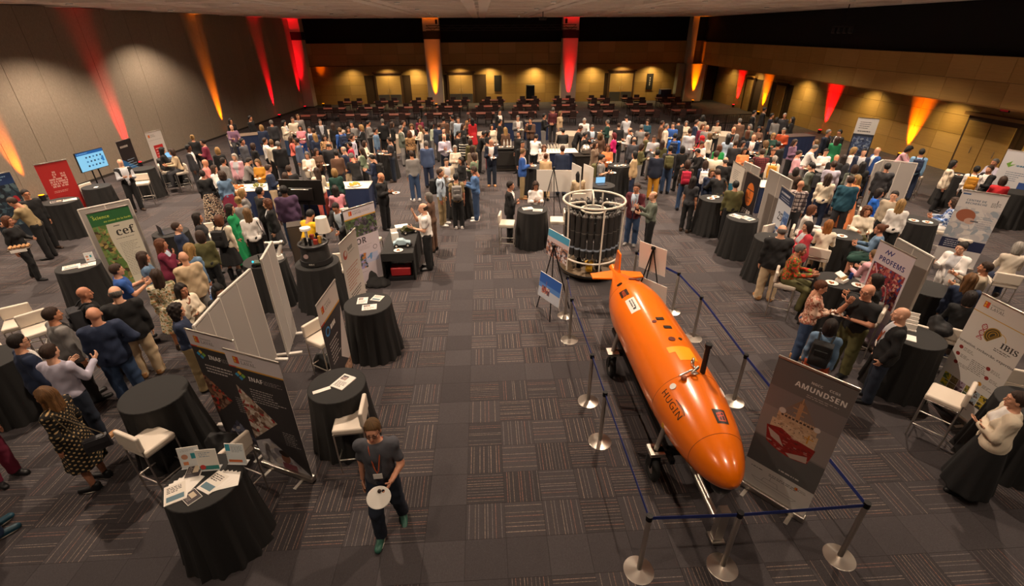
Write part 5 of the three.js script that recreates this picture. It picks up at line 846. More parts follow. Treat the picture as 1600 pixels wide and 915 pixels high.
  red: printMat('red', 400, 900, (c, w, h) => { c.fillStyle = '#a81c1a'; c.fillRect(0, 0, w, h); const g = mulberry(4); c.fillStyle = '#d8b0a6'; for (let r = 0; r < 7; r++) for (let i = 0; i < 22; i++) { const x = 96 + i * 10; if (r < 3 && !(x > 150 && x < 200) && !(r > 0 && x > 250)) continue; if (g() < 0.8) c.fillRect(x, 130 + r * 34, 7, 26); } lines(c, 90, 410, 230, 2, 18, '#d8b0a6', 6, 6); lines(c, 90, 500, 220, 6, 22, '#7a1210', 7, 8); c.fillStyle = '#7f8792'; c.beginPath(); c.moveTo(0, 900); c.lineTo(60, 800); c.lineTo(130, 880); c.lineTo(230, 790); c.lineTo(330, 890); c.lineTo(400, 830); c.lineTo(400, 900); c.fill(); }),
  ocean: printMat('ocean', 400, 900, (c, w, h) => { c.fillStyle = '#16202c'; c.fillRect(0, 0, w, h); blotch(c, 0, 140, w, 560, ['#1c2a38', '#2c4250', '#3c5462', '#141c26', '#586e78'], 110, 5, 50); c.fillStyle = '#1c3a6c'; c.fillRect(0, 0, w, 150); lines(c, 60, 40, 280, 3, 34, '#8ab0d8', 14, 4); c.fillStyle = '#b02430'; c.beginPath(); c.ellipse(310, 420, 50, 110, 0.2, 0, 7); c.fill(); }),
  sponsor: printMat('sponsor', 360, 900, (c, w, h) => { c.fillStyle = '#241c1c'; c.fillRect(0, 0, w, h); lines(c, 60, 90, 220, 1, 10, '#b9b2ac', 34, 5); c.fillStyle = '#2c6ca8'; c.beginPath(); c.moveTo(0, 300); c.lineTo(360, 520); c.lineTo(360, 900); c.lineTo(0, 900); c.fill(); lines(c, 120, 330, 200, 12, 40, '#a9c4dc', 10, 5); }),
  redsq: printMat('redsq', 360, 900, (c, w, h) => { c.fillStyle = '#cfc9c4'; c.fillRect(0, 0, w, h); laval(c, 40, 50, 1.2); c.fillStyle = '#99928c'; c.fillRect(30, 150, 290, 4); c.fillStyle = '#b8201e'; c.fillRect(90, 250, 210, 380); lines(c, 120, 300, 150, 6, 50, '#e0b4ac', 16, 5); }),
  or: printMat('or', 400, 940, (c, w, h) => { c.fillStyle = '#cbbfc6'; c.fillRect(0, 0, w, h); c.fillStyle = '#d8cfd4'; c.fillRect(0, 0, w, 120); laval(c, 60, 30, 1.2); lines(c, 200, 50, 160, 2, 16, '#8a8088', 5, 3); c.fillStyle = '#d8a13a'; c.fillRect(0, 112, w, 14); blotch(c, 0, 126, w, 220, ['#4c5a3a', '#3a3440', '#6a5c70', '#8a7c90', '#262030', '#5c7a4c'], 170, 4, 20); txt(c, 'IOR', 230, 440, 100, '#3f353c', 'sans-serif', 'bold', 'right'); lines(c, 60, 470, 300, 4, 15, '#9a8a8c', 4, 6); blotch(c, 60, 560, 140, 190, ['#a094c0', '#4a5a4c', '#28342c', '#c07a34', '#8a8ab0'], 60, 7, 24); blotch(c, 190, 590, 170, 110, ['#b4b8d4', '#6a94c4', '#c4bccc'], 16, 8, 34); c.strokeStyle = '#3f353c'; c.lineWidth = 5; c.beginPath(); c.arc(330, 530, 26, 0, 7); c.stroke(); lines(c, 40, 790, 230, 1, 10, '#8a7c84', 5, 9); }),
  vor: printMat('vor', 400, 940, (c, w, h) => { c.fillStyle = '#cfc6bd'; c.fillRect(0, 0, w, h); c.fillStyle = '#b0503c'; c.beginPath(); c.arc(90, 150, 44, 0, 7); c.fill(); c.fillStyle = '#cfc6bd'; c.beginPath(); c.arc(100, 140, 26, 0, 7); c.fill(); lines(c, 160, 104, 170, 1, 10, '#7a7a72', 36, 9); lines(c, 160, 160, 170, 1, 10, '#8a8a80', 8, 3); lines(c, 50, 300, 300, 8, 30, '#b0705c', 11, 4); lines(c, 70, 560, 290, 3, 28, '#3c3a38', 13, 5); lines(c, 70, 670, 280, 7, 30, '#a08478', 9, 6); }),
  blue: printMat('blue', 400, 940, (c, w, h) => { c.fillStyle = '#3a3638'; c.fillRect(0, 0, w, h); c.fillStyle = '#d6cdc6'; c.fillRect(0, 0, w, 190); laval(c, 60, 60, 1.4); c.fillStyle = '#d8962c'; c.fillRect(0, 184, w, 16); c.fillStyle = '#c43a24'; c.fillRect(0, 184, 70, 16); c.strokeStyle = '#3a8ccc'; c.lineWidth = 14; c.beginPath(); c.arc(90, 290, 34, 0, 7); c.stroke(); lines(c, 150, 270, 150, 1, 10, '#dcd6d0', 40, 9); lines(c, 70, 400, 190, 7, 32, '#c4beb8', 10, 4); c.fillStyle = '#c9c0bc'; c.beginPath(); c.moveTo(400, 240); c.lineTo(230, 640); c.lineTo(400, 800); c.fill(); blotch(c, 250, 760, 150, 120, ['#b08a70', '#7a5c4a', '#c9a890'], 20, 5, 26); }),
  ship1: printMat('ship1', 400, 300, (c, w, h) => { c.fillStyle = '#2f62b8'; c.fillRect(0, 0, w, h); c.fillStyle = '#5a8cd4'; c.fillRect(0, 120, w, 60); c.fillStyle = '#c8ccd8'; c.fillRect(0, 180, w, 120); blotch(c, 60, 150, 150, 90, ['#b0584c', '#e0dad8', '#5c4a58', '#c9a89c'], 50, 3, 18); c.fillStyle = '#9a5c58'; c.fillRect(130, 80, 8, 90); }),
  ship2: printMat('ship2', 400, 300, (c, w, h) => { c.fillStyle = '#4a9cc0'; c.fillRect(0, 0, w, h); c.fillStyle = '#c9b4b8'; c.fillRect(0, 80, w, 60); blotch(c, 0, 130, w, 170, ['#a0705c', '#dcd4d0', '#4a4456', '#8a5444', '#c8c0c4', '#2c2a34'], 130, 6, 22); }),
};
rollup([3.35, -4.34], [3.87, -3.70], 2.15, PR.amundsen, 'grey banner with red and white icebreaker photo');
rollup([-3.33, -5.06], [-2.53, -4.71], 2.05, PR.inaf2, 'front charcoal banner of the twin pair, smiling man at the bottom');
rollup([-4.06, -5.56], [-3.28, -5.22], 2.05, PR.inaf1, 'rear charcoal banner of the twin pair, berries printed on it');
rollup([7.37, -5.85], [7.42, -5.02], 2.0, PR.ibis, 'white science banner with DNA logo');
rollup([7.36, -7.92], [7.38, -7.1], 2.0, PR.profems, 'mauve banner with pink crowd photo');
rollup([11.71, -10.85], [12.32, -10.27], 2.0, PR.centre, 'research centre banner with laboratory photo and dark band');
rollup([7.33, -12.97], [7.30, -12.17], 2.0, PR.jefar, 'black banner with orange emblem');
rollup([7.47, -14.1], [7.42, -13.28], 2.0, PR.wave, 'banner with blue and yellow waves');
rollup([7.49, -11.5], [7.34, -10.68], 2.0, PR.e25, 'blue and white banner marked 25');
rollup([16.95, -21.75], [17.45, -21.3], 1.95, PR.wall, 'white and dark banner standing near the right wall');
rollup([16.75, -14.7], [17.12, -13.95], 2.05, PR.white, 'white banner with green star logo at right edge');
rollup([-8.95, -10.72], [-8.42, -11.3], 1.95, PR.cef, 'green and cream forest banner');
rollup([-13.67, -15.32], [-13.23, -16.02], 2.0, PR.red, 'solid red banner by the left wall');
rollup([-14.1, -13.8], [-13.74, -14.57], 2.0, PR.ocean, 'dark ocean photo banner at left edge');
rollup([-13.47, -18.71], [-13.46, -19.5], 2.0, PR.sponsor, 'dark brown and blue banner behind the vested person');
rollup([-13.47, -20.45], [-13.32, -21.22], 2.0, PR.redsq, 'white banner with red square by left wall');
rollup([-3.20, -10.35], [-2.64, -10.97], 2.0, PR.or, 'pale mauve banner with dark leaf photo and big letters');
rollup([-2.79, -8.42], [-2.68, -9.26], 2.0, PR.vor, 'beige banner covered in slanting red text');
rollup([-2.56, -6.22], [-2.51, -7.07], 1.95, PR.blue, 'charcoal and white banner with blue ring logo');
partition([-4.14, -5.85], [-4.17, -6.65], 1.9, 'grey display partition nearest the twin charcoal banners');
partition([-4.2, -6.7], [-4.13, -7.68], 1.9, 'grey display partition in the middle of left booth');
partition([-3.92, -7.72], [-4.05, -8.55], 2.05, 'grey display partition beside the robot tables');
partition([-9.16, -10.8], [-8.5, -11.52], 2.02, 'grey display partition behind the forest banner');
partition([7.76, -7.99], [7.7, -7.1], 2.0, 'grey display partition behind the pink crowd banner');
partition([7.79, -14.05], [7.82, -13.2], 2.0, 'dark grey display partition behind the orange emblem banner');
partition([8.06, -13.1], [8.0, -11.9], 2.0, 'pale display partition left of the 25 banner');
partition([13.24, -15.29], [13.94, -14.75], 1.65, 'wide grey display partition near the amber uplight');
partition([12.58, -14.83], [13.2, -15.3], 1.65, 'narrow grey display partition angled near amber uplight');
partition([8.2, -5.1], [8.46, -4.3], 1.7, 'dark grey display partition at right edge');

// ---------------------------------------------------------------- tables
const CT = [[-3.28, -3.87, 'foreground cocktail table covered with brochures'], [-4.74, -5.45, 'bare cocktail table left of the twin charcoal banners', 1.05], [-2.22, -5.47, 'cocktail table with two booklets beside white stool'], [-2.26, -7.8, 'cocktail table with three leaflets beside beige banner', 1.08], [-8.9, -9.88, 'cocktail table with brochures before the forest banner'], [-12.8, -14.66, 'cocktail table beside the red banner', 1.1], [-12.83, -16.22, 'cocktail table in front of the bright screen'], [-12.77, -18.55, 'cocktail table right of the vested person'], [-12.75, -20.18, 'cocktail table with open laptop by white banner'], [-8.02, -11.8, 'cocktail table hidden behind the forest banner'], [-4.95, -9.9, 'left robot table draped in black', 1.1], [-3.75, -9.72, 'right robot table carrying the black rover', 1.15], [-4.12, -20.5, 'far cocktail table at end of buffet'], [-0.93, -15.52, 'cocktail table among backpackers in centre aisle'], [1.28, -12.86, 'cocktail table spread with magazines left of bottle frame', 1.05], [1.88, -17.66, 'cocktail table near the champagne bar'], [4.96, -17.6, 'cocktail table behind the bottle frame'], [6.75, -13.44, 'cocktail table with snacks left of orange emblem banner'], [6.81, -11.77, 'cocktail table with magazines below orange emblem banner'], [6.84, -10.33, 'cocktail table with white sheet below 25 banner'], [8.69, -10.44, 'cocktail table of the curly-haired eater'], [11.29, -11.25, 'cocktail table with white plates near research banner', 1.05], [11.59, -12.77, 'cocktail table with small blue tablet'], [6.97, -8.1, 'cocktail table piled with food boxes'], [6.95, -6.11, 'cocktail table with leaflet rack beside DNA banner'], [7.2, -4.45, 'cocktail table at the right edge'], [16.14, -15.37, 'cocktail table near the right door'], [16.25, -13.36, 'cocktail table under white banner at right edge'], [-7.78, -6.46, 'cocktail table at left edge behind dark suit'], [8.5, -7.68, 'cocktail table behind the pink crowd banner']];
for (const a of CT) cocktail(...a);
cocktail(3.78, -15.1, 'cocktail table with glowing laptop behind bottle frame');
const TOPY = 1.076;
for (const [x, z, a, l] of [[-4.55, -4.85, 2.7, 'white stool behind the brochure table, left'], [-3.4, -4.55, -2.0, 'white stool between brochure table and twin charcoal banner'], [-1.98, -5.05, -1.5, 'white stool beside the striding person'], [-8.75, -8.0, 0.6, 'white stool leftmost at upper left edge'], [-8.2, -7.75, 0.8, 'white stool behind the grey blazer'], [-8.5, -7.05, 0.9, 'white stool behind the dark suit'], [1.98, -12.75, -1.7, 'white stool right of the magazine table'], [0.55, -12.6, 1.4, 'white stool left of the magazine table'], [-7.4, -12.2, 0.5, 'white stool behind the forest banner'], [-13.3, -16.6, 1.4, 'white stool below the bright screen'], [-12.3, -17.6, 0.4, 'white stool right of the bright screen'], [7.35, -11.05, 0.4, 'white stool between magazine tables, right'], [8.05, -9.7, 2.9, 'white stool under the seated long-haired blond'], [9.05, -9.55, 2.7, 'empty white stool before denim jacket'], [7.35, -6.65, 2.4, 'white stool beside the thinking person'], [7.75, -6.5, -2.3, 'white stool holding dark coats'], [6.6, -5.0, -2.5, 'white stool beneath the DNA banner'], [7.95, -5.3, 2.6, 'white stool at lower right edge'], [12.05, -11.0, -1.5, 'white stool of the blue blouse'], [12.15, -10.65, -1.6, 'white stool left of research banner'], [15.4, -16.2, 0.6, 'white stool against the right wall'], [9.95, -8.2, 2.2, 'white stool holding dark jacket at right'], [-3.0, -11.6, 1.3, 'white stool beside the model car table'], [16.6, -14.6, -1.0, 'white stool near the right door'], [-2.95, -7.15, 1.0, 'white stool behind the blue ring banner'], [-3.3, -10.0, 0.2, 'white stool behind the beige banner']]) if (!PEOPLE.some(p => p[3] === 'T' && Math.hypot(p[0] - x, p[1] - z) < 0.6)) stool(x, z, a, l);
// items on the tables
let papN = 0;
function sheet(x, z, w, d, a, m, label, y = TOPY, n = 1) { const t = thing('leaflet', label, 'leaflet', [x, y, z], a, 'printed leaflets'); mesh('cover', bx(w, 0.004 * n, d, 0, 0.002 * n, 0), paper, t); if (m) mesh('printed_face', new THREE.PlaneGeometry(w * 0.94, d * 0.94).rotateX(-Math.PI / 2).translate(0, 0.004 * n + 0.001, 0), m, t); return t; }
const pageA = printMat('pageA', 128, 176, (c, w, h) => { c.fillStyle = '#ddd7cf'; c.fillRect(0, 0, w, h); blotch(c, 10, 12, 60, 60, ['#3a3438', '#7a6a70', '#a08a80'], 20, 3, 14); lines(c, 14, 88, 100, 6, 13, '#3c3a3a', 6, 4); }), pageB = printMat('pageB', 128, 176, (c, w, h) => { c.fillStyle = '#d8d0c4'; c.fillRect(0, 0, w, h); lines(c, 12, 20, 104, 4, 16, '#3a3434', 8, 5); c.fillStyle = '#54707c'; c.fillRect(10, 110, 108, 50); }), pageC = printMat('pageC', 128, 176, (c, w, h) => { c.fillStyle = '#3b3234'; c.fillRect(0, 0, w, h); c.fillStyle = '#b9a890'; c.fillRect(56, 30, 50, 90); lines(c, 12, 20, 40, 8, 14, '#a09890', 5, 6); });
const LE = [[-3.5, -3.72, 0.21, 0.28, 0.5, pageB, 'fan of white letter sheets on foreground table', 3], [-3.15, -3.84, 0.2, 0.27, -0.5, pageB, 'second fan of white sheets on foreground table', 3], [-3.3, -3.66, 0.15, 0.18, 0.9, pageC, 'small dark booklet on foreground table', 2], [-3.45, -4.02, 0.16, 0.22, 0.2, pageC, 'dark brochure behind the letter sheets', 4], [-2.14, -5.52, 0.22, 0.3, -0.5, pageA, 'white booklet on table beside white stool', 3], [-2.4, -5.36, 0.07, 0.24, -1.1, null, 'narrow white card on table beside white stool', 1], [-2.38, -7.9, 0.19, 0.24, 0.1, pageA, 'upper left leaflet by beige banner', 1], [-2.12, -7.98, 0.2, 0.2, -0.3, pageB, 'upper right leaflet by beige banner', 1], [-2.2, -7.64, 0.26, 0.2, 0.15, pageA, 'nearest leaflet by beige banner', 2], [-8.98, -9.8, 0.3, 0.24, 0.6, pageB, 'green brochure stack before forest banner', 3], [-8.72, -9.9, 0.3, 0.22, 0.6, pageA, 'pale sheet before forest banner', 1], [1.15, -12.9, 0.3, 0.22, 0.2, pageA, 'magazines on table left of bottle frame', 4], [1.42, -12.75, 0.26, 0.2, -0.2, pageB, 'leaflets on table left of bottle frame', 2], [6.7, -11.87, 0.24, 0.32, 0.5, pageA, 'left magazine below orange emblem banner', 3], [6.9, -11.68, 0.24, 0.32, 0.4, pageB, 'right magazine below orange emblem banner', 3], [6.82, -10.25, 0.22, 0.3, 0.6, null, 'white sheet below 25 banner', 1], [6.75, -6.1, 0.2, 0.28, 0.9, null, 'white leaflet beside DNA banner', 1], [-12.85, -14.6, 0.32, 0.24, 0.7, pageC, 'brown brochure beside red banner', 2], [-12.6, -14.75, 0.34, 0.24, 0.7, pageA, 'pink brochure beside red banner', 2], [-12.75, -16.1, 0.1, 0.14, 0.3, null, 'small card below the screen', 1]];
for (const [x, z, w, d, a, m, l, n] of LE) { const t = sheet(x, z, w, d, a, m, l, TOPY, n); if (l.includes('fan')) for (let k = 1; k < 6; k++) { const s = mesh('fanned_sheet', memo('fs' + w, () => bx(w, 0.002, d)), paper, t); s.position.set(k * 0.022, 0.012 - k * 0.002, -k * 0.014); s.rotation.y = -k * 0.16; } }
const standA = printMat('standA', 160, 200, (c, w, h) => { c.fillStyle = '#d5d8d8'; c.fillRect(0, 0, w, h); c.fillStyle = '#b9846a'; c.beginPath(); c.arc(42, 90, 26, 0, 7); c.fill(); c.fillStyle = '#2a8a94'; c.fillRect(92, 60, 34, 56); c.fillStyle = '#d88a5a'; c.fillRect(20, 140, 40, 34); lines(c, 20, 20, 120, 2, 12, '#8a8f94', 4, 3); }), standB = printMat('standB', 160, 200, (c, w, h) => { c.fillStyle = '#d8d5cc'; c.fillRect(0, 0, w, h); lines(c, 20, 24, 110, 3, 18, '#5a7a94', 6, 3); c.fillStyle = '#3a8a84'; c.fillRect(0, 160, w, 40); c.fillStyle = '#c23a34'; c.beginPath(); c.arc(30, 172, 24, 0, 7); c.fill(); }), standC = printMat('standC', 160, 200, (c, w, h) => { c.fillStyle = '#cfd6d8'; c.fillRect(0, 0, w, h); c.fillStyle = '#2c94a8'; c.fillRect(0, 0, 40, 70); lines(c, 50, 20, 100, 5, 14, '#7a8488', 5, 4); c.fillStyle = '#c96a3c'; c.fillRect(10, 160, 120, 26); });
for (const [x, z, a, m, l] of [[-3.5, -4.08, 0.15, standA, 'acrylic sign holder with teal icon, leftmost'], [-3.28, -4.03, 0.05, standB, 'acrylic sign holder with red apple, middle'], [-3.0, -4.1, -0.1, standC, 'acrylic sign holder with orange band, rightmost'], [-8.78, -10.1, 0.5, standA, 'small upright card before forest banner']]) { const t = thing('sign_holder', l, 'sign', [x, TOPY, z], a, 'upright table signs'); const h = l.includes('small') ? 0.2 : 0.28; mesh('card', bx(h * 0.8, h, 0.006, 0, h / 2, 0).rotateX(-0.16), paper, t); mesh('printed_face', frontPlane(h * 0.76, h * 0.95, 0.0045, h / 2).rotateX(-0.16), m, t); mesh('base', bx(h * 0.8, 0.006, 0.08, 0, 0.003, -0.02), mat('#c9c9c9', 0.2), t); }
{ const t = thing('leaflet_rack', 'white stepped leaflet rack on table beside DNA banner', 'rack', [6.98, TOPY, -6.35], -0.6); for (let i = 0; i < 4; i++) mesh('tier', bx(0.2, 0.12, 0.015, 0, 0.06 + i * 0.05, 0.07 - i * 0.045), paper, t); mesh('base', bx(0.22, 0.02, 0.2, 0, 0.01, 0), paper, t); }
function plateAt(x, z, label, y = TOPY) { const t = thing('plate', label, 'plate', [x, y, z], 0, 'plates on tables'); mesh('dish', plateGeo, mat('#e9e4dc', 0.35), t); mesh('food', foodGeo, mat('#a8683c', 0.7), t); }
for (const [x, z, l] of [[8.55, -10.3, 'white plate with red food before curly eater'], [11.1, -11.2, 'left white plate near research banner'], [11.35, -11.05, 'right white plate near research banner'], [6.75, -7.98, 'white plate at left of food boxes'], [7.2, -7.85, 'white plate nearest the thinking person'], [6.65, -13.4, 'white plate among snacks by orange emblem banner'], [6.85, -13.55, 'second plate among snacks by orange emblem banner'], [-0.8, -15.4, 'white plate on centre aisle table'], [4.85, -17.45, 'left plate on table behind bottle frame'], [5.1, -17.5, 'right plate on table behind bottle frame'], [11.6, -12.5, 'white plate by the blue tablet'], [16.1, -15.3, 'white plate near the right door']]) plateAt(x, z, l);
{ const t = thing('takeaway_box', 'open white takeaway box among food', 'box', [7.0, TOPY, -8.05], 0.5); mesh('tray', bx(0.2, 0.06, 0.16, 0, 0.03, 0), paper, t); mesh('lid', bx(0.2, 0.01, 0.15, 0, 0.1, -0.1).rotateX(0.4), paper, t); mesh('fries', join(Array.from({ length: 16 }, (_, i) => bar([(i % 4) * 0.04 - 0.06, 0.05, (i >> 2) * 0.03 - 0.05], [(i % 4) * 0.045 - 0.08, 0.12, (i >> 2) * 0.035 - 0.06], 0.007, 4))), mat('#c69a4c', 0.7), t); solo('can', cy(0.033, 0.033, 0.12, 0, 0.06, 0, 14), mat('#26408a', 0.3, 0.5), 'blue drink can beside the food boxes', 'can', [7.25, TOPY, -8.15]); }
function laptop(x, z, a, label, y = TOPY) { const t = thing('laptop', label, 'laptop', [x, y, z], a, 'laptops'); mesh('keyboard_deck', rb(0.33, 0.018, 0.23, 0.005, 0, 0.009, 0), mat('#4a4a4e', 0.4, 0.5), t); mesh('lid', rb(0.33, 0.22, 0.01, 0.004, 0, 0.115, -0.15).rotateX(0), mat('#3a3a3e', 0.4, 0.5), t); mesh('screen', frontPlane(0.31, 0.19, -0.143, 0.118), new THREE.MeshStandardMaterial({ color: '#0a0a0a', emissive: '#8fc4e8', emissiveIntensity: 0.9 }), t); }
laptop(-12.65, -20.1, 0.2, 'open laptop with white screen by left wall'); laptop(3.75, -15.1, 0.1, 'glowing laptop behind the bottle frame'); laptop(11.5, -12.9, 0.3, 'small tablet with bright blue screen'); laptop(-8.05, -11.75, 2.4, 'dark laptop behind the forest banner');
// ---------------------------------------------------------------- orange underwater vehicle on its cradle
const orange = new THREE.MeshPhysicalMaterial({ color: '#f07406', roughness: 0.28, clearcoat: 0.7, clearcoatRoughness: 0.12 });
const hullProfile = s => { // radius along the hull, s from the tail (0) to the nose (5.3 m)
  if (s < 1.75) { const t = s / 1.75; return 0.075 + 0.41 * Math.sin(t * Math.PI / 2) ** 1.25; }
  if (s < 3.35) return 0.485;
  const t = (s - 3.35) / 1.95; return 0.485 * Math.pow(Math.max(0, 1 - Math.pow(t, 2.3)), 0.52);
};
{
  const AX = 2.63, Z0 = -8.75, Y = 1.05, t = thing('underwater_vehicle', 'large orange torpedo-shaped underwater vehicle on wheeled cradle', 'underwater vehicle', [AX, 0, 0]);
  const seg = (a, b, n, name, m, grow = 0) => { const pts = []; for (let i = 0; i <= n; i++) { const s = a + (b - a) * i / n; pts.push(new THREE.Vector2(Math.max(0.0005, hullProfile(s) + grow), s)); } return mesh(name, new THREE.LatheGeometry(pts, 56).rotateX(Math.PI / 2).translate(0, Y, Z0), m, t); };
  seg(0, 1.2, 20, 'tail_cone', orange); seg(1.203, 3.9, 28, 'hull', orange); seg(3.906, 4.82, 18, 'forward_hull', orange); seg(4.827, 5.3, 26, 'nose_cone', orange);
  for (const s of [1.2, 3.902, 4.823]) mesh('seam', new THREE.TorusGeometry(hullProfile(s) - 0.002, 0.004, 5, 56).translate(0, Y, Z0 + s), mat('#7a2c06', 0.7), t);
  mesh('tail_shaft', cy(0.075, 0.05, 0.32, 0, 0, 0, 18).rotateX(-Math.PI / 2).translate(0, Y, Z0 - 0.14), orange, t); mesh('tail_light', cy(0.02, 0.02, 0.3, 0, 0, 0, 10).rotateX(Math.PI / 2).translate(0.03, Y + 0.12, Z0 + 0.05), chrome, t);
  const fin = (w, c0, c1) => { const s = new THREE.Shape([[0, -c0 / 2], [w, -c1 / 2 + 0.04], [w, c1 / 2 + 0.02], [0, c0 / 2]].map(p => new THREE.Vector2(...p))); return new THREE.ExtrudeGeometry(s, { depth: 0.022, bevelEnabled: true, bevelSize: 0.008, bevelThickness: 0.008, bevelSegments: 2 }).translate(0, 0, -0.011).rotateX(Math.PI / 2); };
  for (const r of [0, Math.PI / 2, Math.PI, -Math.PI / 2]) { const f = mesh('tail_fin', memo('fin', () => fin(0.46, 0.36, 0.22)), orange, t); f.position.set(Math.cos(r) * 0.06, Y + Math.sin(r) * 0.06, Z0 + 0.06); f.rotation.z = r; }
  const onHull = (s, a, geo, name, m, lift = 0.004) => { const r = hullProfile(s) + lift, slope = Math.atan2(hullProfile(s + 0.02) - hullProfile(s - 0.02), 0.04), o = new THREE.Group(), q = mesh(name, geo, m, t); q.position.set(Math.sin(a) * r, Y + Math.cos(a) * r, Z0 + s); q.rotation.order = 'ZXY'; q.rotation.z = -a; q.rotation.x = -slope; return q; };
  const patch = (s0, s1, a0, a1, name, m) => { const n = 12, k = 10, P = [], U = [], I = []; for (let i = 0; i <= n; i++) for (let j = 0; j <= k; j++) { const s = s0 + (s1 - s0) * i / n, a = a0 + (a1 - a0) * j / k, r = hullProfile(s) + 0.0025; P.push(Math.sin(a) * r, Y + Math.cos(a) * r, Z0 + s); U.push(i / n, j / k); } for (let i = 0; i < n; i++) for (let j = 0; j < k; j++) { const a = i * (k + 1) + j, b = a + k + 1; I.push(a, b, a + 1, a + 1, b, b + 1); } const g = new THREE.BufferGeometry(); g.setAttribute('position', new THREE.Float32BufferAttribute(P, 3)); g.setAttribute('uv', new THREE.Float32BufferAttribute(U, 2)); g.setIndex(I); g.computeVertexNormals(); return mesh(name, g, m, t); };
  const decal = (w, h, draw) => new THREE.MeshStandardMaterial({ map: canvas(w, h, draw), transparent: true, alphaTest: 0.3, roughness: 0.4, side: THREE.DoubleSide });
  patch(3.95, 4.5, -1.15, -0.66, 'name_lettering', decal(512, 256, (c, w, h) => { txt(c, 'HUGIN', 20, 205, 150, '#1c0f0a', 'sans-serif', ''); c.strokeStyle = '#1c0f0a'; c.lineWidth = 12; c.beginPath(); c.moveTo(250, 60); c.quadraticCurveTo(420, 20, 490, 70); c.stroke(); c.lineWidth = 4; c.beginPath(); c.moveTo(300, 66); c.quadraticCurveTo(420, 44, 490, 92); c.stroke(); }));
  patch(4.5, 4.7, 0.02, 0.44, 'nose_emblem', decal(200, 200, (c, w, h) => { c.fillStyle = '#241a16'; c.fillRect(0, 0, w, h); c.strokeStyle = '#d8451a'; c.lineWidth = 12; c.strokeRect(40, 40, 120, 50); c.strokeRect(60, 90, 100, 60); c.beginPath(); c.moveTo(40, 110); c.lineTo(160, 140); c.moveTo(80, 40); c.lineTo(110, 160); c.stroke(); }));
  patch(1.42, 1.66, -0.78, -0.46, 'tail_emblem', decal(160, 120, (c, w, h) => { c.fillStyle = '#2a1a14'; c.fillRect(0, 0, w, h); txt(c, 'NGC', 20, 86, 64, '#c9502a', 'sans-serif', 'bold'); }));
  patch(1.78, 2.2, -0.72, -0.38, 'white_label', decal(240, 160, (c, w, h) => { c.fillStyle = '#e4ddd6'; c.fillRect(0, 0, w, h); lines(c, 30, 40, 150, 2, 40, '#2a2624', 22, 4); c.fillStyle = '#2a2624'; c.fillRect(170, 50, 30, 50); }));
  patch(3.3, 3.62, -0.12, 0.42, 'yellow_panel', mat('#f0a800', 0.45)); patch(3.3, 3.43, -0.3, -0.1, 'yellow_tab', mat('#f0a800', 0.45));
  const hole = cy(0.05, 0.05, 0.012, 0, 0, 0, 18), dark = mat('#1c1210', 0.5), mr = mat('#5a1408', 0.5), lens = mat('#241c18', 0.2);
  onHull(1.1, -0.62, cy(0.055, 0.055, 0.012, 0, 0, 0, 18), 'port_cover', lens); onHull(1.0, 0.05, cy(0.065, 0.065, 0.02, 0, 0, 0, 18), 'red_port', mr); onHull(1.08, 0.24, cy(0.04, 0.04, 0.03, 0, 0, 0, 6), 'recovery_lug', mr); onHull(1.0, 0.34, cy(0.035, 0.035, 0.03, 0, 0, 0, 6), 'recovery_lug', mr);
  onHull(2.62, -0.2, cy(0.035, 0.035, 0.01, 0, 0, 0, 16), 'port_cover', mr); onHull(2.56, 0.02, bx(0.12, 0.01, 0.07), 'hatch', dark); onHull(2.8, 0.1, bx(0.12, 0.01, 0.07), 'hatch', dark); onHull(3.12, 0.0, hole, 'red_port', mr); onHull(3.1, 0.28, cy(0.03, 0.03, 0.01, 0, 0, 0, 16), 'port_cover', dark);
  onHull(4.02, -0.66, cy(0.045, 0.045, 0.012, 0, 0, 0, 16), 'white_cap', paper); onHull(3.98, -0.3, sph(0.04, 0, 0.02, 0, 10), 'sensor_ball', mat('#9a5a3c', 0.4)); onHull(3.95, -0.12, join([bar([-0.14, 0.03, 0.0], [0.06, 0.05, -0.06], 0.014), new THREE.TorusGeometry(0.035, 0.012, 6, 14).rotateX(1.2).translate(0.06, 0.04, 0.0), bar([0.04, 0.03, -0.02], [0.16, 0.03, -0.12], 0.02)]), 'lifting_shackle', steel);
  onHull(3.72, 0.12, join([new THREE.TorusGeometry(0.045, 0.013, 6, 14).rotateY(1.3).translate(0, 0.05, 0), bar([0, 0.02, 0], [0, 0.02, 0.14], 0.016)]), 'lifting_ring', steel);
  onHull(3.86, 0.33, join([cy(0.032, 0.036, 0.42, 0, 0.2, 0, 12), cy(0.045, 0.045, 0.05, 0, 0.43, 0, 12)]), 'antenna_mast', blackPlastic).rotation.set(0, 0, 0);
  onHull(4.1, 0.95, bx(0.09, 0.01, 0.17), 'white_strip', paper); mesh('nose_sonar', sph(0.13, 0, Y - 0.2, Z0 + 5.08, 14), blackPlastic, t);
}
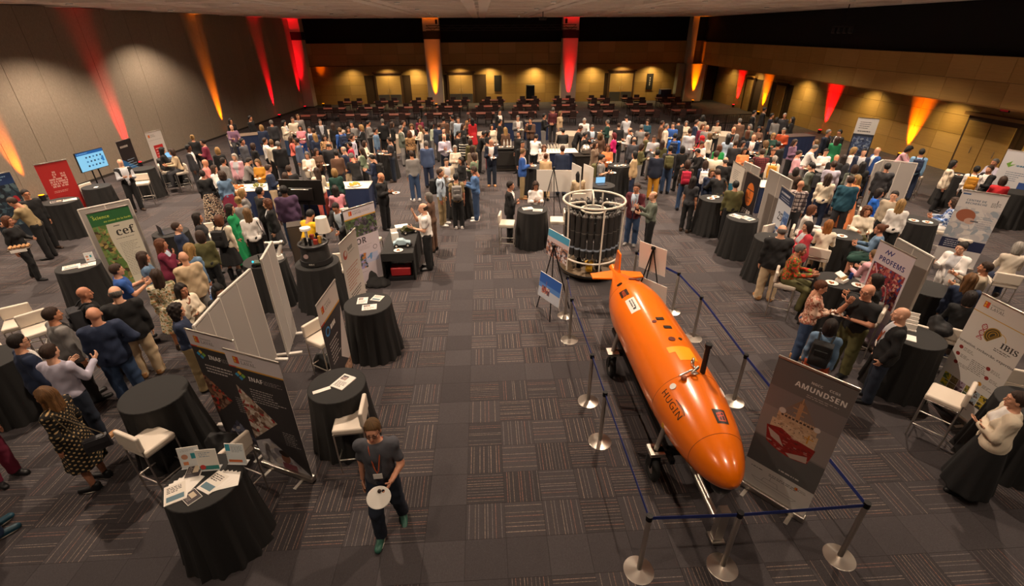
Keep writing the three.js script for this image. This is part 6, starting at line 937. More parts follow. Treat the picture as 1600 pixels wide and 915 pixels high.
{ // wheeled cradle
  const t = thing('cradle_trailer', 'steel cradle trailer with castor legs under the orange vehicle', 'trailer', [2.63, 0, 0]), Y = 0.5;
  const caster = (x, z, n) => { const leg = mesh('castor_leg', join([bar([x, 0.52, z], [x * 0.86, 0.95, z], 0.035, 10), bx(0.2, 0.02, 0.2, x, 0.53, z), bx(0.2, 0.02, 0.2, x, 0.5, z)]), steel, t); mesh('yellow_pad', cy(0.05, 0.05, 0.07, x * 0.86, 0.98, z, 12), mat('#d8a01c', 0.5), leg); mesh('castor_fork', join([bx(0.02, 0.26, 0.1, x - 0.055, 0.36, z), bx(0.02, 0.26, 0.1, x + 0.055, 0.36, z), bx(0.14, 0.02, 0.12, x, 0.48, z)]), darkMetal, t); mesh('wheel', new THREE.TorusGeometry(0.14, 0.055, 10, 22).rotateY(Math.PI / 2).translate(x, 0.2, z), mat('#141414', 0.8), t); mesh('hub', cy(0.09, 0.09, 0.07, 0, 0, 0, 14).rotateZ(Math.PI / 2).translate(x, 0.2, z), steel, t); };
  for (const [x, z] of [[-0.5, -6.75], [0.5, -6.75], [-0.46, -4.5], [0.46, -4.5]]) caster(x, z);
  for (const z of [-6.75, -4.5]) mesh('cross_beam', bx(1.0, 0.08, 0.1, 0, 0.5, z), darkMetal, t);
  mesh('drawbar', bar([0, 0.42, -7.2], [0.02, 0.3, -3.55], 0.05, 12), steel, t); mesh('drawbar_post', bx(0.11, 0.5, 0.1, 0.03, 0.33, -3.52).rotateX(0), steel, t); mesh('jack_foot', bx(0.16, 0.03, 0.16, 0.03, 0.05, -3.52), steel, t);
  for (const z of [-7.3, -5.7, -4.4]) mesh('saddle', new THREE.TorusGeometry(0.515, 0.03, 6, 20, 1.5).rotateZ(-Math.PI / 2 - 0.75).translate(0, 1.05, z), darkMetal, t);
  for (const s of [-1, 1]) mesh('side_rail', bx(0.06, 0.08, 3.2, s * 0.3, 0.5, -5.9), darkMetal, t);
  for (const z of [-7.3, -5.7]) mesh('saddle_post', bx(0.1, 0.12, 0.1, 0, 0.53, z), darkMetal, t);
}
// ---------------------------------------------------------------- rope barrier
const postGeo = cy(0.03, 0.03, 0.9, 0, 0.48, 0, 14), baseGeo = new THREE.LatheGeometry([[0, 0.045], [0.04, 0.045], [0.06, 0.03], [0.17, 0.014], [0.178, 0.004], [0.178, 0]].map(p => new THREE.Vector2(...p)), 36), brushed = new THREE.MeshPhysicalMaterial({ color: '#c2bbb2', roughness: 0.3, metalness: 1, anisotropy: 0.6 }), capGeo = cy(0.036, 0.036, 0.07, 0, 0.94, 0, 14);
const ST = [[4.03, -3.22, 'chrome barrier post at front right corner'], [2.6, -3.19, 'chrome barrier post in front of the orange nose'], [1.62, -3.21, 'chrome barrier post at front left corner'], [1.6, -5.19, 'chrome barrier post left side, second from front'], [1.6, -6.09, 'chrome barrier post left side, third from front'], [1.58, -7.92, 'chrome barrier post left side, beside ship picture'], [1.64, -8.85, 'chrome barrier post left side, rearmost'], [4.03, -5.93, 'chrome barrier post right side, beside icebreaker banner'], [4.09, -7.82, 'chrome barrier post right side, middle'], [4.03, -8.86, 'chrome barrier post right side, rearmost'], [3.45, -10.0, 'chrome barrier post beside the bottle frame']];
for (const [x, z, l] of ST) { const t = thing('barrier_post', l, 'barrier post', [x, 0, z], 0, 'belt barrier posts'); mesh('post', postGeo, steel, t); mesh('base', baseGeo, brushed, t); mesh('belt_head', capGeo, darkMetal, t); }
const beltMat = mat('#1b2d74', 0.8);
for (const [a, b, l] of [[0, 1, 'navy barrier belt front right'], [1, 2, 'navy barrier belt front left'], [2, 3, 'navy barrier belt left side, nearest'], [3, 4, 'navy barrier belt left side, second'], [4, 5, 'navy barrier belt left side, third'], [5, 6, 'navy barrier belt left side, rear'], [0, 7, 'navy barrier belt right side, nearest'], [7, 8, 'navy barrier belt right side, middle'], [8, 9, 'navy barrier belt right side, rear'], [9, 10, 'navy barrier belt beside the bottle frame']]) {
  const A = ST[a], B = ST[b], L = Math.hypot(A[0] - B[0], A[1] - B[1]); solo('barrier_belt', bx(L - 0.07, 0.05, 0.003, 0, 0.93, 0), beltMat, l, 'barrier belt', [(A[0] + B[0]) / 2, 0, (A[1] + B[1]) / 2], Math.atan2(-(B[1] - A[1]), B[0] - A[0]), 'barrier belts');
}
// ---------------------------------------------------------------- water sampling rosette
{
  const t = thing('sampling_rosette', 'white ring frame holding a circle of tall black bottles', 'sampling frame', [2.6, 0, -11.05]), R = 0.74, wp = mat('#d9cfc0', 0.45), bm = mat('#2b2928', 0.55), cl = mat('#8c98a8', 0.4), valve = mat('#8b8a88', 0.3, 0.7);
  mesh('top_ring', new THREE.TorusGeometry(R, 0.028, 8, 64).rotateX(Math.PI / 2).translate(0, 1.9, 0), wp, t); mesh('lower_ring', new THREE.TorusGeometry(R - 0.04, 0.024, 8, 64).rotateX(Math.PI / 2).translate(0, 0.5, 0), wp, t);
  for (let i = 0; i < 5; i++) { const a = i / 5 * 6.283 + 0.12; mesh('upright', bar([Math.sin(a) * R, 1.9, Math.cos(a) * R], [Math.sin(a) * (R - 0.04), 0.18, Math.cos(a) * (R - 0.04)], 0.022, 8), wp, t); }
  for (let i = 0; i < 3; i++) { const a = i / 3 * 6.283 + 0.9; mesh('top_spoke', tube([[Math.sin(a) * R, 1.9, Math.cos(a) * R], [Math.sin(a) * 0.45, 1.9, Math.cos(a) * 0.45], [Math.sin(a) * 0.26, 1.86, Math.cos(a) * 0.26], [Math.sin(a) * 0.2, 1.68, Math.cos(a) * 0.2]], 0.024, 18, 8), wp, t); }
  mesh('inner_ring', new THREE.TorusGeometry(0.3, 0.022, 8, 40).rotateX(Math.PI / 2).translate(0, 1.66, 0), wp, t); mesh('centre_post', cy(0.05, 0.05, 1.25, 0, 1.05, 0, 14), darkMetal, t); mesh('trigger_head', cy(0.16, 0.18, 0.14, 0, 1.62, 0, 20), mat('#3c3834', 0.5), t);
  const body = cy(0.073, 0.073, 1.02, 0, 1.14, 0, 16), band = cy(0.075, 0.075, 0.045, 0, 0.84, 0, 16), band2 = cy(0.075, 0.075, 0.012, 0, 1.26, 0, 16), capB = join([sph(0.066, 0, 1.65, 0, 10), cy(0.022, 0.022, 0.06, 0, 1.72, 0, 8), sph(0.024, 0.03, 1.75, 0.03, 6), bx(0.03, 0.03, 0.1, 0, 1.68, 0.06)]), tap = join([sph(0.055, 0, 0.63, 0, 10), cy(0.014, 0.014, 0.08, 0, 0.6, 0.05, 6), sph(0.02, 0.02, 0.57, 0.05, 6)]);
  for (let i = 0; i < 24; i++) { const a = i / 24 * 6.283, o = new THREE.Group(); const b = mesh('bottle', body, bm, t); b.position.set(Math.sin(a) * 0.61, 0, Math.cos(a) * 0.61); b.rotation.y = a; mesh('collar_band', band, cl, b); mesh('seam_band', band2, mat('#6a6660', 0.4), b); mesh('end_cap', capB, valve, b); mesh('drain_valve', tap, valve, b); }
  for (const y of [1.46, 0.72]) mesh('bottle_plate', new THREE.TorusGeometry(0.53, 0.03, 6, 48).rotateX(Math.PI / 2).translate(0, y, 0), darkMetal, t);
  for (let i = 0; i < 4; i++) { const a = i * 1.57 + 0.5; mesh('instrument', cy(0.06, 0.06, 0.4, Math.sin(a) * 0.36, 0.38, Math.cos(a) * 0.36, 12), darkMetal, t); mesh('brace', bar([Math.sin(a) * 0.68, 0.5, Math.cos(a) * 0.68], [Math.sin(a) * 0.2, 0.22, Math.cos(a) * 0.2], 0.018), wp, t); }
  mesh('yellow_float', join([cy(0.11, 0.11, 0.05, -0.12, 0.46, 0.5, 20), cy(0.085, 0.085, 0.2, -0.12, 0.34, 0.5, 20)]), mat('#d8a41c', 0.45), t);
  mesh('dolly_deck', cy(0.78, 0.78, 0.05, 0, 0.16, 0, 40), mat('#5c4a34', 0.7), t); mesh('dolly_rim', new THREE.TorusGeometry(0.77, 0.022, 6, 44).rotateX(Math.PI / 2).translate(0, 0.17, 0), darkMetal, t);
  for (let i = 0; i < 4; i++) { const a = i * 1.57 + 0.2; mesh('castor', cy(0.065, 0.065, 0.04, 0, 0, 0, 12).rotateZ(1.57).translate(Math.sin(a) * 0.62, 0.068, Math.cos(a) * 0.62), darkMetal, t); }
}
// ---------------------------------------------------------------- easels and boards
function easel(x, z, a, label, hasBoards = true) { const t = thing('easel', label, 'easel', [x, 0, z], a, 'black easels'); for (const [p, q] of [[[0, 1.6, 0], [-0.34, 0, 0.2]], [[0, 1.6, 0], [0.34, 0, 0.2]], [[0, 1.6, 0], [0, 0, -0.45]]]) mesh('leg', bar(p, q, 0.014), darkMetal, t); mesh('ledge', bar([-0.22, 0.6, 0.14], [0.22, 0.6, 0.14], 0.013), darkMetal, t); mesh('head_joint', bx(0.07, 0.06, 0.06, 0, 1.6, 0), darkMetal, t); return t; }
function board(x, y, z, a, w, h, m, label, tilt = -0.12) { const t = thing('picture_board', label, 'picture board', [x, y, z], a, 'foam picture boards'); mesh('foam_board', bx(w, h, 0.012, 0, h / 2, 0).rotateX(tilt), paper, t); if (m) mesh('printed_face', frontPlane(w * 0.99, h * 0.99, 0.0075, h / 2).rotateX(tilt), m, t); return t; }
easel(1.35, -9.0, -1.25, 'black easel left of the bottle frame carrying ship pictures'); board(1.22, 0.5, -8.65, -1.05, 0.72, 0.55, PR.ship1, 'blue sky ship picture, lower of the two'); board(1.5, 1.0, -9.65, -1.1, 0.8, 0.6, PR.ship2, 'ship deck picture with blue sky, upper of the two');
easel(3.35, -8.75, 2.0, 'black easel right of the bottle frame carrying white boards'); board(3.42, 1.02, -8.85, 2.2, 0.66, 0.62, null, 'blank white board, upper on right easel'); board(3.42, 0.36, -8.55, 2.2, 0.66, 0.6, null, 'blank white board, lower on right easel');
easel(2.2, -15.3, 3.14, 'black easel behind the magazine table'); board(2.25, 0.75, -15.55, 3.0, 1.15, 0.75, null, 'wide white board seen from behind on far easel');
board(2.85, 0.0, -14.85, 1.9, 0.6, 1.8, null, 'narrow white poster board, left of the pair', 0); board(3.2, 0.0, -14.7, 1.9, 0.6, 1.8, null, 'narrow white poster board, right of the pair', 0);
// ---------------------------------------------------------------- demonstration tables
{
  const t = thing('demonstration_table', 'rectangular table under black cloth holding model cars', 'table', [-2.25, 0, -11.75], 0.03); mesh('tabletop_cloth', rb(0.78, 0.03, 2.0, 0.01, 0, 0.75, 0), blackCloth, t); mesh('cloth_drop', bx(0.02, 0.72, 2.0, 0.385, 0.38, 0), blackCloth, t); mesh('cloth_drop', bx(0.02, 0.72, 2.0, -0.385, 0.38, 0), blackCloth, t); mesh('cloth_end', bx(0.76, 0.18, 0.02, 0, 0.65, 0.99), blackCloth, t); for (const [a, b] of [[-0.35, 0.95], [0.35, 0.95], [-0.35, -0.95], [0.35, -0.95]]) mesh('leg', cy(0.02, 0.02, 0.73, a, 0.37, b, 8), darkMetal, t);
  const c = thing('equipment_case', 'red equipment case under the model car table', 'case', [-2.2, 0, -10.98], 0.05); mesh('shell', rb(0.5, 0.22, 0.3, 0.03, 0, 0.22, 0), mat('#8e1a1e', 0.5), c); mesh('handle', tube([[-0.1, 0.33, 0], [-0.08, 0.37, 0], [0.08, 0.37, 0], [0.1, 0.33, 0]], 0.01), blackPlastic, c); mesh('shelf_board', bx(0.62, 0.1, 0.4, 0, 0.05, 0), blackPlastic, c);
  const k = thing('fallen_cloth', 'crumpled black cloth on floor beside model car table', 'cloth', [-2.75, 0, -10.6]); const F = new Field([-0.4, -0.02, -0.3], [0.4, 0.4, 0.3], 0.03); F.ell([0, 0.02, 0], [0.32, 0.16, 0.22], 0.05); F.ell([-0.14, 0.12, -0.1], [0.12, 0.22, 0.1], 0.06); F.warp((x, y, z) => 0.022 * Math.sin(x * 31 + 5 * z) * Math.sin(z * 24 + y * 20)); F.cut((x, y) => 0.004 - y); mesh('folds', F.mesh(), blackCloth, k);
  const car = (x, z, a, col, label) => { const q = thing('model_car', label, 'model car', [x, 0.77, z], a, 'radio controlled model cars'); const s = new THREE.Shape([[-0.2, 0.06], [0.2, 0.06], [0.2, 0.1], [0.1, 0.12], [0.03, 0.18], [-0.1, 0.18], [-0.16, 0.12], [-0.2, 0.11]].map(p => new THREE.Vector2(...p))); mesh('body_shell', new THREE.ExtrudeGeometry(s, { depth: 0.14, bevelEnabled: true, bevelSize: 0.01, bevelThickness: 0.01, bevelSegments: 2 }).translate(0, 0, -0.07), mat(col, 0.35), q); for (const [u, w] of [[-0.14, 0.11], [0.14, 0.11], [-0.14, -0.11], [0.14, -0.11]]) { const wl = mesh('wheel', cy(0.052, 0.052, 0.045, 0, 0, 0, 16).rotateX(1.571).translate(u, 0.052, w), mat('#171616', 0.8), q); mesh('hub', cy(0.024, 0.024, 0.05, 0, 0, 0, 12).rotateX(1.571).translate(u, 0.052, w), paper, wl); } mesh('bumper', bx(0.03, 0.03, 0.2, 0.215, 0.07, 0), blackPlastic, q); };
  car(-2.15, -11.2, 0.15, '#a9c4d0', 'pale blue model car nearest on demonstration table'); car(-2.1, -12.1, 0.5, '#3a3d1e', 'camouflage model car at rear of demonstration table');
  const b = thing('paper_carton', 'tall white carton on demonstration table', 'carton', [-2.35, 0.77, -11.45], 0.4); mesh('box', bx(0.16, 0.26, 0.12, 0, 0.13, 0), paper, b); mesh('flap', bx(0.16, 0.1, 0.01, 0, 0.3, -0.05).rotateX(-0.1), paper, b); plateAt(-2.2, -10.9, 'white plate on the near end of demonstration table', 0.77);
  solo('paper_pile', rb(0.36, 0.05, 0.26, 0.01, 0, 0.025, 0), paper, 'pile of white papers at rear of demonstration table', 'papers', [-2.35, 0.77, -12.5], 0.3);
}
{ // robots
  const t = thing('rover_robot', 'black cylindrical rover robot with round base ring', 'robot', [-3.75, TOPY, -9.72]); const bm = mat('#201f20', 0.4);
  mesh('base_ring', join([cy(0.33, 0.34, 0.1, 0, 0.07, 0, 32), cy(0.3, 0.3, 0.05, 0, 0.02, 0, 32)]), bm, t); mesh('drum', cy(0.28, 0.3, 0.3, 0, 0.27, 0, 32), mat('#2b2a2a', 0.45), t); mesh('upper_ring', new THREE.TorusGeometry(0.29, 0.035, 8, 36).rotateX(1.571).translate(0, 0.44, 0), bm, t); mesh('lettering', frontPlane(0.2, 0.05, 0.335, 0.08), printMat('forc', 128, 32, (c, w, h) => { c.fillStyle = '#1a1a1a'; c.fillRect(0, 0, w, h); txt(c, 'FOR-C', 64, 25, 26, '#c9c4bc', 'sans-serif', 'bold', 'center'); }), t); mesh('red_emblem', cy(0.05, 0.05, 0.01, 0, 0, 0, 14).rotateX(1.571).translate(-0.1, 0.25, 0.29), mat('#a08a88', 0.5), t);
  for (let i = 0; i < 9; i++) { const a = i * 0.7; mesh('component', i % 2 ? bx(0.08, 0.1, 0.07, Math.sin(a) * 0.17, 0.52, Math.cos(a) * 0.17) : cy(0.03, 0.03, 0.16, Math.sin(a) * 0.16, 0.53, Math.cos(a) * 0.16, 10), [darkMetal, mat('#8a2c1e', 0.5), mat('#b4842a', 0.5), steel][i % 4], t); } mesh('lidar_puck', join([cy(0.03, 0.03, 0.26, -0.12, 0.6, -0.05, 10), cy(0.11, 0.11, 0.05, -0.12, 0.75, -0.05, 20)]), paper, t);
  const l = thing('white_bucket', 'white bucket upturned on stand behind the rover', 'bucket', [-3.9, 0, -10.9]); mesh('pail', cy(0.13, 0.17, 0.36, 0, 1.5, 0, 24), mat('#ddd4c8', 0.6), l); mesh('stand', cy(0.03, 0.03, 1.3, 0, 0.66, 0, 10), darkMetal, l); mesh('stand_foot', cy(0.22, 0.24, 0.03, 0, 0.015, 0, 20), darkMetal, l);
  const a = thing('robot_arm', 'white jointed robot arm on left robot table', 'robot arm', [-4.65, TOPY, -9.95], 0.5); mesh('base', cy(0.09, 0.1, 0.08, 0, 0.04, 0, 18), paper, a); mesh('lower_link', bar([0, 0.08, 0], [0.12, 0.36, 0.02], 0.045, 12), paper, a); mesh('elbow', sph(0.06, 0.12, 0.36, 0.02, 12), steel, a); mesh('upper_link', bar([0.12, 0.36, 0.02], [-0.18, 0.42, 0.05], 0.038, 12), paper, a); mesh('wrist', sph(0.045, -0.18, 0.42, 0.05, 10), steel, a); mesh('gripper', join([bx(0.02, 0.02, 0.1, -0.21, 0.42, 0.1), bx(0.02, 0.02, 0.1, -0.15, 0.42, 0.1)]), blackPlastic, a);
  const g = thing('small_robot', 'small green and black robot kit on left robot table', 'robot', [-4.95, TOPY, -9.62], 0.2); mesh('chassis', rb(0.22, 0.07, 0.18, 0.02, 0, 0.06, 0), mat('#2c3a24', 0.5), g); for (const s of [-1, 1]) for (const q of [-1, 1]) mesh('wheel', cy(0.045, 0.045, 0.03, 0, 0, 0, 12).rotateX(1.571).translate(s * 0.08, 0.045, q * 0.1), blackPlastic, g); mesh('light', sph(0.025, -0.09, 0.12, 0.06, 8), new THREE.MeshStandardMaterial({ color: '#0c2a30', emissive: '#3ac0d0', emissiveIntensity: 1.2 }), g); mesh('mast', cy(0.012, 0.012, 0.16, 0.03, 0.16, 0, 8), darkMetal, g);
  const m = thing('monitor_on_stand', 'large black monitor on floor stand seen from behind', 'monitor', [-5.2, 0, -13.5], 3.0); mesh('back_shell', rb(1.25, 0.72, 0.06, 0.02, 0, 1.52, 0), mat('#1d1a19', 0.4), m); mesh('screen', frontPlane(1.2, 0.67, 0.033, 1.52), mat('#0c0d10', 0.2), m); mesh('rear_housing', rb(0.7, 0.36, 0.06, 0.02, 0, 1.48, -0.05), mat('#24201e', 0.45), m); mesh('handle_bar', bar([-0.25, 1.62, -0.09], [0.25, 1.62, -0.09], 0.012), steel, m); for (const s of [-1, 1]) mesh('stand_leg', bar([s * 0.22, 0, 0], [s * 0.12, 1.4, -0.04], 0.022), darkMetal, m); mesh('stand_foot', rb(0.8, 0.03, 0.5, 0.01, 0, 0.015, 0), darkMetal, m); mesh('mount_plate', bx(0.4, 0.3, 0.03, 0, 1.4, -0.05), darkMetal, m);
  const d = thing('equipment_cabinet', 'tall dark equipment cabinet behind the rover', 'cabinet', [-4.75, 0, -11.7], 0.35); mesh('body', bx(0.6, 1.25, 0.4, 0, 0.63, 0), mat('#3a322c', 0.6), d); mesh('door', bx(0.55, 1.15, 0.02, 0, 0.64, 0.205), mat('#473d34', 0.6), d); mesh('handle', bar([0.22, 0.6, 0.225], [0.22, 0.75, 0.225], 0.008), steel, d);
}
{ // presentation screen on the left
  const t = thing('presentation_screen', 'bright blue presentation screen on a stand by left wall', 'screen', [-13.88, 0, -17.84], Math.atan2(1.0, 0.19)); mesh('bezel', rb(1.08, 0.66, 0.05, 0.012, 0, 1.57, 0), blackPlastic, t);
  const tex = canvas(512, 310, (c, w, h) => { c.fillStyle = '#8fd0f0'; c.fillRect(0, 0, w, h); c.fillStyle = '#1c5c9c'; c.fillRect(0, 0, w, 46); lines(c, 24, 18, 220, 1, 10, '#9ac8e8', 9, 3); for (let i = 0; i < 15; i++) { c.fillStyle = ['#2c4a6c', '#1c2c40', '#3c7aa8'][i % 3]; c.fillRect(150 + (i % 5) * 68, 84 + (i / 5 | 0) * 72, 32, 26); } c.fillStyle = '#2a7ab8'; c.fillRect(440, 120, 40, 90); });
  const sm = new THREE.MeshStandardMaterial({ color: '#000000', emissive: '#ffffff', emissiveMap: tex, emissiveIntensity: 0.75, roughness: 0.4 }); mesh('display', frontPlane(1.04, 0.62, 0.027, 1.57), sm, t); for (const s of [-1, 1]) mesh('stand_leg', bar([s * 0.15, 0, 0], [s * 0.12, 1.3, -0.03], 0.022), darkMetal, t); mesh('stand_foot', rb(0.7, 0.03, 0.5, 0.01, 0, 0.015, 0), darkMetal, t); mesh('mount', bx(0.4, 0.3, 0.04, 0, 1.4, -0.04), darkMetal, t);
  const l = new THREE.RectAreaLight('#8fd0f0', 1.2, 1.0, 0.6); l.position.set(0, 1.57, 0.04); l.rotation.y = Math.PI; t.add(l);
}
// ---------------------------------------------------------------- buffets and bars
function skirted(x, z, w, d, h, a, label, cl = blueCloth, topM = mat('#d6ccc0', 0.7), cat = 'buffet table') { const t = thing('skirted_table', label, cat, [x, 0, z], a, 'skirted service tables'); mesh('tabletop', rb(w + 0.02, 0.03, d + 0.02, 0.01, 0, h, 0), topM, t); mesh('table_skirt', skirtGeo(rect(w, d), h - 0.01, Math.round((w + d) * 9), 0.015, 0.013, Math.round(Math.abs(x * 10)), 3), cl, t); return t; }
skirted(-7.6, -16.3, 2.2, 0.85, 0.9, 0.1, 'left buffet table with navy skirt and food platters'); skirted(-5.1, -16.3, 2.3, 0.85, 0.9, 0.02, 'middle buffet table with navy skirt and fruit platter'); skirted(10.3, -15.3, 2.4, 0.85, 0.9, -0.1, 'right buffet table with navy skirt'); skirted(3.1, -20.6, 1.6, 0.8, 0.98, 0, 'navy skirted champagne bar with white top', blueCloth, mat('#ddd6cc', 0.6), 'bar'); skirted(1.25, -28.1, 1.5, 0.7, 1.0, 0, 'far navy counter, left of two', blueCloth, mat('#5a5048', 0.8), 'counter'); skirted(2.95, -28.2, 1.3, 0.7, 1.0, 0, 'far navy counter, right of two', blueCloth, mat('#5a5048', 0.8), 'counter'); skirted(14.95, -22.9, 1.5, 0.7, 1.0, 0.1, 'navy counter near the red uplight on right', blueCloth, mat('#4a3c38', 0.8), 'counter'); skirted(-11.7, -25.6, 2.2, 0.8, 1.0, 0.5, 'curved navy bar by the left wall', blueCloth, mat('#6a5a4c', 0.6), 'bar');
function platter(x, z, col, label, y = 0.92) { const t = thing('food_platter', label, 'platter', [x, y, z], x * 3, 'buffet platters'); mesh('tray', new THREE.LatheGeometry([[0, 0], [0.2, 0], [0.25, 0.03], [0.245, 0.035], [0.19, 0.01], [0, 0.01]].map(p => new THREE.Vector2(...p)), 28), paper, t); const g = mulberry(Math.round(Math.abs(x * 97)) + 1), it = []; for (let i = 0; i < 26; i++) { const r = Math.sqrt(g()) * 0.17, a = g() * 6.28; it.push(sph(0.025 + g() * 0.015, Math.sin(a) * r, 0.03 + g() * 0.04, Math.cos(a) * r, 6)); } const q = mesh('food_pieces', join(it), mat(col, 0.7), t); q.userData.kind = 'stuff'; }
for (const [x, z, c, l] of [[-8.3, -16.2, '#b0682c', 'orange food platter on left buffet, leftmost'], [-7.7, -16.35, '#7a7a3a', 'green food platter on left buffet'], [-7.1, -16.25, '#c9a878', 'bread platter on left buffet'], [-5.9, -16.3, '#8a8a34', 'salad platter on middle buffet'], [-5.2, -16.25, '#b8a060', 'cheese platter on middle buffet'], [-4.45, -16.2, '#c8a03a', 'yellow fruit platter at buffet end'], [9.6, -15.2, '#a86a3a', 'brown food platter on right buffet'], [10.4, -15.3, '#7f8a3c', 'green food platter on right buffet'], [11.0, -15.4, '#c09a68', 'pastry platter on right buffet']]) platter(x, z, c, l);
const flute = memo('flute', () => new THREE.LatheGeometry([[0.03, 0], [0.03, 0.003], [0.004, 0.006], [0.004, 0.09], [0.022, 0.12], [0.026, 0.17], [0.023, 0.21]].map(p => new THREE.Vector2(...p)), 10)), fluteM = new THREE.MeshPhysicalMaterial({ color: '#e8e4dc', roughness: 0.1, transmission: 0.55, thickness: 0, side: THREE.DoubleSide });
for (let i = 0; i < 48; i++) solo('champagne_flute', flute, fluteM, 'champagne flute standing in rows on the champagne bar', 'glass', [2.45 + (i % 8) * 0.13, 0.995, -20.9 + (i / 8 | 0) * 0.1], 0, 'champagne flutes on the bar');
function cart(x, z, a, label) { const t = thing('bar_cart', label, 'cart', [x, 0, z], a, 'black service carts'); mesh('cabinet', rb(1.1, 0.82, 0.6, 0.02, 0, 0.56, 0), mat('#1a1918', 0.5), t); mesh('counter', rb(1.16, 0.04, 0.66, 0.01, 0, 0.99, 0), mat('#26221f', 0.35), t); mesh('front_panel', rb(1.0, 0.6, 0.02, 0.008, 0, 0.58, 0.305), mat('#242220', 0.55), t); mesh('kick_plate', bx(1.05, 0.1, 0.55, 0, 0.1, 0), mat('#3c3732', 0.5), t); for (const [u, v] of [[-0.48, 0.24], [0.48, 0.24], [-0.48, -0.24], [0.48, -0.24]]) mesh('castor', cy(0.05, 0.05, 0.03, 0, 0, 0, 10).rotateZ(1.571).translate(u, 0.05, v), blackPlastic, t); }
cart(1.0, -21.4, 0, 'black bar cart with plates and cups on top'); cart(4.2, -19.75, 0.05, 'black food cart with chafing dish');
for (const [x, z, l] of [[0.7, -21.35, 'plate stack at left on black bar cart'], [1.05, -21.4, 'plate in the middle of black bar cart'], [1.35, -21.3, 'plate at right on black bar cart']]) plateAt(x, z, l, 1.012);
{ const t = thing('chafing_dish', 'glass domed chafing dish on the black food cart', 'chafing dish', [4.15, 1.01, -19.85]); mesh('pan', cy(0.22, 0.2, 0.1, 0, 0.09, 0, 24), steel, t); mesh('dome_lid', new THREE.SphereGeometry(0.22, 22, 10, 0, 6.3, 0, 1.571).translate(0, 0.15, -0.02), steel, t); for (const [u, v] of [[0.15, 0.15], [-0.15, 0.15], [0.15, -0.15], [-0.15, -0.15]]) mesh('foot', cy(0.012, 0.012, 0.05, u, 0.025, v, 6), steel, t); }
for (const [x, z, l] of [[0.85, -21.55, 'left bottle on black bar cart'], [1.0, -21.6, 'middle bottle on black bar cart'], [1.15, -21.55, 'right bottle on black bar cart']]) { const t = thing('bottle', l, 'bottle', [x, 1.01, z], 0, 'bottles on bar cart'); mesh('glass_body', new THREE.LatheGeometry([[0, 0], [0.036, 0], [0.037, 0.17], [0.014, 0.23], [0.014, 0.3], [0, 0.3]].map(p => new THREE.Vector2(...p)), 14), mat('#c9c4bc', 0.25), t); mesh('cap', cy(0.016, 0.016, 0.03, 0, 0.31, 0, 10), mat('#3a3026', 0.5), t); }
// ---------------------------------------------------------------- far tables and chairs
const roundSkirt = new THREE.MeshStandardMaterial({ color: '#a99a89', roughness: 0.85, side: THREE.DoubleSide }), rsGeo = skirtGeo(ring(0.76, 96), 0.74, 16, 0.05, 0.02, 77, 5), rtGeo = cy(0.765, 0.765, 0.02, 0, 0.745, 0, 40);
[[-8.3, -27.3, 'far left'], [-5.0, -25.6, 'left of the amber column'], [-1.9, -26.3, 'below the amber column'], [0.2, -26.0, 'middle'], [4.5, -25.7, 'behind the champagne bar'], [7.0, -25.5, 'below the red column'], [9.95, -24.9, 'right of the pink top'], [12.3, -24.9, 'far right beside grey suit']].forEach(([x, z, l]) => { const t = thing('round_table', 'round dining table with pale cloth, ' + l, 'table', [x, 0, z], x, 'round dining tables'); mesh('tabletop', rtGeo, roundSkirt, t); mesh('tablecloth', rsGeo, roundSkirt, t); });
const wineTop = mat('#94594a', 0.5), chairM = mat('#3a2420', 0.8), chairLeg = mat('#2a2624', 0.5, 0.5), ftTop = rb(1.83, 0.035, 0.76, 0.01, 0, 0.74, 0), ftApron = bx(1.7, 0.07, 0.64, 0, 0.69, 0), ftLeg = join([bar([-0.28, 0, 0], [-0.28, 0.7, 0], 0.016), bar([0.28, 0, 0], [0.28, 0.7, 0], 0.016), bar([-0.28, 0.08, 0], [0.28, 0.08, 0], 0.014)]).rotateY(Math.PI / 2), chSeat = rb(0.44, 0.06, 0.42, 0.02, 0, 0.45, 0), chBack = rb(0.42, 0.4, 0.04, 0.018, 0, 0.72, -0.2), chLeg = bar([0, 0, 0], [0, 0.45, 0], 0.012, 5), chPost = bar([0, 0.4, 0], [0, 0.9, -0.02], 0.012, 5);
let seatNo = 0; const nth = ['first', 'second', 'third', 'fourth', 'fifth', 'sixth', 'seventh', 'eighth', 'ninth', 'tenth', 'eleventh'];
[[-33.2, 'front row'], [-36.4, 'middle row'], [-39.8, 'back row']].forEach(([z, row], r) => { for (let i = 0; i < 10; i++) {
  const x = -11.2 + i * 2.75 + r * 0.5; if (x > 14.8) continue;
  const t = thing('banquet_table', `dark red folding table, ${nth[i]} from left in the ${row}`, 'table', [x, 0, z], 0, 'folding tables at the back'); mesh('tabletop', ftTop, wineTop, t); mesh('apron', ftApron, mat('#4a3a34', 0.7), t); for (const s of [-1, 1]) mesh('folding_legs', ftLeg, chairLeg, t).position.x = s * 0.75;
  for (const [dx, dz, a, side] of [[-0.5, 0.62, Math.PI, 'front left'], [0.5, 0.66, Math.PI, 'front right'], [-0.42, -0.62, 0, 'rear left'], [0.5, -0.6, 0, 'rear right']]) {
    const c = thing('banquet_chair', `dark banquet chair at ${side} of ${nth[i]} table, ${row}`, 'chair', [x + dx, 0, z + dz], a + ((seatNo++ * 7) % 5 - 2) * 0.06, 'banquet chairs at the back'); mesh('seat', chSeat, chairM, c); mesh('backrest', chBack, chairM, c); for (const [u, v] of [[-0.19, 0.18], [0.19, 0.18], [-0.19, -0.19], [0.19, -0.19]]) mesh('leg', chLeg, chairLeg, c).position.set(u, 0, v); for (const u of [-0.19, 0.19]) mesh('back_post', chPost, chairLeg, c).position.set(u, 0, -0.2);
  }
} });
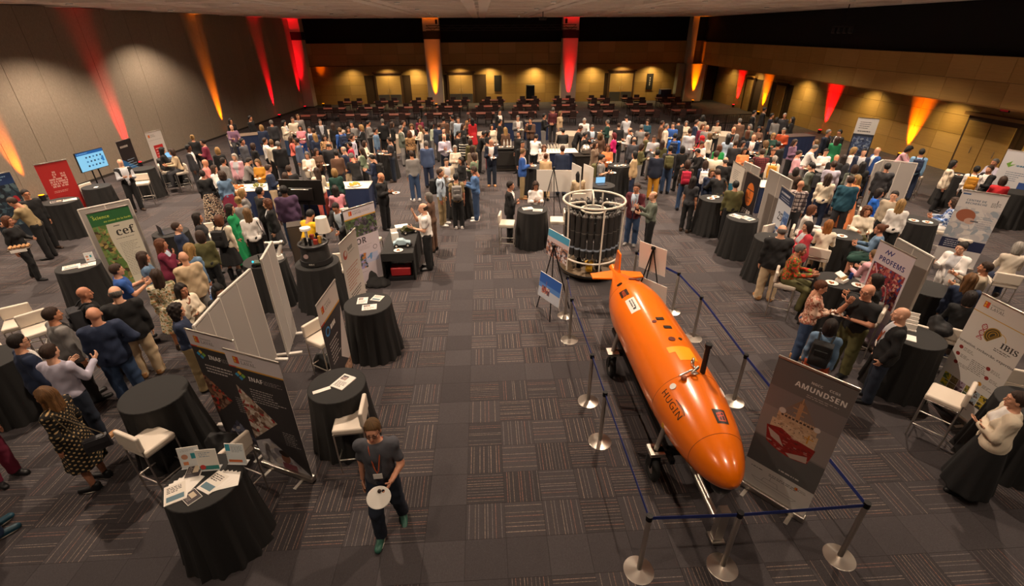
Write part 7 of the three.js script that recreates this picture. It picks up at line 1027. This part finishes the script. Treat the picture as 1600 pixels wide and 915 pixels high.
// ---------------------------------------------------------------- doors, signs, railing, overhead gear
BACKDOORS.forEach(([x], i) => { const d = struct('door_' + (i + 1), bx(2.3, 2.4, 0.1, 0, 1.2, 0), mat('#4a2f14', 0.7)); d.position.set(x, 0, WZ - 1.0); for (const s of [-1, 1]) { const l = mesh('door_leaf', rb(0.98, 2.2, 0.05, 0.006, s * 0.5, 1.1, 0.06), woods[1], d); mesh('kick_plate', bx(0.94, 0.75, 0.012, s * 0.5, 0.4, 0.09), mat('#8d8a86', 0.35, 0.9), l); mesh('handle', bar([s * 0.1, 0.95, 0.11], [s * 0.1, 1.2, 0.11], 0.015), steel, l); } mesh('header', bx(2.5, 0.1, 0.2, 0, 2.45, 0.05), mat('#5a3a1a', 0.6), d); });
[[-37.8, 0.95], [-33.6, 1.1], [-18.55, 2.0]].forEach(([z, w], i) => { const d = struct('door_' + (i + 4), bx(0.12, 2.35, w + 0.2, 0, 1.17, 0), mat('#3a2410', 0.7)); d.position.set(20.05, 0, z); const n = w > 1.5 ? 2 : 1; for (let k = 0; k < n; k++) { const l = mesh('door_leaf', rb(0.05, 2.15, w / n - 0.03, 0.006, -0.07, 1.08, (k - (n - 1) / 2) * w / n), woods[2], d); mesh('handle', bar([-0.12, 0.95, (k - (n - 1) / 2) * w / n + 0.1], [-0.12, 1.2, (k - (n - 1) / 2) * w / n + 0.1], 0.014), steel, l); } mesh('header', bx(0.25, 0.12, w + 0.5, -0.05, 2.4, 0), mat('#8d642f', 0.5), d); });
{ const t = thing('exit_sign', 'small red exit sign above the right door', 'sign', [20.07, 2.72, -18.4], -Math.PI / 2); mesh('housing', bx(0.36, 0.2, 0.06), mat('#2a1210', 0.6), t); mesh('lit_face', frontPlane(0.32, 0.16, 0.032), new THREE.MeshStandardMaterial({ color: '#100404', emissive: '#8a1418', emissiveIntensity: 0.35 }), t); }
{ const t = thing('fire_alarm', 'small red fire alarm on the right wall', 'alarm', [20.06, 1.35, -16.6], -Math.PI / 2); mesh('box', rb(0.14, 0.18, 0.06, 0.01), mat('#a01c1a', 0.5), t); mesh('pull_bar', bx(0.08, 0.03, 0.02, 0, 0.0, 0.04), paper, t); }
for (const [x, l] of [[1.25, 'dark sign panel right of the second back door'], [14.4, 'dark sign panel with white marks on back wall']]) { const t = thing('wall_sign', l, 'sign', [x, 1.55, WZ - 0.97]); mesh('panel', bx(0.55, 1.25, 0.05), mat('#1e1c1a', 0.5), t); if (x > 5) mesh('white_marks', frontPlane(0.2, 0.8, 0.03), printMat('wm', 64, 256, (c, w, h) => { c.fillStyle = '#1e1c1a'; c.fillRect(0, 0, w, h); c.fillStyle = '#bdb6aa'; for (const y of [30, 90, 150, 200]) { c.beginPath(); c.arc(32, y, 14, 0, 7); c.fill(); c.fillRect(26, y, 12, 36); } }), t); }
{ const t = thing('loudspeaker', 'black loudspeaker box by the back wall', 'loudspeaker', [4.0, 0, WZ - 0.45]); mesh('cabinet', rb(0.7, 1.4, 0.5, 0.03, 0, 0.75, 0), blackPlastic, t); mesh('grille', bx(0.6, 1.2, 0.02, 0, 0.75, 0.26), mat('#101012', 0.9), t); }
skirted(15.6, WZ - 0.2, 0.9, 0.6, 1.0, 0, 'small navy skirted table beside corner column', blueCloth, mat('#5a5048', 0.8), 'table');
{ const t = thing('railing', 'black metal railing in front of the right ramp', 'railing', [14.2, 0, -29.5]); for (let i = 0; i < 6; i++) mesh('post', cy(0.02, 0.02, 1.0, -2 + i * 0.8, 0.5, 0, 6), darkMetal, t); for (const y of [0.98, 0.5]) mesh('rail', bar([-2.1, y, 0], [2.1, y, 0], 0.022), darkMetal, t); for (let i = 0; i < 32; i++) mesh('baluster', cy(0.008, 0.008, 0.9, -1.95 + i * 0.126, 0.5, 0, 4), darkMetal, t); }
{ const t = thing('lighting_truss', 'dark lighting truss across the back upper band', 'truss', [1.6, 5.5, WZ + 1.1]); for (const [y, z] of [[0, 0], [0.35, 0], [0.17, 0.3]]) mesh('chord', bar([-5.8, y, z], [5.8, y, z], 0.025), mat('#34302f', 0.5, 0.5), t); for (let i = 0; i < 24; i++) mesh('lacing', bar([-5.8 + i * 0.483, i % 2 ? 0 : 0.35, 0], [-5.8 + (i + 1) * 0.483, i % 2 ? 0.35 : 0, 0], 0.014, 5), mat('#34302f', 0.5, 0.5), t); for (const x of [-5, 5]) { mesh('hoist_chain', bar([x, 0.35, 0], [x, CEIL - 5.55, 0], 0.012, 5), darkMetal, t); mesh('hoist', bx(0.16, 0.3, 0.16, x, 0.6, 0), darkMetal, t); } }
{ const t = thing('hanging_spotlights', 'cluster of black spotlights hung before the right band', 'spotlights', [16.9, 5.55, -24.6]); mesh('drop_pole', bar([0, 0, 0], [0, CEIL - 5.55 + 0.25, 0], 0.02), darkMetal, t); mesh('cross_bar', bar([-0.05, 0, -0.7], [0.05, 0, 0.7], 0.02), darkMetal, t); for (let i = 0; i < 4; i++) { const l = mesh('lamp_can', cy(0.08, 0.1, 0.22, 0, -0.15, -0.6 + i * 0.4, 12), blackPlastic, t); mesh('lamp_lens', cy(0.085, 0.085, 0.01, 0, -0.265, -0.6 + i * 0.4, 12), mat('#9a9488', 0.2), l); } }
{ const t = thing('projector', 'small dark projector hanging from the ceiling', 'projector', [3.4, CEIL - 0.35, -30]); mesh('case', rb(0.4, 0.14, 0.35, 0.03), mat('#2c2a28', 0.5), t); mesh('ceiling_mount', cy(0.02, 0.02, 0.4, 0, 0.25, 0, 8), darkMetal, t); mesh('lens', cy(0.05, 0.05, 0.06, 0, 0, 0, 12).rotateX(1.571).translate(0.08, 0, 0.19), blackPlastic, t); }
// ---------------------------------------------------------------- lamps
const WARM = '#ffe4c8';
const glow = new THREE.MeshStandardMaterial({ color: '#221c14', emissive: WARM, emissiveIntensity: 6 });
const ringG = new THREE.TorusGeometry(0.1, 0.02, 6, 24).rotateX(Math.PI / 2), discG = cy(0.085, 0.085, 0.006, 0, 0.008, 0, 20), canG = cy(0.1, 0.1, 0.3, 0, 0.17, 0, 16);
DOWN.forEach(([x, z, k], i) => {
  const t = thing('ceiling_downlight', `recessed ceiling downlight, ${nth[Math.round((x + 13.9) / 5.5)]} from left, ${nth[Math.round((-1.7 - z) / 6)]} row`, 'downlight', [x, CEIL - 0.06, z], 0, 'ceiling downlights'); mesh('trim_ring', ringG, whitePaint, t); mesh('lens', discG, glow, t); mesh('can', canG, darkMetal, t);
  spot(x, CEIL - 0.075, z, x, 0, z, WARM, SPOT_I * k, 1.08, 0.35, 3);
});
const REDC = '#ff0418', AMB = '#ff7a00';
function uplight(x, z, dx, dz, col, label, k = 1, spread = 0.21) {   // LED can standing on the floor, washing the wall it faces
  const t = thing('uplight', label, 'uplight', [x, 0, z], 0, 'coloured floor uplights'), tilt = V(dx, 3.2, dz); mesh('housing', cy(0.1, 0.09, 0.2, 0, 0.12, 0, 16), blackPlastic, t); mesh('foot', bx(0.2, 0.02, 0.2, 0, 0.01, 0), blackPlastic, t); mesh('lens', cy(0.085, 0.085, 0.008, 0, 0.224, 0, 18), new THREE.MeshStandardMaterial({ color: '#100804', emissive: col, emissiveIntensity: 5 }), t);
  const dl = Math.hypot(dx, dz); spot(x, 0.235, z, x + dx / dl * 0.27, 2.0, z + dz / dl * 0.27, col, UP_I * k, spread, 1, 3);
}
const LX = z => -16.76 + (-18.75 - z) * 0.0873;
uplight(LX(-18.3) + 0.24, -18.3, -0.12, 0.1, AMB, 'amber uplight on left wall beside red banner', 0.9); uplight(LX(-23.4) + 0.24, -23.4, -0.12, 0, REDC, 'red uplight on left wall behind white banner', 1); uplight(LX(-31) + 0.24, -31, -0.12, 0, AMB, 'amber uplight on left wall behind curved bar'); uplight(LX(-37.6) + 0.24, -37.6, -0.12, 0, REDC, 'red uplight at far end of left wall'); uplight(LX(-42.0) + 0.3, -42.0, -0.05, -0.12, REDC, 'red uplight in the left back corner', 1.2); uplight(-13.4, WZ - 0.3, 0.05, -0.25, AMB, 'amber uplight in the left back recess', 0.5);
uplight(-3.9, WZ + 0.8, 0, -0.16, AMB, 'amber uplight at the foot of left column', 1.0); uplight(7.1, WZ + 0.8, 0, -0.16, REDC, 'red uplight at the foot of centre column', 1.3); uplight(17.75, WZ + 0.8, 0, -0.16, AMB, 'amber uplight at the foot of corner column', 1.0);
for (const [z, c, l, k] of [[-39.5, REDC, 'red uplight on right wall, farthest', 0.9], [-35.6, AMB, 'amber uplight on right wall, between doors', 0.7], [-28.4, REDC, 'red uplight on right wall beside navy counter', 1.4], [-22.2, AMB, 'amber uplight on right wall behind partitions', 1.0]]) uplight(19.9, z, 0.12, 0, c, l, k * 1.3, 0.34);
function washer(x, y, z, tx, tz, label, k = 1) { const t = thing('wall_washer', label, 'downlight', [x, y, z], 0, 'recess wall washers'); mesh('trim_ring', memo('wr', () => new THREE.TorusGeometry(0.06, 0.012, 6, 18).rotateX(Math.PI / 2)), darkMetal, t); mesh('lens', memo('wd', () => cy(0.05, 0.05, 0.004, 0, 0.004, 0, 16)), new THREE.MeshStandardMaterial({ color: '#221c14', emissive: '#ffd68a', emissiveIntensity: 3 }), t); spot(x, y - 0.012, z, tx, 0, tz, '#ffe09a', 20 * k, 1.2, 1, 2); }
[[-10.8, 0.6], [-7.9, 0.8], [-5.6, 1], [-1.9, 0.8], [0.6, 1.3], [4.4, 1.3], [9.3, 1], [11.9, 0.9], [14.4, 1]].forEach(([x, k], i) => washer(x, 3.0, WZ - 0.32, x, WZ - 0.6, `small soffit light over back wall, ${nth[i]} from left`, k));
[[-40.8, 0.6], [-36.8, 0.8], [-31, 1.1], [-25.2, 0.9], [-20.4, 0.9], [-16.2, 0.8]].forEach(([z, k], i) => washer(19.25, 2.98, z, 19.6, z, `small soffit light over right wall, ${nth[i]} from back`, k));

// ---------------------------------------------------------------- people and what they carry
const crowd = PEOPLE.map((p, i) => person(p, i));
{ // palette in the striding person's hand, tray of the server, coats
  const P = PEOPLE[0]; const t = thing('palette_plate', 'white palette plate with thumb hole carried by striding person', 'plate', [0, 0, 0], 0.2); { const J = skeleton('W', 'm'), h = V(...addv(addv(J.wrL, J.wdL, 0.13), [-0.05, 0.02, 0.07])).applyMatrix4(crowd[0].matrixWorld); t.position.copy(h); t.rotation.x = 0.7; }
  const s = new THREE.Shape(); s.absellipse(0, 0, 0.125, 0.11, 0, Math.PI * 2); const hole = new THREE.Path(); hole.absellipse(0.055, 0.05, 0.022, 0.022, 0, Math.PI * 2, true); s.holes.push(hole); mesh('dish', new THREE.ExtrudeGeometry(s, { depth: 0.008, bevelEnabled: true, bevelSize: 0.004, bevelThickness: 0.003, bevelSegments: 1, curveSegments: 24 }).rotateX(-Math.PI / 2), mat('#ece7de', 0.4), t); mesh('morsel', sph(0.022, 0.02, 0.025, -0.06, 8), mat('#2a1a12', 0.6), t);
  const q = PEOPLE.find(p => p[13].includes('food tray')), b = thing('serving_tray', 'serving tray with rolls and napkin carried by walking server', 'tray', [q[0] + 0.28, 0.98, q[1] + 0.32], 0.5); mesh('tray', rb(0.42, 0.02, 0.28, 0.008, 0, 0.01, 0), mat('#3a2c22', 0.5), b); mesh('rolls', join(Array.from({ length: 10 }, (_, i) => sph(0.035, -0.16 + (i % 5) * 0.08, 0.045, -0.06 + (i / 5 | 0) * 0.1, 8))), mat('#c49466', 0.7), b); mesh('napkin', bx(0.3, 0.06, 0.01, 0, -0.02, 0.145), paper, b);
  const hb = thing('handbag', 'black leather handbag at the hip of dotted dress', 'bag', [-5.18, 0.72, -4.82], 0.6); mesh('bag_body', bagGeo, mat('#26262a', 0.35), hb); mesh('flap', memo('bagflap', () => rb(0.23, 0.09, 0.012, 0.005, 0, 0.13, 0.048)), mat('#303034', 0.35), hb); mesh('chain_strap', tube([[-0.11, 0.17, 0], [-0.2, 0.5, 0], [-0.24, 0.72, 0.0], [-0.1, 0.5, 0], [0.11, 0.17, 0]], 0.007, 18, 4), mat('#a89a80', 0.3, 0.8), hb);
  for (const [x, y, z, c, l] of [[7.75, 0.84, -6.5, '#17171a', 'dark coats heaped on white stool'], [9.95, 0.84, -8.2, '#17181f', 'dark jacket heaped on right stool'], [-3.4, 0.84, -4.55, '#141416', 'black bag on white stool by twin charcoal banner'], [-3.1, 0.02, -7.35, '#161617', 'black bag hung behind blue ring banner']]) { const o = thing('coat_heap', l, 'coat', [x, y, z], x); const F = new Field([-0.25, -0.02, -0.25], [0.25, 0.4, 0.25], 0.022); F.ell([0, 0.1, 0], [0.2, 0.14, 0.17], 0.04); F.ell([0.06, 0.2, -0.06], [0.1, 0.13, 0.09], 0.06); F.warp((a, b, e) => 0.012 * Math.sin(a * 40 + 8 * e) * Math.sin(e * 33 + b * 25)); F.cut((a, b) => 0.0 - b); mesh('folds', F.mesh(), mat(c, 0.7), o); }
}
renderer.render(scene, camera);
